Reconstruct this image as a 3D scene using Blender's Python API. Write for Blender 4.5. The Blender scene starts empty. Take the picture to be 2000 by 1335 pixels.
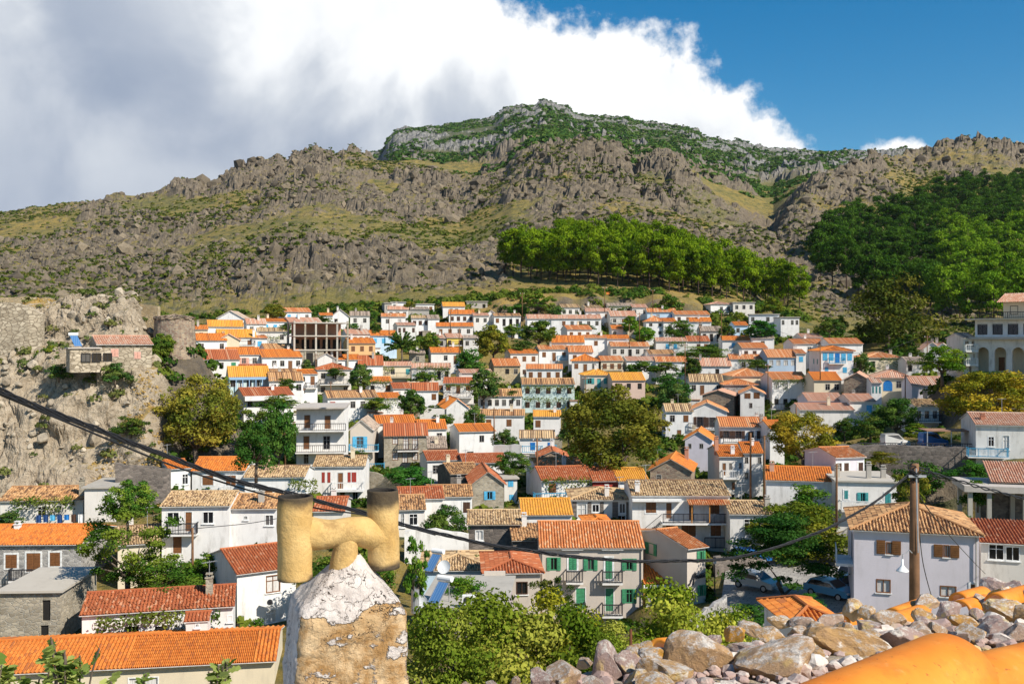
import bpy, math, random
import numpy as np
from mathutils import Vector, Matrix
R = math.radians
random.seed(7); RNG = np.random.default_rng(11)
sc = bpy.context.scene
# ---------------------------------------------------------------- camera
F = 35 / 36 * 2000.0                      # focal length in photograph pixels
cd = bpy.data.cameras.new('camera'); cam = bpy.data.objects.new('camera', cd)
sc.collection.objects.link(cam); sc.camera = cam
cd.lens = 35; cd.sensor_width = 36; cd.clip_start = 0.1; cd.clip_end = 12000
cam.location = (0, 0, 0); cam.rotation_euler = (R(90), 0, 0)
# ---------------------------------------------------------------- light
SUN = Vector((0.60, -0.47, 0.65)).normalized()
w = bpy.data.worlds.new('World'); sc.world = w; w.use_nodes = True
nt = w.node_tree; N = nt.nodes; LK = nt.links; N.clear()
def nn(t, **k):
    n = N.new(t)
    for a, b in k.items(): setattr(n, a, b)
    return n
def wmath(op, a, b=None, c=None):
    n = nn('ShaderNodeMath', operation=op)
    for i, v in enumerate((a, b, c)):
        if v is None: continue
        if hasattr(v, 'is_linked') or hasattr(v, 'links'): LK.new(v, n.inputs[i])
        else: n.inputs[i].default_value = v
    return n.outputs[0]
def wramp(v, a, b, lo=0., hi=1.):
    n = nn('ShaderNodeMapRange', interpolation_type='SMOOTHSTEP')
    LK.new(v, n.inputs[0])
    for i, x in zip((1, 2, 3, 4), (a, b, lo, hi)): n.inputs[i].default_value = x
    return n.outputs[0]
sky = nn('ShaderNodeTexSky', sky_type='NISHITA', sun_disc=False)
sky.sun_elevation = math.asin(SUN.z); sky.sun_rotation = math.atan2(SUN.x, SUN.y)
sky.air_density = 1.0; sky.dust_density = 0.3; sky.ozone_density = 2.5; sky.altitude = 200
hs = nn('ShaderNodeHueSaturation'); hs.inputs['Saturation'].default_value = 1.5; hs.inputs['Value'].default_value = 1.45
hs.inputs['Hue'].default_value = 0.493
LK.new(sky.outputs[0], hs.inputs['Color'])
tc = nn('ShaderNodeTexCoord'); sx = nn('ShaderNodeSeparateXYZ'); LK.new(tc.outputs['Generated'], sx.inputs[0])
X_, Y_, Z_ = sx.outputs
def wnoise(scale, detail, rough=.55, off=(0, 0, 0), dist=0., sc_=(1, 1, 1)):
    mp = nn('ShaderNodeMapping'); mp.inputs['Location'].default_value = off; mp.inputs['Scale'].default_value = sc_
    LK.new(tc.outputs['Generated'], mp.inputs[0])
    n = nn('ShaderNodeTexNoise'); n.inputs['Scale'].default_value = scale; n.inputs['Detail'].default_value = detail
    n.inputs['Roughness'].default_value = rough; n.inputs['Distortion'].default_value = dist
    LK.new(mp.outputs[0], n.inputs['Vector']); return n.outputs[0]
n1 = wnoise(7, 12, .56, (0.3, 0, .1)); n2 = wnoise(2.6, 3, .5, (1.7, .2, 0)); n3 = wnoise(4.5, 7, .5, (5.1, 2, .4), .3)
n4 = wnoise(20, 10, .62, (2, 2, 2))
f0 = wmath('SUBTRACT', wmath('SUBTRACT', wmath('MULTIPLY', Y_, 0.361), wmath('MULTIPLY', X_, 0.438)), Z_)
bul = wmath('MULTIPLY', wmath('SUBTRACT', n1, .5), .19)
f1 = wmath('ADD', wmath('ADD', f0, bul), wmath('MULTIPLY', wmath('SUBTRACT', n4, .5), .085))
mask = wramp(f1, -0.004, 0.02)
# torn blue holes towards the top left of the bank
hole = wramp(wmath('ADD', wmath('MULTIPLY', wmath('SUBTRACT', wnoise(5, 9, .6, (9.4, 1, 3)), .5), 1.0), wmath('MULTIPLY', wmath('SUBTRACT', Z_, .335), 2.0)), .13, .2)
mask = wmath('MULTIPLY', mask, wmath('SUBTRACT', 1., wmath('MULTIPLY', hole, .8)))
# brightness: white along the sunlit upper edge, blue grey deeper in the bank
edge = wramp(f0, .03, .30, 1.0, .0)
br = wmath('ADD', wmath('MULTIPLY', edge, .62), wmath('MULTIPLY', wramp(n3, .34, .62), .50))
br = wmath('ADD', br, wmath('MULTIPLY', wmath('SUBTRACT', n2, .5), .7))
br = wmath('ADD', br, wmath('MULTIPLY', wmath('SUBTRACT', n1, .5), .35))
cr = nn('ShaderNodeValToRGB'); LK.new(wramp(br, -.05, 1.0), cr.inputs[0])
e = cr.color_ramp.elements
e[0].position = 0; e[0].color = (.27, .33, .44, 1); e[1].position = 1; e[1].color = (.95, .95, .95, 1)
for p, c in ((.3, (.40, .45, .54, 1)), (.55, (.56, .60, .66, 1)), (.8, (.85, .87, .89, 1))):
    q = e.new(p); q.color = c
cloudc = nn('ShaderNodeVectorMath', operation='SCALE'); LK.new(cr.outputs[0], cloudc.inputs[0]); cloudc.inputs['Scale'].default_value = 14.5
mx = nn('ShaderNodeMix', data_type='RGBA'); LK.new(mask, mx.inputs[0]); LK.new(hs.outputs[0], mx.inputs[6]); LK.new(cloudc.outputs[0], mx.inputs[7])
bg = nn('ShaderNodeBackground'); bg.inputs['Strength'].default_value = 0.059
LK.new(mx.outputs[2], bg.inputs[0]); wo = nn('ShaderNodeOutputWorld'); LK.new(bg.outputs[0], wo.inputs[0])
w.cycles.sampling_method = 'MANUAL'; w.cycles.sample_map_resolution = 512
sd = bpy.data.lights.new('sun', 'SUN'); sd.energy = 5.0; sd.angle = R(.5); sd.color = (1, .93, .82)
so = bpy.data.objects.new('sun', sd); sc.collection.objects.link(so)
so.rotation_euler = SUN.to_track_quat('Z', 'Y').to_euler()
vs = sc.view_settings; vs.view_transform = 'Standard'; vs.look = 'None'; vs.gamma = 1; vs.exposure = 0.45; vs.use_curve_mapping = False
sc.cycles.max_bounces = 5; sc.cycles.diffuse_bounces = 3; sc.cycles.glossy_bounces = 2; sc.cycles.transparent_max_bounces = 4
sc.cycles.use_denoising = True
# ---------------------------------------------------------------- helpers
def Wp(px, py, D):
    """a point of the world at depth D seen at photo pixel px, py"""
    return Vector(((px - 1000) / F * D, D, (667.5 - py) / F * D))
def link(o): sc.collection.objects.link(o); return o
def tag(o, label=None, cat=None, group=None, kind=None):
    if label: o['label'] = label
    if cat: o['category'] = cat
    if group: o['group'] = group
    if kind: o['kind'] = kind
    return o
def empty(name, loc=(0, 0, 0), rz=0, **k):
    o = link(bpy.data.objects.new(name, None)); o.location = loc; o.rotation_euler = (0, 0, rz); o.empty_display_size = .2
    return tag(o, **k)
class MB:
    def __init__(s): s.v = []; s.f = []; s.m = []; s.uv = {}
    def face(s, pts, m=0, uv=None):
        i = len(s.v); s.v.extend([tuple(p) for p in pts]); s.f.append(tuple(range(i, i + len(pts)))); s.m.append(m)
        if uv is not None: s.uv[len(s.f) - 1] = uv
    def box(s, x0, x1, y0, y1, z0, z1, m=0):
        i = len(s.v)
        s.v += [(x0, y0, z0), (x1, y0, z0), (x1, y1, z0), (x0, y1, z0), (x0, y0, z1), (x1, y0, z1), (x1, y1, z1), (x0, y1, z1)]
        for q in ((3, 2, 1, 0), (4, 5, 6, 7), (0, 1, 5, 4), (1, 2, 6, 5), (2, 3, 7, 6), (3, 0, 4, 7)):
            s.f.append(tuple(i + a for a in q)); s.m.append(m)
        return s
    def bar(s, a, b, w, h=None, m=0):
        a = Vector(a); b = Vector(b); d = (b - a).normalized(); up = Vector((0, 0, 1))
        if abs(d.z) > .95: up = Vector((0, 1, 0))
        x = d.cross(up).normalized() * w / 2; y = x.normalized().cross(d).normalized() * (h or w) / 2
        i = len(s.v)
        for c in (a, b):
            for p in (-x - y, x - y, x + y, -x + y): s.v.append(tuple(c + p))
        for q in ((3, 2, 1, 0), (4, 5, 6, 7), (0, 1, 5, 4), (1, 2, 6, 5), (2, 3, 7, 6), (3, 0, 4, 7)):
            s.f.append(tuple(i + a_ for a_ in q)); s.m.append(m)
        return s
    def tube(s, pts, rs, n=8, m=0, cap=True):
        pts = [Vector(p) for p in pts]
        if not hasattr(rs, '__len__'): rs = [rs] * len(pts)
        rings = []; ref = None
        for k, p in enumerate(pts):
            d = (pts[min(k + 1, len(pts) - 1)] - pts[max(k - 1, 0)]).normalized()
            if ref is None: ref = Vector((0, 0, 1)) if abs(d.z) < .9 else Vector((1, 0, 0))
            x = (ref - d * ref.dot(d)).normalized(); y = d.cross(x); ref = x
            i = len(s.v); rings.append(i)
            for j in range(n):
                a = j * 2 * math.pi / n; s.v.append(tuple(p + (x * math.cos(a) + y * math.sin(a)) * rs[k]))
        for a, b in zip(rings, rings[1:]):
            for j in range(n):
                s.f.append((a + j, a + (j + 1) % n, b + (j + 1) % n, b + j)); s.m.append(m)
        if cap:
            s.f.append(tuple(rings[0] + j for j in reversed(range(n)))); s.m.append(m)
            s.f.append(tuple(rings[-1] + j for j in range(n))); s.m.append(m)
        return s
    def mesh(s, name, mats, smooth=False):
        me = bpy.data.meshes.new(name); me.from_pydata(s.v, [], s.f)
        if not isinstance(mats, (list, tuple)): mats = [mats]
        for m in mats: me.materials.append(m)
        if len(mats) > 1: me.polygons.foreach_set('material_index', s.m)
        if s.uv:
            uvl = me.uv_layers.new(name='t'); arr = np.zeros((len(me.loops), 2), 'f'); st = 0
            for k, f in enumerate(s.f):
                if k in s.uv: arr[st:st + len(f)] = s.uv[k]
                st += len(f)
            uvl.data.foreach_set('uv', arr.ravel())
        if smooth: me.polygons.foreach_set('use_smooth', [True] * len(me.polygons))
        return me
    def build(s, name, mats, parent=None, smooth=False, **k):
        o = link(bpy.data.objects.new(name, s.mesh(name, mats, smooth)))
        if parent: o.parent = parent
        return tag(o, **k)
def np_mesh(name, v, f, mat, attrs=None, smooth=False, cols=4):
    """fast mesh from numpy: v (n,3), f (m,cols)"""
    me = bpy.data.meshes.new(name); me.vertices.add(len(v)); me.vertices.foreach_set('co', np.ascontiguousarray(v, 'f').ravel())
    me.loops.add(f.size); me.loops.foreach_set('vertex_index', np.ascontiguousarray(f, 'i').ravel())
    me.polygons.add(len(f)); me.polygons.foreach_set('loop_start', np.arange(0, f.size, f.shape[1], dtype='i'))
    me.polygons.foreach_set('use_smooth', np.full(len(f), smooth))
    for k, a in (attrs or {}).items():
        at = me.attributes.new(k, 'FLOAT', 'POINT'); at.data.foreach_set('value', np.ascontiguousarray(a, 'f'))
    me.materials.append(mat); me.update(calc_edges=True); return me
def vnoise(x, y, seed=0):
    xi = np.floor(x).astype(np.int64); yi = np.floor(y).astype(np.int64); fx = x - xi; fy = y - yi
    fx = fx * fx * fx * (fx * (fx * 6 - 15) + 10); fy = fy * fy * fy * (fy * (fy * 6 - 15) + 10)
    def h(a, b):
        n = (a * 374761393 + b * 668265263 + seed * 1274126177) & 0xffffffff
        n = ((n ^ (n >> 13)) * 1274126177) & 0xffffffff
        return ((n ^ (n >> 16)) & 0xffff) / 65535.0
    a, b, c, d = h(xi, yi), h(xi + 1, yi), h(xi, yi + 1), h(xi + 1, yi + 1)
    return (a * (1 - fx) + b * fx) * (1 - fy) + (c * (1 - fx) + d * fx) * fy
def fbm(x, y, lam, octv, seed=0, gain=.5, ridge=False):
    s = 0; a = 1; t = 0
    for o in range(octv):
        c, q = math.cos(o * 1.1 + .4), math.sin(o * 1.1 + .4)
        n = vnoise((x * c - y * q) / lam, (x * q + y * c) / lam, seed + o)
        if ridge: n = 1 - abs(2 * n - 1)
        s = s + a * n; t += a; a *= gain; lam /= 2.0
    return s / t
def cell(x, y, lam, seed=0):
    x = x / lam; y = y / lam; xi = np.floor(x).astype(np.int64); yi = np.floor(y).astype(np.int64); f1 = np.full(x.shape, 9.); f2 = f1.copy(); cr = np.zeros(x.shape)
    for a in (-1, 0, 1):
        for b in (-1, 0, 1):
            n = ((xi + a) * 374761393 + (yi + b) * 668265263 + seed * 1274126177) & 0xffffffff; n = ((n ^ (n >> 13)) * 1274126177) & 0xffffffff; n = n ^ (n >> 16)
            r1 = (n & 0x3ff) / 1023.; r2 = ((n >> 10) & 0x3ff) / 1023.; r3 = ((n >> 20) & 0x3ff) / 1023.
            d = np.hypot(xi + a + r1 - x, yi + b + r2 - y); m = d < f1; f2 = np.where(m, f1, np.minimum(f2, d)); cr = np.where(m, r3, cr); f1 = np.where(m, d, f1)
    return f1, f2, cr
def blocky(x, y, lam, seed=0, octv=3, gain=.5):
    s = 0; a = 1; t = 0
    wx = (fbm(x, y, lam * 1.3, 3, seed + 7) - .5) * lam * .9; wy = (fbm(x, y, lam * 1.3, 3, seed + 9) - .5) * lam * .9
    for o in range(octv):
        f1, f2, cr = cell(x + wx, y + wy, lam, seed + o * 3); s = s + a * (cr * .75 + .25 * (1 - f1) - .30 * (1 - sstep(f2 - f1, 0, .16))); t += a; a *= gain; lam *= .45
    return s / t
def sstep(x, a, b):
    t = np.clip((x - a) / (b - a), 0, 1); return t * t * (3 - 2 * t)
# ---------------------------------------------------------------- materials
MAT = {}
class MG:
    """small node-graph writer"""
    def __init__(s, name):
        s.m = bpy.data.materials.new(name); s.m.use_nodes = True; s.t = s.m.node_tree; s.b = s.t.nodes['Principled BSDF']
        s.b.inputs['Roughness'].default_value = .85; s.b.inputs['Specular IOR Level'].default_value = .25
        s.tc = s.t.nodes.new('ShaderNodeTexCoord')
    def n(s, t, ins=None, **k):
        n = s.t.nodes.new(t)
        for a, b in k.items(): setattr(n, a, b)
        for a, b in (ins or {}).items(): s.set(n.inputs[a], b)
        return n
    def set(s, i, v):
        if hasattr(v, 'is_output'): s.t.links.new(v, i)
        elif isinstance(v, (tuple, list)) and len(v) == 3 and i.type == 'RGBA': i.default_value = (*v, 1)
        else: i.default_value = v
    def noise(s, scale, detail=4, rough=.55, vec=None, sc3=None, dist=0):
        v = vec or s.tc.outputs['Object']
        if sc3: v = s.n('ShaderNodeMapping', {'Vector': v, 'Scale': sc3}).outputs[0]
        return s.n('ShaderNodeTexNoise', {'Vector': v, 'Scale': scale, 'Detail': detail, 'Roughness': rough, 'Distortion': dist}).outputs[0]
    def ramp(s, v, a, b, lo=0., hi=1.):
        return s.n('ShaderNodeMapRange', {0: v, 1: a, 2: b, 3: lo, 4: hi}).outputs[0]
    def mix(s, f, a, b, mode='MIX'):
        n = s.n('ShaderNodeMix', data_type='RGBA', blend_type=mode); s.set(n.inputs[0], f); s.set(n.inputs[6], a); s.set(n.inputs[7], b); return n.outputs[2]
    def math(s, op, a, b=0.):
        return s.n('ShaderNodeMath', {0: a, 1: b}, operation=op).outputs[0]
    def bump(s, h, st=.3, d=.05):
        b = s.n('ShaderNodeBump', {'Height': h, 'Strength': st, 'Distance': d}); s.t.links.new(b.outputs[0], s.b.inputs['Normal'])
    def rnd(s): return s.n('ShaderNodeObjectInfo').outputs['Random']
    def attr(s, a): return s.n('ShaderNodeAttribute', attribute_name=a).outputs['Fac']
    def out(s, c, rough=None):
        s.set(s.b.inputs['Base Color'], c)
        if rough is not None: s.set(s.b.inputs['Roughness'], rough)
        return s.m
def plain(name, c, rough=.7, var=.25, scale=3, metal=0, bump=0):
    if name in MAT: return MAT[name]
    g = MG(name); a = tuple(x * (1 - var) for x in c); b = tuple(min(1, x * (1 + var * .6)) for x in c)
    n = g.noise(scale, 5); g.out(g.mix(g.ramp(n, .3, .7), a, b), rough); g.b.inputs['Metallic'].default_value = metal
    if bump: g.bump(g.noise(scale * 6, 4), bump, .02)
    MAT[name] = g.m; return g.m
def plaster(name, c, dirt=.35, dc=(.22, .2, .17)):
    g = MG(name)
    n1 = g.noise(.6, 5); n2 = g.noise(1.4, 8, .72, sc3=(1, 1, .28)); n3 = g.noise(12, 4)
    col = g.mix(g.ramp(n1, .3, .7), tuple(x * .86 for x in c), c)
    col = g.mix(g.math('MULTIPLY', g.ramp(n2, .50, .76), dirt), col, dc)
    col = g.mix(g.math('MULTIPLY', g.math('POWER', g.rnd(), 2.), .42), col, (.60, .53, .43))
    col = g.mix(g.ramp(n3, .3, .8, 0, .10), col, (.3, .28, .25))
    g.bump(n3, .25, .02); return g.out(col, .9)
for nm, c, d in (('white', (.80, .785, .76), .55), ('old_white', (.70, .68, .64), .85), ('cream', (.72, .62, .44), .35), ('beige', (.56, .49, .42), .25),
               ('lavender', (.68, .64, .72), .25), ('lightblue', (.50, .66, .80), .3), ('yellow', (.80, .58, .06), .2), ('pinkish', (.62, .44, .36), .2), ('orange_wall', (.72, .44, .20), .3),
               ('grey', (.36, .34, .31), .5), ('mauve', (.42, .33, .37), .4), ('concrete', (.42, .39, .34), .6), ('paleteal', (.55, .68, .66), .3), ('bluewall', (.22, .42, .66), .2),
               ('brick', (.50, .20, .11), .3), ('terrace', (.50, .45, .40), .6)):
    MAT[nm] = plaster(nm, c, d)
def masonry(name, ca, cb, mortar, s=2.6, rel=.5, zs=1.7):
    g = MG(name)
    mp = g.n('ShaderNodeMapping', {'Vector': g.tc.outputs['Object'], 'Scale': (s, s, s * zs)}).outputs[0]
    nz = g.noise(3, 3, vec=mp); mv = g.n('ShaderNodeVectorMath', {0: mp, 1: g.n('ShaderNodeVectorMath', {0: g.n('ShaderNodeCombineXYZ', {0: nz, 1: nz, 2: nz}).outputs[0], 'Scale': .5}, operation='SCALE').outputs[0]}, operation='ADD').outputs[0]
    v = g.n('ShaderNodeTexVoronoi', {'Vector': mv, 'Scale': 1.0, 'Randomness': .9}); ve = g.n('ShaderNodeTexVoronoi', {'Vector': mv, 'Scale': 1.0, 'Randomness': .9}, feature='DISTANCE_TO_EDGE')
    wn = g.n('ShaderNodeTexWhiteNoise', {'Vector': v.outputs['Color']}, noise_dimensions='3D')
    col = g.mix(wn.outputs['Value'], ca, cb); col = g.mix(g.ramp(g.noise(.5, 4), .4, .7, 0, .4), col, tuple(x * .5 for x in ca))
    ed = g.ramp(ve.outputs[0], .02, .10); col = g.mix(ed, mortar, col)
    g.bump(g.math('ADD', ed, g.math('MULTIPLY', g.noise(18, 3), .3)), rel, .08); MAT[name] = g.out(col, .95); return g.m
masonry('stone', (.26, .22, .16), (.46, .40, .30), (.36, .33, .27)); masonry('dark_stone', (.10, .085, .075), (.24, .20, .17), (.16, .14, .12), 2.2)
masonry('brown_stone', (.20, .13, .10), (.42, .32, .22), (.30, .26, .2), 2.2); masonry('tan_stone', (.40, .30, .17), (.58, .46, .28), (.34, .28, .2), 2.0)
masonry('grey_stone', (.20, .19, .18), (.42, .40, .37), (.45, .43, .40), 2.4); masonry('wall_pale', (.34, .28, .20), (.56, .48, .36), (.2, .16, .11), 1.5)
def tiles(name, ca, cb, cc, p3=.15, grime=.3):
    """ca-cb range of the tile colours, a share p3 of the tiles cc"""
    g = MG(name); uv = g.n('ShaderNodeUVMap', uv_map='t').outputs[0]
    fl = g.n('ShaderNodeVectorMath', {0: uv}, operation='FLOOR').outputs[0]
    add = g.n('ShaderNodeVectorMath', {0: fl, 1: g.n('ShaderNodeCombineXYZ', {2: g.rnd()}).outputs[0]}, operation='ADD').outputs[0]
    wn = g.n('ShaderNodeTexWhiteNoise', {'Vector': add}, noise_dimensions='3D')
    col = g.mix(wn.outputs['Value'], ca, cb)
    w2 = g.n('ShaderNodeSeparateColor', {0: wn.outputs['Color']}).outputs[1]
    col = g.mix(g.math('LESS_THAN', w2, p3), col, cc)
    col = g.mix(g.ramp(g.noise(.9, 6, .65), .48, .72, 0, grime), col, (.13, .085, .05))
    col = g.mix(g.ramp(g.noise(14, 3), .3, .8, 0, .25), col, tuple(x * .6 for x in ca))
    g.bump(g.noise(30, 3), .2, .01); MAT[name] = g.out(col, .8); return g.m
tiles('t_orange', (.52, .150, .026), (.68, .245, .05), (.40, .13, .04), .12, .18)
tiles('t_terra', (.50, .165, .055), (.64, .27, .10), (.66, .40, .22), .18, .3)
tiles('t_red', (.34, .092, .036), (.48, .155, .06), (.54, .27, .15), .12, .25)
tiles('t_pink', (.48, .24, .15), (.60, .34, .23), (.60, .44, .33), .2, .25)
tiles('t_mott', (.40, .20, .085), (.66, .40, .19), (.17, .09, .05), .24, .4)
tiles('t_tan', (.42, .27, .13), (.66, .48, .28), (.20, .12, .07), .22, .4)
tiles('t_grey', (.36, .28, .22), (.54, .42, .32), (.2, .15, .11), .2, .4)
tiles('t_yellow', (.62, .28, .035), (.74, .38, .07), (.62, .27, .06), .15, .2)
for nm, c in (('brown', (.20, .085, .033)), ('darkbrown', (.085, .045, .03)), ('green', (.06, .26, .13)), ('blue', (.02, .18, .50)), ('azure', (.10, .42, .66)), ('red', (.36, .05, .035)), ('teal', (.06, .30, .30)),
              ('wframe', (.74, .74, .72)), ('gframe', (.38, .36, .33)), ('bframe', (.22, .12, .06)), ('iron', (.035, .035, .04)), ('blueiron', (.05, .28, .45)), ('orangewood', (.48, .22, .06)), ('darkgreen', (.02, .07, .05)), ('pinksh', (.62, .34, .26)), ('whiteiron', (.7, .7, .68)), ('navy', (.02, .06, .18))):
    plain(nm, c, .55, .3, 4)
g = MG('glass'); wn = g.n('ShaderNodeTexWhiteNoise', {'Vector': g.n('ShaderNodeCombineXYZ', {0: g.rnd()}).outputs[0]}, noise_dimensions='3D')
g.out(g.mix(g.ramp(wn.outputs[0], .6, 1.), (.012, .013, .016), (.10, .10, .10)), .08); g.b.inputs['Specular IOR Level'].default_value = .5; MAT['glass'] = g.m
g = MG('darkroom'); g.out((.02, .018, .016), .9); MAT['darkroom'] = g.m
g = MG('curtain'); g.out(g.mix(g.ramp(g.noise(9, 2, sc3=(6, 1, .2)), .3, .7), (.35, .33, .30), (.75, .73, .70)), .8); MAT['curtain'] = g.m
plain('wood_pole', (.19, .10, .05), .85, .4, 2, bump=.3); plain('bark', (.13, .10, .075), .95, .4, 3, bump=.5); plain('palebark', (.42, .33, .26), .9, .3, 3, bump=.4); plain('pinebark', (.07, .045, .035), .95, .4, 3)
plain('cable', (.018, .018, .02), .5, .1); plain('rust', (.12, .045, .02), .9, .3, 10); plain('rubber', (.02, .02, .02), .9, .1)
plain('galv', (.45, .46, .47), .45, .2, 6, metal=.6); plain('lampwhite', (.8, .8, .78), .4, .05)
plain('darkroof', (.30, .17, .11), .9, .35, 1.5); plain('shutterwood', (.17, .075, .025), .6, .3, 3)
def leaf(name, ca, cb, cc, tr=.24):
    g = MG(name); wn = g.attr('rnd'); cl = g.attr('clump')
    col = g.mix(wn, ca, cb); col = g.mix(g.ramp(cl, .35, .9), col, cc)
    oi = g.n('ShaderNodeObjectInfo'); col = g.mix(1.0, col, oi.outputs['Color'], 'MULTIPLY')
    d = g.n('ShaderNodeBsdfDiffuse', {'Color': col}); t = g.n('ShaderNodeBsdfTranslucent', {'Color': g.mix(1.0, col, (1.25, 1.15, .5), 'MULTIPLY')})
    m = g.n('ShaderNodeMixShader', {0: tr, 1: d.outputs[0], 2: t.outputs[0]}); g.t.links.new(m.outputs[0], g.t.nodes['Material Output'].inputs[0])
    MAT[name] = g.m
leaf('leaf', (.022, .055, .010), (.085, .155, .026), (.17, .20, .032)); leaf('pineleaf', (.035, .10, .010), (.11, .22, .02), (.17, .29, .03), .3)
leaf('darkleaf', (.012, .045, .010), (.035, .085, .018), (.05, .10, .02), .25); leaf('shrubleaf', (.05, .08, .02), (.12, .15, .04), (.16, .16, .05), .2)
leaf('autumn', (.060, .080, .010), (.24, .22, .028), (.38, .27, .035)); leaf('figleaf', (.10, .17, .03), (.22, .30, .06), (.38, .42, .13))
# ---------------------------------------------------------------- terrain
CTRL = []           # (X, Y, Z) ground points left by the houses
def crv(px, pts): return np.interp(px, [p[0] for p in pts], [p[1] for p in pts])
RIDGE2 = [(-400, 520), (500, 420), (660, 345), (700, 320), (750, 296), (757, 272), (775, 256), (800, 250), (862, 248), (870, 243), (940, 235), (965, 230), (985, 214), (1005, 210), (1020, 206), (1045, 208), (1062, 197), (1078, 200), (1090, 207), (1110, 209), (1120, 222), (1145, 227), (1200, 232), (1225, 229), (1250, 240), (1300, 247), (1340, 250), (1365, 256), (1370, 266), (1420, 276), (1500, 290), (1600, 298), (1700, 299), (1760, 296), (1800, 302), (1900, 310), (2400, 340)]
RIDGE1 = [(-400, 470), (0, 420), (60, 405), (100, 402), (200, 393), (207, 384), (230, 378), (250, 383), (300, 376), (340, 357), (390, 362), (400, 372), (435, 362), (450, 340), (480, 328), (520, 326), (560, 324), (600, 303), (650, 302), (700, 303), (760, 318), (850, 335), (950, 352), (990, 345), (1010, 318), (1040, 300), (1100, 294), (1150, 296), (1180, 300), (1215, 312), (1240, 338), (1255, 325), (1290, 317), (1320, 328), (1350, 352), (1400, 395), (1450, 425), (1490, 455), (1510, 462), (1530, 430), (1560, 392), (1600, 360), (1625, 338), (1660, 322), (1700, 315), (1760, 305), (1800, 297), (1838, 288), (1850, 281), (1880, 279), (1900, 284), (1915, 275), (1930, 283), (1950, 278), (1968, 282), (1990, 298), (2030, 310), (2400, 380)]
R1D = [(-400, 850), (300, 900), (700, 980), (900, 900), (1000, 760), (1300, 740), (1450, 640), (1510, 600), (1600, 700), (1800, 850), (2400, 800)]
BASE = [(-400, 590), (0, 600), (200, 625), (380, 622), (500, 615), (620, 602), (760, 592), (900, 584), (1000, 574), (1150, 563), (1270, 566), (1400, 585), (1500, 598), (1600, 632), (1750, 660), (1900, 660), (2400, 640)]
D0 = 300.
def far_py(px, D):
    b = crv(px, BASE); r1 = crv(px, RIDGE1); d1 = crv(px, R1D); r2 = crv(px, RIDGE2); d2 = 2200.
    sm = sum(crv(px + o, RIDGE1) for o in range(-110, 111, 20)) / 12.0 + 3
    t = np.clip((D - D0) / (d1 - D0), 0, 1); py = b + (sm - b) * t ** (.85 - .27 * np.exp(-((px - 560) / 330.) ** 2)) + (r1 - sm) * sstep(t, .80, 1.)
    # behind the first ridge the land drops, then climbs to the far one
    z1 = (667.5 - r1) / F * d1; z2 = (667.5 - r2) / F * d2
    s = np.clip((D - d1) / (d2 - d1), 0, 1); gap = np.clip((r1 - r2) / 60., 0, 1)
    zz = z1 + (z2 - z1) * s - (22 + 55 * (1 - gap)) * np.sin(np.pi * np.clip(s * 1.6, 0, 1)) ** 1.0 * (1 - .5 * gap)
    pyb = 667.5 - zz * F / np.maximum(D, 1)
    py = np.where(D > d1, pyb, py)
    z = (667.5 - py) / F * D
    z = np.where(D > d2, z2 - (D - d2) * .35, z)
    return z
def village_z(X, D):
    pts = np.array(CTRL); out = np.empty(X.size); x = X.ravel(); d = D.ravel()
    for a in range(0, x.size, 20000):
        dx = x[a:a + 20000, None] - pts[None, :, 0]; dy = d[a:a + 20000, None] - pts[None, :, 1]
        w_ = 1 / (dx * dx + dy * dy * .8 + 12.) ** 1.9
        out[a:a + 20000] = (w_ * pts[None, :, 2]).sum(1) / w_.sum(1)
    return out.reshape(X.shape)
CAST = ([40, 70, 84, 100, 106, 110, 114, 118, 121, 124.5, 126, 128.5, 131, 136, 150, 175], [-24, -22, -20.8, -19.8, -19.2, -16.8, -10, -4.8, -2.4, -1.4, 1.2, 4, 5, 4.6, 2.6, 1])
def castle_w(px, D):
    wob = (vnoise(D / 9., D * 0 + 3.3, 5) - .5) * 50 + (vnoise(D / 2.5, px / 40., 8) - .5) * 26
    return (1 - sstep(px + wob, 268, 352)) * (1 - sstep(D, 150, 185)) * sstep(D, 104, 111)
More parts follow.
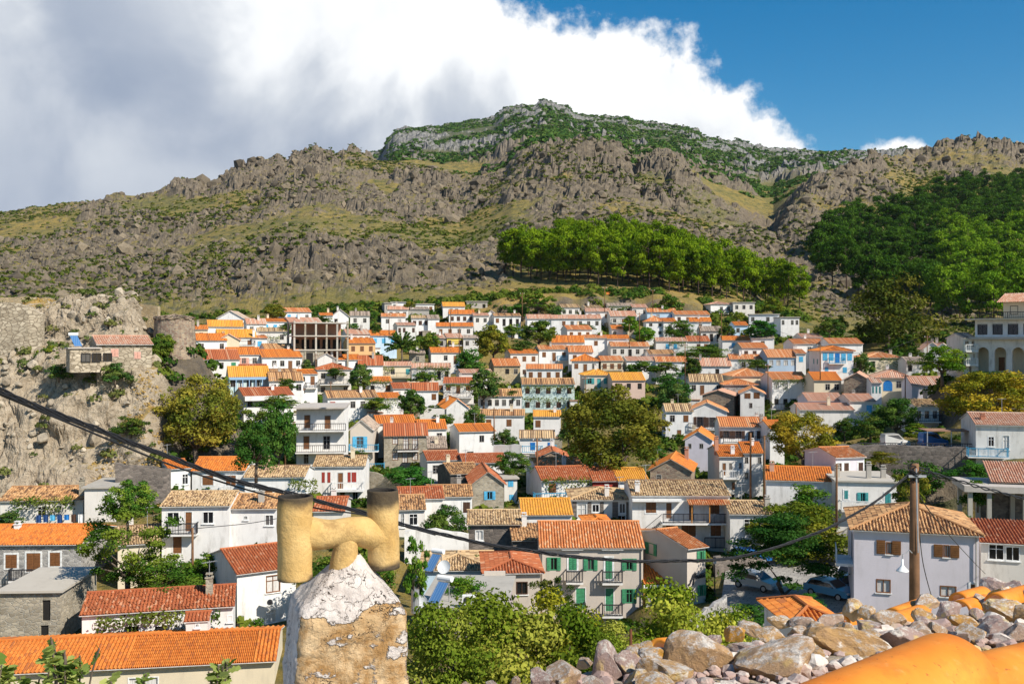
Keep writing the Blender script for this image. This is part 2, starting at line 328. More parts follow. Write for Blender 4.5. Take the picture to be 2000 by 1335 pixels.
def ground_z(X, D, detail=True, crag=True):
    X = np.asarray(X, float); D = np.asarray(D, float)
    px = 1000 + F * X / D
    zv = village_z(X, D); zf = far_py(px, np.maximum(D, D0))
    t = sstep(D, 262, 305); z = zv * (1 - t) + zf * t
    cw = castle_w(px, D); zc = np.interp(D, *CAST) ; z = z * (1 - cw) + zc * cw
    if not detail: return z
    farw = sstep(D, 285, 345)
    cl = fbm(X, D * .8, 95, 6, 3, .68); mk = sstep(cl + .06 * (1 - sstep(D, 430, 560)), .49, .60)      # where rock breaks through
    r1 = crv(px, R1D); knob = np.exp(-((D - r1) / 90.) ** 2); mk = np.clip(mk + .45 * knob * sstep(D, 400, 500), 0, 1)
    crest = sstep(D, 1900, 2150); mk = np.clip(mk + .3 * crest, 0, 1); kn = np.exp(-((px - 1190) / 190.) ** 4) * np.exp(-((D - r1 + 70) / 120.) ** 2) * sstep(fbm(X, D, 55, 4, 19), .34, .50); mk = np.clip(mk + 1.1 * kn, 0, 1)
    gul = np.exp(-((px - (1505 + 12 * np.sin(D / 60.))) / 38.) ** 2) * farw * (1 - sstep(D, 700, 900)); mk = np.clip(mk + gul, 0, 1)
    steep = np.exp(-((px - 560) / 340.) ** 4) * np.exp(-((D - 370) / 150.) ** 2) * sstep(fbm(X, D, 60, 4, 17), .30, .52); mk = np.clip(mk + 1.1 * steep, 0, 1)
    forest = sstep(px, 980, 1030) * (1 - sstep(px, 1560, 1600)) * (1 - sstep(D, 390, 430)); mk = mk * (1 - .85 * forest)
    rid = blocky(X, D, 34, 40, 4, .55) - .35; rid2 = fbm(X, D, 13, 4, 60, .6, True) - .5
    sc_ = np.clip(D / 700., .45, 2.0)
    dz = farw * (mk * (rid * 15 + rid2 * 7.0) * sc_ * (.55 + .45 * mk) * (1 + 1.0 * steep + .7 * kn) * (1 - .45 * sstep(D, 1200, 1700)) + (fbm(X, D, 26, 5, 80) - .5) * 5 * sc_)
    dz += -gul * 7
    dz += (1 - farw) * (1 - cw) * (fbm(X, D, 5, 4, 90) - .5) * .5
    cr_ = fbm(X, D, 11, 5, 130, .58, True) - .5; cr2 = fbm(X * 1.4, D, 3.0, 4, 140, .6, True) - .5
    cmk = sstep(fbm(X, D, 16, 3, 150), .36, .55)
    if crag: dz += cw * ((blocky(X, D, 6.5, 170, 4, .55) - .35) * 3.4 * (.35 + .65 * cmk) + cr_ * 2.2)
    else: dz -= cw * 2.2
    return z + dz, np.clip(mk * farw + cw * cmk, 0, 1), cw
# extra control points: (px, py, D)
for a in [(-400, 1500, 20), (0, 1600, 22), (400, 1650, 24), (800, 1600, 28), (1200, 1500, 30), (1600, 1450, 32), (2000, 1400, 34), (2500, 1400, 34),
          (-300, 1420, 52), (300, 1420, 52), (800, 1400, 55), (1300, 1330, 62), (1420, 1190, 80), (1480, 1158, 84), (1560, 1140, 90), (1620, 1120, 96), (1640, 1085, 104), (1560, 1180, 78), (1620, 1200, 75), (1700, 1190, 78), (1900, 1190, 78), (2200, 1170, 80), (1430, 1100, 98),
          (1700, 872, 122), (1760, 872, 122), (1820, 874, 122), (1890, 878, 122), (2000, 880, 122), (2300, 870, 120), (1750, 868, 132), (1900, 868, 132), (2000, 860, 134),
          (1660, 1000, 114), (1700, 1010, 114), (1745, 1015, 114), (1790, 1020, 113), (1840, 1025, 113), (1885, 1030, 112), (1740, 1010, 108), (1820, 1020, 106), (1900, 1050, 100), (2050, 1060, 100), (1700, 1000, 106),
          (2050, 735, 150), (1880, 735, 150), (1800, 720, 180), (2300, 700, 160), (1750, 668, 240), (1900, 655, 240), (2200, 650, 230), (2400, 640, 270), (2000, 640, 270)]:
    p = Wp(*a); CTRL.append((p.x, p.y, p.z))
for px in range(-400, 2500, 60):
    z = float(far_py(np.array([px * 1.]), np.array([D0]))[0]); CTRL.append(((px - 1000) / F * D0, D0 + 2, z)); CTRL.append(((px - 1000) / F * (D0 - 16), D0 - 16, z - 2.4))
    if px < 300:
        for D in (112, 150, 200, 250): CTRL.append(((px - 1000) / F * D, D, (-19 if D == 112 else -9 + (D - 110) * .04)))
        CTRL.append(((px - 1000) / F * 98, 98, -20.2))
def terrain_material():
    g = MG('hillside'); rk = g.attr('rock'); fr = g.attr('far'); dr = g.attr('dry'); P = g.tc.outputs['Object']
    geo = g.n('ShaderNodeNewGeometry'); nz = g.n('ShaderNodeSeparateXYZ', {0: geo.outputs['Normal']}).outputs[2]
    nb = g.noise(.012, 6, .6, P); ns = g.noise(.18, 6, .65, P); nf = g.noise(1.1, 6, .65, P)
    soil = g.mix(g.ramp(nb, .38, .62), (.27, .19, .045), (.15, .135, .035))
    soil = g.mix(g.ramp(ns, .47, .62), soil, (.055, .07, .02))
    soil = g.mix(g.ramp(nf, .5, .75), soil, (.26, .21, .11))
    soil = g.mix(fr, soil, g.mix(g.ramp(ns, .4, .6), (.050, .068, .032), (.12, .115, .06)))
    dry = g.mix(g.ramp(g.noise(.5, 6, .7, P), .35, .65), (.42, .26, .06), (.30, .22, .09)); soil = g.mix(dr, soil, dry)
    rock = g.mix(g.ramp(g.noise(.35, 7, .7, P), .3, .7), (.060, .048, .034), (.25, .20, .14))
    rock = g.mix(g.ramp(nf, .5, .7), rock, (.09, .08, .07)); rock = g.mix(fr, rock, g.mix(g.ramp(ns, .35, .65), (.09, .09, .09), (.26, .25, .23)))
    rock = g.mix(g.math('MULTIPLY', g.attr('pale'), .75), rock, g.mix(g.ramp(nf, .3, .6), (.33, .26, .18), (.58, .48, .35)))
    m = g.math('MULTIPLY', rk, g.ramp(nz, .93, .80)); m = g.math('MAXIMUM', m, g.ramp(nz, .80, .66)); m = g.math('MAXIMUM', m, g.math('MULTIPLY', g.ramp(ns, .52, .60), rk))
    g.bump(g.math('ADD', nf, g.math('MULTIPLY', g.noise(4, 5, .7, P), .5)), .9, .7)
    return g.out(g.mix(m, soil, rock), .95)
def build_terrain():
    nu, nd = 860, 620
    u = np.linspace(-.78, .78, nu); t = np.linspace(0, 1, nd)
    # rows: near part, village, then dense where the slopes face the camera
    D = np.interp(t, [0, .08, .36, .62, .82, .97, 1.], [14, 60, 300, 620, 1100, 2240, 3600])
    U, DD = np.meshgrid(u, D); X = U * DD; px = 1000 + F * U
    Z, rk, cw = ground_z(X, DD, True, False)
    v = np.stack([X, DD, Z], -1).reshape(-1, 3); i = np.arange(nu * nd).reshape(nd, nu)
    f = np.stack([i[:-1, :-1], i[:-1, 1:], i[1:, 1:], i[1:, :-1]], -1).reshape(-1, 4)
    dry = np.clip(cw * (1 - sstep(np.abs(DD - 104), 12, 40)) + .0, 0, 1) * .95
    dry = np.maximum(dry, np.exp(-((px - 1000) / 120.) ** 2) * np.exp(-((DD - 285) / 24.) ** 2) * .9); dry = np.maximum(dry, np.exp(-((px - 1330) / 90.) ** 2) * np.exp(-((DD - 300) / 22.) ** 2) * .7)
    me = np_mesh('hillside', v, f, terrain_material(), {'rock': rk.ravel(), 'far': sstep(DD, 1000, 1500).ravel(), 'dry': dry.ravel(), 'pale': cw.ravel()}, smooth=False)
    tag(link(bpy.data.objects.new('hillside_terrain', me)), kind='structure')
    # the castle crag as its own dense sheet
    u = np.linspace(-.62, -.318, 430); D = np.interp(np.linspace(0, 1, 400), [0, .25, .75, 1], [97, 110, 134, 176]); U, DD = np.meshgrid(u, D); X = U * DD; Z, rk, cw = ground_z(X, DD)
    Y = DD - cw * (fbm(X, Z + DD * .3, 3.2, 4, 700) - .5) * 2.6; X = X + cw * (fbm(DD, Z + X * .3, 2.6, 4, 720) - .5) * 1.6; Z = np.where(cw < .02, Z - .6, Z)
    v = np.stack([X, Y, Z], -1).reshape(-1, 3); i = np.arange(400 * 430).reshape(400, 430); f = np.stack([i[:-1, :-1], i[:-1, 1:], i[1:, 1:], i[1:, :-1]], -1).reshape(-1, 4)
    dry = cw * (1 - rk * .8)
    me = np_mesh('castle_crag', v, f, bpy.data.materials['hillside'], {'rock': rk.ravel(), 'far': np.zeros(rk.size), 'dry': dry.ravel(), 'pale': cw.ravel()}, smooth=False)
    tag(link(bpy.data.objects.new('castle_crag', me)), kind='structure')
    return
# ---- rocks and shrubs
def rock_mesh(seed, sub=2, flat=.75):
    import bmesh
    bm = bmesh.new(); bmesh.ops.create_icosphere(bm, subdivisions=sub, radius=1); r = random.Random(seed)
    planes = [(Vector((r.gauss(0, 1), r.gauss(0, 1), r.gauss(0, .8))).normalized(), r.uniform(.5, .85)) for _ in range(11)]
    for v_ in bm.verts:
        p = v_.co.copy()
        for n_, d_ in planes:
            k = p.dot(n_)
            if k > d_: p -= n_ * (k - d_)
        v_.co = Vector((p.x, p.y, p.z * flat))
    V = np.array([v_.co[:] for v_ in bm.verts]); Fc = np.array([[x.index for x in f_.verts] for f_ in bm.faces]); bm.free(); return V, Fc
def scatter(name, bases, P, S, mat, kind='stuff', attrs=False, smooth=False, rz=True, lift=0.):
    """join many transformed copies of small base meshes into one"""
    vs_, fs_, at, ac = [], [], [], []; off = 0
    which = RNG.integers(0, len(bases), len(P)); ang = RNG.uniform(0, 6.283, len(P))
    for b, (V, Fc) in enumerate(bases):
        idx = np.where(which == b)[0]
        if not len(idx): continue
        c, s = np.cos(ang[idx])[:, None], np.sin(ang[idx])[:, None]
        x = V[None, :, 0] * c - V[None, :, 1] * s; y = V[None, :, 0] * s + V[None, :, 1] * c; z = np.broadcast_to(V[None, :, 2], x.shape)
        q = np.stack([x, y, z], -1) * S[idx][:, None, :] + P[idx][:, None, :]
        n = V.shape[0]; ff = Fc[None] + (np.arange(len(idx)) * n)[:, None, None] + off; off += n * len(idx)
        vs_.append(q.reshape(-1, 3)); fs_.append(ff.reshape(-1, Fc.shape[1]))
        rr = RNG.random((len(idx), n // 4 if n % 4 == 0 else n)); at.append(np.repeat(rr, 4, 1).ravel() if n % 4 == 0 else rr.ravel()); ac.append(np.repeat(RNG.random(len(idx)), n))
    me = np_mesh(name, np.concatenate(vs_), np.concatenate(fs_), mat, {'rnd': np.concatenate(at), 'clump': np.concatenate(ac)}, smooth)
    o = link(bpy.data.objects.new(name, me)); o['kind'] = kind; return o
def shrub_base(n, seed, ls=.3, squash=.75):
    r = np.random.default_rng(seed); d = r.normal(size=(n, 3)); d /= np.linalg.norm(d, axis=1)[:, None]; d[:, 2] = np.abs(d[:, 2]) * squash + .05
    c = d * r.uniform(.55, 1, n)[:, None]; a = r.normal(size=(n, 3)); a /= np.linalg.norm(a, axis=1)[:, None]
    a = np.cross(a, d + .6 * r.normal(size=(n, 3))); a /= np.linalg.norm(a, axis=1)[:, None]; b = np.cross(a, d); b /= np.linalg.norm(b, axis=1)[:, None]
    s = r.uniform(.6, 1.2, n)[:, None] * ls
    V = np.stack([c - a * s - b * s, c + a * s - b * s, c + a * s + b * s, c - a * s + b * s], 1).reshape(-1, 3)
    return V, np.arange(4 * n).reshape(n, 4)
def cover():
    g = MG('boulder'); P = g.tc.outputs['Object']; rn = g.attr('clump')
    c = g.mix(rn, (.075, .060, .042), (.25, .20, .135)); c = g.mix(g.ramp(g.noise(.9, 6, .7, P), .45, .7, 0, .6), c, (.06, .05, .04)); g.bump(g.noise(2.5, 5, .7, P), .8, .3); MAT['boulder'] = g.out(c, .95)
    bases = [rock_mesh(s, 1) for s in range(6)]
    n = 60000; px = RNG.uniform(-150, 2150, n); D = D0 + 15 + (1000 - D0) * RNG.random(n) ** 1.3; X = (px - 1000) / F * D
    z, mk, _ = ground_z(X, D); d1 = crv(px, R1D)
    wood = (px > 985) & (px < 1580) & (D < 400)
    keep = (RNG.random(n) < (.03 + .35 * mk)) & (D < d1 * 1.03) & ~wood
    px, D, X, z, mk = (a[keep][:9000] for a in (px, D, X, z, mk))
    s = np.clip(RNG.lognormal(-.5, .6, len(X)), .2, 2.8) * (D / 520.) ** .6 * (1 + mk * .9)
    scatter('boulders', bases, np.stack([X, D, z - s * .1], 1), np.stack([s * RNG.uniform(.7, 1.4, len(s)), s * RNG.uniform(.7, 1.4, len(s)), s * RNG.uniform(.6, 1.5, len(s))], 1), MAT['boulder'])
    # low shrubs on the near slopes
    sb = [shrub_base(14, s, .34) for s in range(4)]
    n = 80000; px = RNG.uniform(-150, 2150, n); D = D0 + (1000 - D0) * RNG.random(n) ** 1.0; X = (px - 1000) / F * D; z, mk, _ = ground_z(X, D)
    g1 = fbm(X, D, 90, 4, 200); keep = (RNG.random(n) < sstep(g1, .46, .68) * .6 + .04) & (D < crv(px, R1D) * 1.03)
    D, X, z = (a[keep][:24000] for a in (D, X, z)); s = RNG.uniform(.6, 1.7, len(X)) * (D / 520.) ** .5
    scatter('hillside_shrubs', sb, np.stack([X, D, z - .1], 1), np.stack([s, s, s * .8], 1), MAT['shrubleaf']).color = (.75, .82, .5, 1)
    # woodland scrub on the upper mountain
    n = 55000; px = RNG.uniform(600, 2150, n); D = RNG.uniform(850, 2230, n); X = (px - 1000) / F * D; z, mk, _ = ground_z(X, D)
    g1 = fbm(X, D, 160, 5, 300); keep = (RNG.random(n) < sstep(g1, .33, .50) * (1 - .25 * mk)) & (D > crv(px, R1D) * 1.02)
    D, X, z = (a[keep][:20000] for a in (D, X, z)); s = RNG.uniform(2., 5.5, len(X))
    o = scatter('mountain_scrub', sb, np.stack([X, D, z - .5], 1), np.stack([s, s, s * .8], 1), MAT['darkleaf']); o.color = (1.9, 1.6, 1.6, 1)
    # undergrowth and dry grass between the houses
    sb2 = [shrub_base(60, 50 + s, .15) for s in range(4)]
    n = 9000; px = RNG.uniform(300, 2050, n); D = RNG.uniform(78, 298, n); X = (px - 1000) / F * D; z, _, _ = ground_z(X, D)
    g1 = fbm(X, D, 14, 3, 400); keep = (g1 > .46) & (RNG.random(n) < .62 + .6 * (D > 150)) & ~((px > 1380) & (px < 1700) & (D < 112)); D, X, z = (a[keep] for a in (D, X, z)); s = RNG.uniform(.7, 2.1, len(X)) * np.clip(D / 170, .8, 1.3)
    scatter('garden_undergrowth', sb2, np.stack([X, D, z], 1), np.stack([s, s, s * .9], 1), MAT['leaf']).color = (.75, .8, .7, 1)
    # rocks and tufts on the castle crag
    n = 5000; px = RNG.uniform(-60, 330, n); D = RNG.uniform(104, 134, n); X = (px - 1000) / F * D; z, mk, cw = ground_z(X, D)
    k = (cw > .5) & (mk > .3); s = RNG.lognormal(-.9, .5, n)[k]
    g = MG('pale_rock'); P = g.tc.outputs['Object']; c = g.mix(g.attr('clump'), (.26, .21, .15), (.48, .41, .31)); c = g.mix(g.ramp(g.noise(1.5, 6, .7, P), .48, .7, 0, .7), c, (.14, .12, .10)); g.bump(g.noise(5, 5, .7, P), .7, .15); MAT['pale_rock'] = g.out(c, .95)
    scatter('crag_rocks', [rock_mesh(40 + q, 2) for q in range(5)], np.stack([X, D, z], 1)[k][:260], np.stack([s * RNG.uniform(.8, 1.5, len(s)), s, s * RNG.uniform(.7, 1.6, len(s))], 1)[:260] * .8, MAT['pale_rock'])
    k = (cw > .4) & (mk < .5) & (RNG.random(n) < .8); g = MG('dry_grass'); MAT['dry_grass'] = g.out(g.mix(g.attr('rnd'), (.34, .21, .05), (.50, .34, .11)), .9)
    s = RNG.uniform(.10, .30, k.sum()); scatter('dry_grass', [shrub_base(16, 90, .22)], np.stack([X, D, z], 1)[k], np.stack([s, s, s * 1.2], 1), MAT['dry_grass'])
    k = (cw > .4) & (RNG.random(n) < .02); s = RNG.uniform(.5, 1.3, k.sum()); scatter('crag_shrubs', sb2, np.stack([X, D, z], 1)[k], np.stack([s, s, s * .9], 1), MAT['shrubleaf'])
# ---------------------------------------------------------------- houses
def fD(px, ye):
    d = float(np.interp(ye, [560, 575, 640, 700, 760, 830, 900, 960, 1000, 1060, 1120, 1300], [300, 290, 250, 222, 190, 160, 135, 112, 100, 88, 78, 62]))
    k = float(np.interp(px, [300, 600, 800, 1400, 1800], [.84, .90, 1, 1, .84])); k = 1 - (1 - k) * float(np.interp(ye, [580, 640, 1000, 1060], [.5, 1, 1, .0]))
    return d * k
def frot(px): return float(np.interp(px, [300, 600, 900, 1400, 1800], [27, 20, 7, 0, -9]))
SHMAT = {'b': 'brown', 'g': 'green', 't': 'azure', 'u': 'blue', 'r': 'red', 'n': 'darkbrown', 'k': 'pinksh', 'e': 'teal'}
MESHCACHE = {}
def cached(key, fn):
    if key not in MESHCACHE: MESHCACHE[key] = fn()
    return MESHCACHE[key]
def put(name, me, parent, loc=(0, 0, 0), rz=0, **k):
    o = link(bpy.data.objects.new(name, me)); o.parent = parent; o.location = loc; o.rotation_euler = (0, 0, rz); return tag(o, **k)
def rect_mesh(name, w_, h_, kind):
    """a window, door or shutter, origin at the bottom middle of the wall face, y into the wall"""
    b = MB(); a = w_ / 2
    if kind == 'frame' or kind == 'dframe':
        t = .07; b.box(-a, -a + t, -.02, .14, 0, h_); b.box(a - t, a, -.02, .14, 0, h_); b.box(-a + t, a - t, -.02, .14, h_ - t, h_)
        if kind == 'frame':
            b.box(-a + t, a - t, -.02, .14, 0, t); b.box(-.025, .025, .03, .10, t, h_ - t)
            if h_ > 1.1: b.box(-a + t, -.025, .035, .09, h_ * .66, h_ * .66 + .04); b.box(.025, a - t, .035, .09, h_ * .66, h_ * .66 + .04)
    elif kind == 'pane': b.box(-a + .06, a - .06, .085, .12, .05, h_ - .05)
    elif kind == 'slab': b.box(-a + .07, a - .07, .03, .08, .02, h_ - .07); n = 5; [b.box(-a + .12, a - .12, .015, .03, h_ * (.1 + .8 * q / n), h_ * (.1 + .8 * (q + .6) / n)) for q in range(n)]
    elif kind == 'leafs':      # closed pair of louvred shutters
        for s in (-1, 1):
            x0, x1 = sorted((s * .015, s * (a - .03))); b.box(x0, x1, -.035, .02, .03, h_ - .03)
            n = max(3, int(h_ / .16)); [b.box(x0 + .07, x1 - .07, -.055, -.035, h_ * (.06 + .86 * q / n), h_ * (.06 + .86 * (q + .55) / n)) for q in range(n)]
    elif kind == 'shut':       # one open shutter flat on the wall
        b.box(-a, a, -.07, -.025, 0, h_); n = max(3, int(h_ / .16)); [b.box(-a + .06, a - .06, -.085, -.07, h_ * (.06 + .86 * q / n), h_ * (.06 + .86 * (q + .55) / n)) for q in range(n)]
    elif kind == 'sill': b.box(-a - .08, a + .08, -.10, .0, -.07, -.004)
    elif kind == 'surround':
        b.box(-a - .14, -a, -.035, .05, -.12, h_ + .14); b.box(a, a + .14, -.035, .05, -.12, h_ + .14); b.box(-a, a, -.035, .05, h_, h_ + .14); b.box(-a, a, -.035, .05, -.12, 0)
    return b.mesh(name, {'frame': MAT['wframe'], 'dframe': MAT['wframe']}.get(kind, MAT['wframe']))
def rect_part(name, kind, w_, h_, mat, parent, loc, rz=0):
    w_ = round(w_, 1 if w_ < 3 else 0) or .1; h_ = round(h_, 1)
    def mk():
        m = rect_mesh(name, w_, h_, kind); m.materials.clear(); m.materials.append(MAT[mat]); return m
    return put(name, cached((kind, w_, h_, mat), mk), parent, loc, rz)
def opening(T, code, x, z, w_, h_, near, rz=0, yoff=0):
    """code: w glass window, c curtained, d brown door, D dark opening, o glass with open shutters (+ colour letter), b g t u r n k e closed shutters, G grated blue door ..."""
    fr = 'wframe'
    c = code[0]; col = SHMAT.get(code[1], 'brown') if len(code) > 1 else None
    if c in 'wc':
        if col: fr = col
        elif not near: fr = 'gframe'
        wn_ = rect_part('window', 'frame', w_, h_, fr, T, (x, yoff, z), rz)
        rect_part('pane', 'pane', w_, h_, 'glass' if c == 'w' else 'curtain', wn_, (0, 0, 0))
        if near: rect_part('sill', 'sill', w_, h_, 'wframe', wn_, (0, 0, 0))
    elif c == 'o':
        wn_ = rect_part('window', 'frame', w_, h_, col or 'wframe', T, (x, yoff, z), rz); rect_part('pane', 'pane', w_, h_, 'glass', wn_, (0, 0, 0))
        for s in (-1, 1):
            v = Vector((x + s * w_ * .78 * math.cos(rz), yoff + s * w_ * .78 * math.sin(rz), z)); rect_part('shutter', 'shut', w_ * .5, h_, col or 'brown', T, v, rz)
    elif c == 'd' or c == 'D':
        dr = rect_part('door', 'dframe', w_, h_, 'wframe' if near else 'gframe', T, (x, yoff, z), rz)
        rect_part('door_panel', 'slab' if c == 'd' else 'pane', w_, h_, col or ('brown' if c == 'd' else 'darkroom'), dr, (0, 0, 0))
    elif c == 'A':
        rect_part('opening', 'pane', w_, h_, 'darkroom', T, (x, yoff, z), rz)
    elif c in SHMAT:
        wn_ = rect_part('window', 'frame', w_, h_, 'gframe', T, (x, yoff, z), rz)
        rect_part('shutter', 'leafs', w_, h_, SHMAT[c], wn_, (0, 0, 0))
        if near: rect_part('surround', 'surround', w_, h_, 'wframe', wn_, (0, 0, 0))
def wall_holes(b, W, z0, z1, holes, th=.16, m=0):
    """front wall face in the plane y = 0 with recessed openings; holes (x0, x1, za, zb)"""
    xs = sorted({-W / 2, W / 2, *[h[0] for h in holes], *[h[1] for h in holes]}); zs = sorted({z0, z1, *[h[2] for h in holes], *[h[3] for h in holes]})
    for xa, xb in zip(xs, xs[1:]):
        for za, zb in zip(zs, zs[1:]):
            cx, cz = (xa + xb) / 2, (za + zb) / 2
            if any(h[0] < cx < h[1] and h[2] < cz < h[3] for h in holes): continue
            b.face([(xa, 0, za), (xb, 0, za), (xb, 0, zb), (xa, 0, zb)], m)
    for x0, x1, za, zb in holes:
        b.face([(x0, 0, za), (x0, 0, zb), (x0, th, zb), (x0, th, za)], m); b.face([(x1, 0, zb), (x1, 0, za), (x1, th, za), (x1, th, zb)], m)
        b.face([(x0, 0, zb), (x1, 0, zb), (x1, th, zb), (x0, th, zb)], m); b.face([(x0, 0, za), (x0, th, za), (x1, th, za), (x1, 0, za)], m)
        b.face([(x0, th, za), (x0, th, zb), (x1, th, zb), (x1, th, za)], m)
def tile_patch(b, O, ex, eu, Wd, L, lod, Lf=None, L0f=None, rough=0., rr=None, parts=None):
    """barrel tiles over the slope with corner O, eave direction ex, up-slope direction eu"""
    rr = rr or random; en = ex.cross(eu).normalized()
    if en.z < 0: en = -en
    sp, prof = {0: (.235, ((0, 0), (.14, .055), (.32, .075), (.5, .055), (.62, 0), (.82, -.03), (1, 0))), 1: (.26, ((0, 0), (.2, .06), (.45, .06), (.66, 0), (1, 0))), 2: (.34, ((0, 0), (.33, .085), (.66, 0), (1, 0)))}[lod]
    n = max(2, int(round(Wd / sp))); sp = Wd / n; tl = {0: .38, 1: .42, 2: 99}[lod]; off = rr.randrange(1000)
    for i in range(n):
        s0 = i * sp; la = Lf(s0 + sp / 2) if Lf else L; lb = L0f(s0 + sp / 2) if L0f else 0.
        if la - lb < .1: continue
        nc = max(1, int(math.ceil((la - lb - .04) / tl)))
        for c in range(nc):
            ua = lb + c * tl; ub = min(la, ua + tl + .03); jx = rr.uniform(-rough, rough); jz = abs(rr.gauss(0, rough * .7)); tw = rr.uniform(-rough, rough)
            lo = .028 if nc > 1 else 0
            if parts and parts[2] <= i < parts[3] and c < nc - 1:
                def mk():
                    q = MB(); tile_patch(q, Vector((0, 0, 0)), Vector((1, 0, 0)), Vector((0, 1, 0)), sp, tl + .03, 0)
                    return q.mesh('tile', parts[1])
                me = cached(('tile', parts[1].name, sp), mk); o = link(bpy.data.objects.new('tile', me)); o.parent = parts[0]
                M = Matrix((ex, eu, en)).transposed().to_4x4(); M.translation = O + ex * s0 + eu * ua + en * (.012 if c else .02); o.matrix_basis = M @ Matrix.Rotation(-lo / tl, 4, 'X'); continue
            vs_ = []
            for u_, dz, q in ((ua, lo + jz, tw), (ub, 0 + jz * .4, -tw)):
                for p, h in prof: vs_.append(O + ex * (s0 + p * sp + (jx + q if 0 < p < 1 else 0)) + eu * u_ + en * (h * (1.15 if dz else .9) + dz))
            k = len(prof); i0 = len(b.v); b.v.extend([tuple(v_) for v_ in vs_]); uvc = (i + off + .5, (c if nc > 1 else rr.randrange(9)) + .5)
            for j in range(k - 1):
                b.f.append((i0 + j, i0 + j + 1, i0 + k + j + 1, i0 + k + j)); b.m.append(0)
                # the pan between two cover tiles reads as another tile
                b.uv[len(b.f) - 1] = (uvc[0] + (.0 if prof[j][0] < .6 else 500), uvc[1])
            if nc > 1:
                i1 = len(b.v); b.v.extend([tuple(vs_[j]) for j in range(k)]); b.v.extend([tuple(vs_[j] - en * .05) for j in range(k)])
                for j in range(k - 1):
                    if prof[j][1] > 0 or prof[j + 1][1] > 0: b.f.append((i1 + k + j, i1 + k + j + 1, i1 + j + 1, i1 + j)); b.m.append(0); b.uv[len(b.f) - 1] = uvc
def railing(parent, x0, x1, y, z, h, mat, near, name='railing', side=None):
    b = MB(); r = .046 if near else .05
    b.bar((x0, y, z + h), (x1, y, z + h), r * 1.8, r * 1.8); b.bar((x0, y, z + .08), (x1, y, z + .08), r * 1.4)
    n = max(2, int((x1 - x0) / (.13 if near else .28)))
    for i in range(n + 1):
        x = x0 + (x1 - x0) * i / n; b.bar((x, y, z), (x, y, z + h), r * (1.6 if i % 8 == 0 else .8))
    if side:
        for x in (x0, x1):
            b.bar((x, y, z + h), (x, side, z + h), r * 1.8)
            for q in range(1, 4): yy = y + (side - y) * q / 4; b.bar((x, yy, z), (x, yy, z + h), r)
    return b.build(name, MAT[mat], parent)
def vine_mesh(L, seed, dens=90, h=.5, d=1.2):
    r = np.random.default_rng(seed); n = int(L * dens); c = np.stack([r.uniform(-L / 2, L / 2, n), -r.uniform(0, d, n), r.normal(0, .16, n)], 1)
    g1 = vnoise(c[:, 0] * .9 + seed, c[:, 1] * 0, 3); drop = r.random(n) ** 2 * h * (.3 + 2.2 * g1); c[:, 2] -= drop; c[:, 2] += .15 * vnoise(c[:, 0] * 1.5, c[:, 1] * 2, 9)
    return leaf_quads(c, r, .13)
def leaf_quads(c, r, s, out=None):
    n = len(c); a = r.normal(size=(n, 3)); a /= np.linalg.norm(a, axis=1)[:, None]; o = r.normal(size=(n, 3)) if out is None else out + .55 * r.normal(size=(n, 3))
    b = np.cross(a, o); b /= np.linalg.norm(b, axis=1)[:, None] + 1e-9; a = np.cross(b, o); a /= np.linalg.norm(a, axis=1)[:, None] + 1e-9; s = s * r.uniform(.6, 1.3, n)[:, None]
    V = np.stack([c - a * s, c - b * s * .62, c + a * s, c + b * s * .62], 1).reshape(-1, 3); rn = np.repeat(r.random(n), 4)
    return V, np.arange(4 * n).reshape(n, 4), rn
def vine(x0, x1, y, z, T, dens=70, h=.5, d=1.3, mat='leaf', name='vine'):
    L = round(x1 - x0, 0) or 1; key = ('vine', L, dens, round(h, 1), mat, d)
    def mk():
        V, Fc, rn = vine_mesh(L, int(L * 7 + h * 10), dens, h, d); return np_mesh('vine', V, Fc, MAT[mat], {'rnd': rn, 'clump': vnoise(V[:, 0] * .7, V[:, 2] * .9, 4)})
    o = put(name, cached(key, mk), T, ((x0 + x1) / 2, y, z)); o['kind'] = 'stuff'; return o
def empty_roof(T): return T
HOUSES = []; NC = ((9, 0, 'no'),)
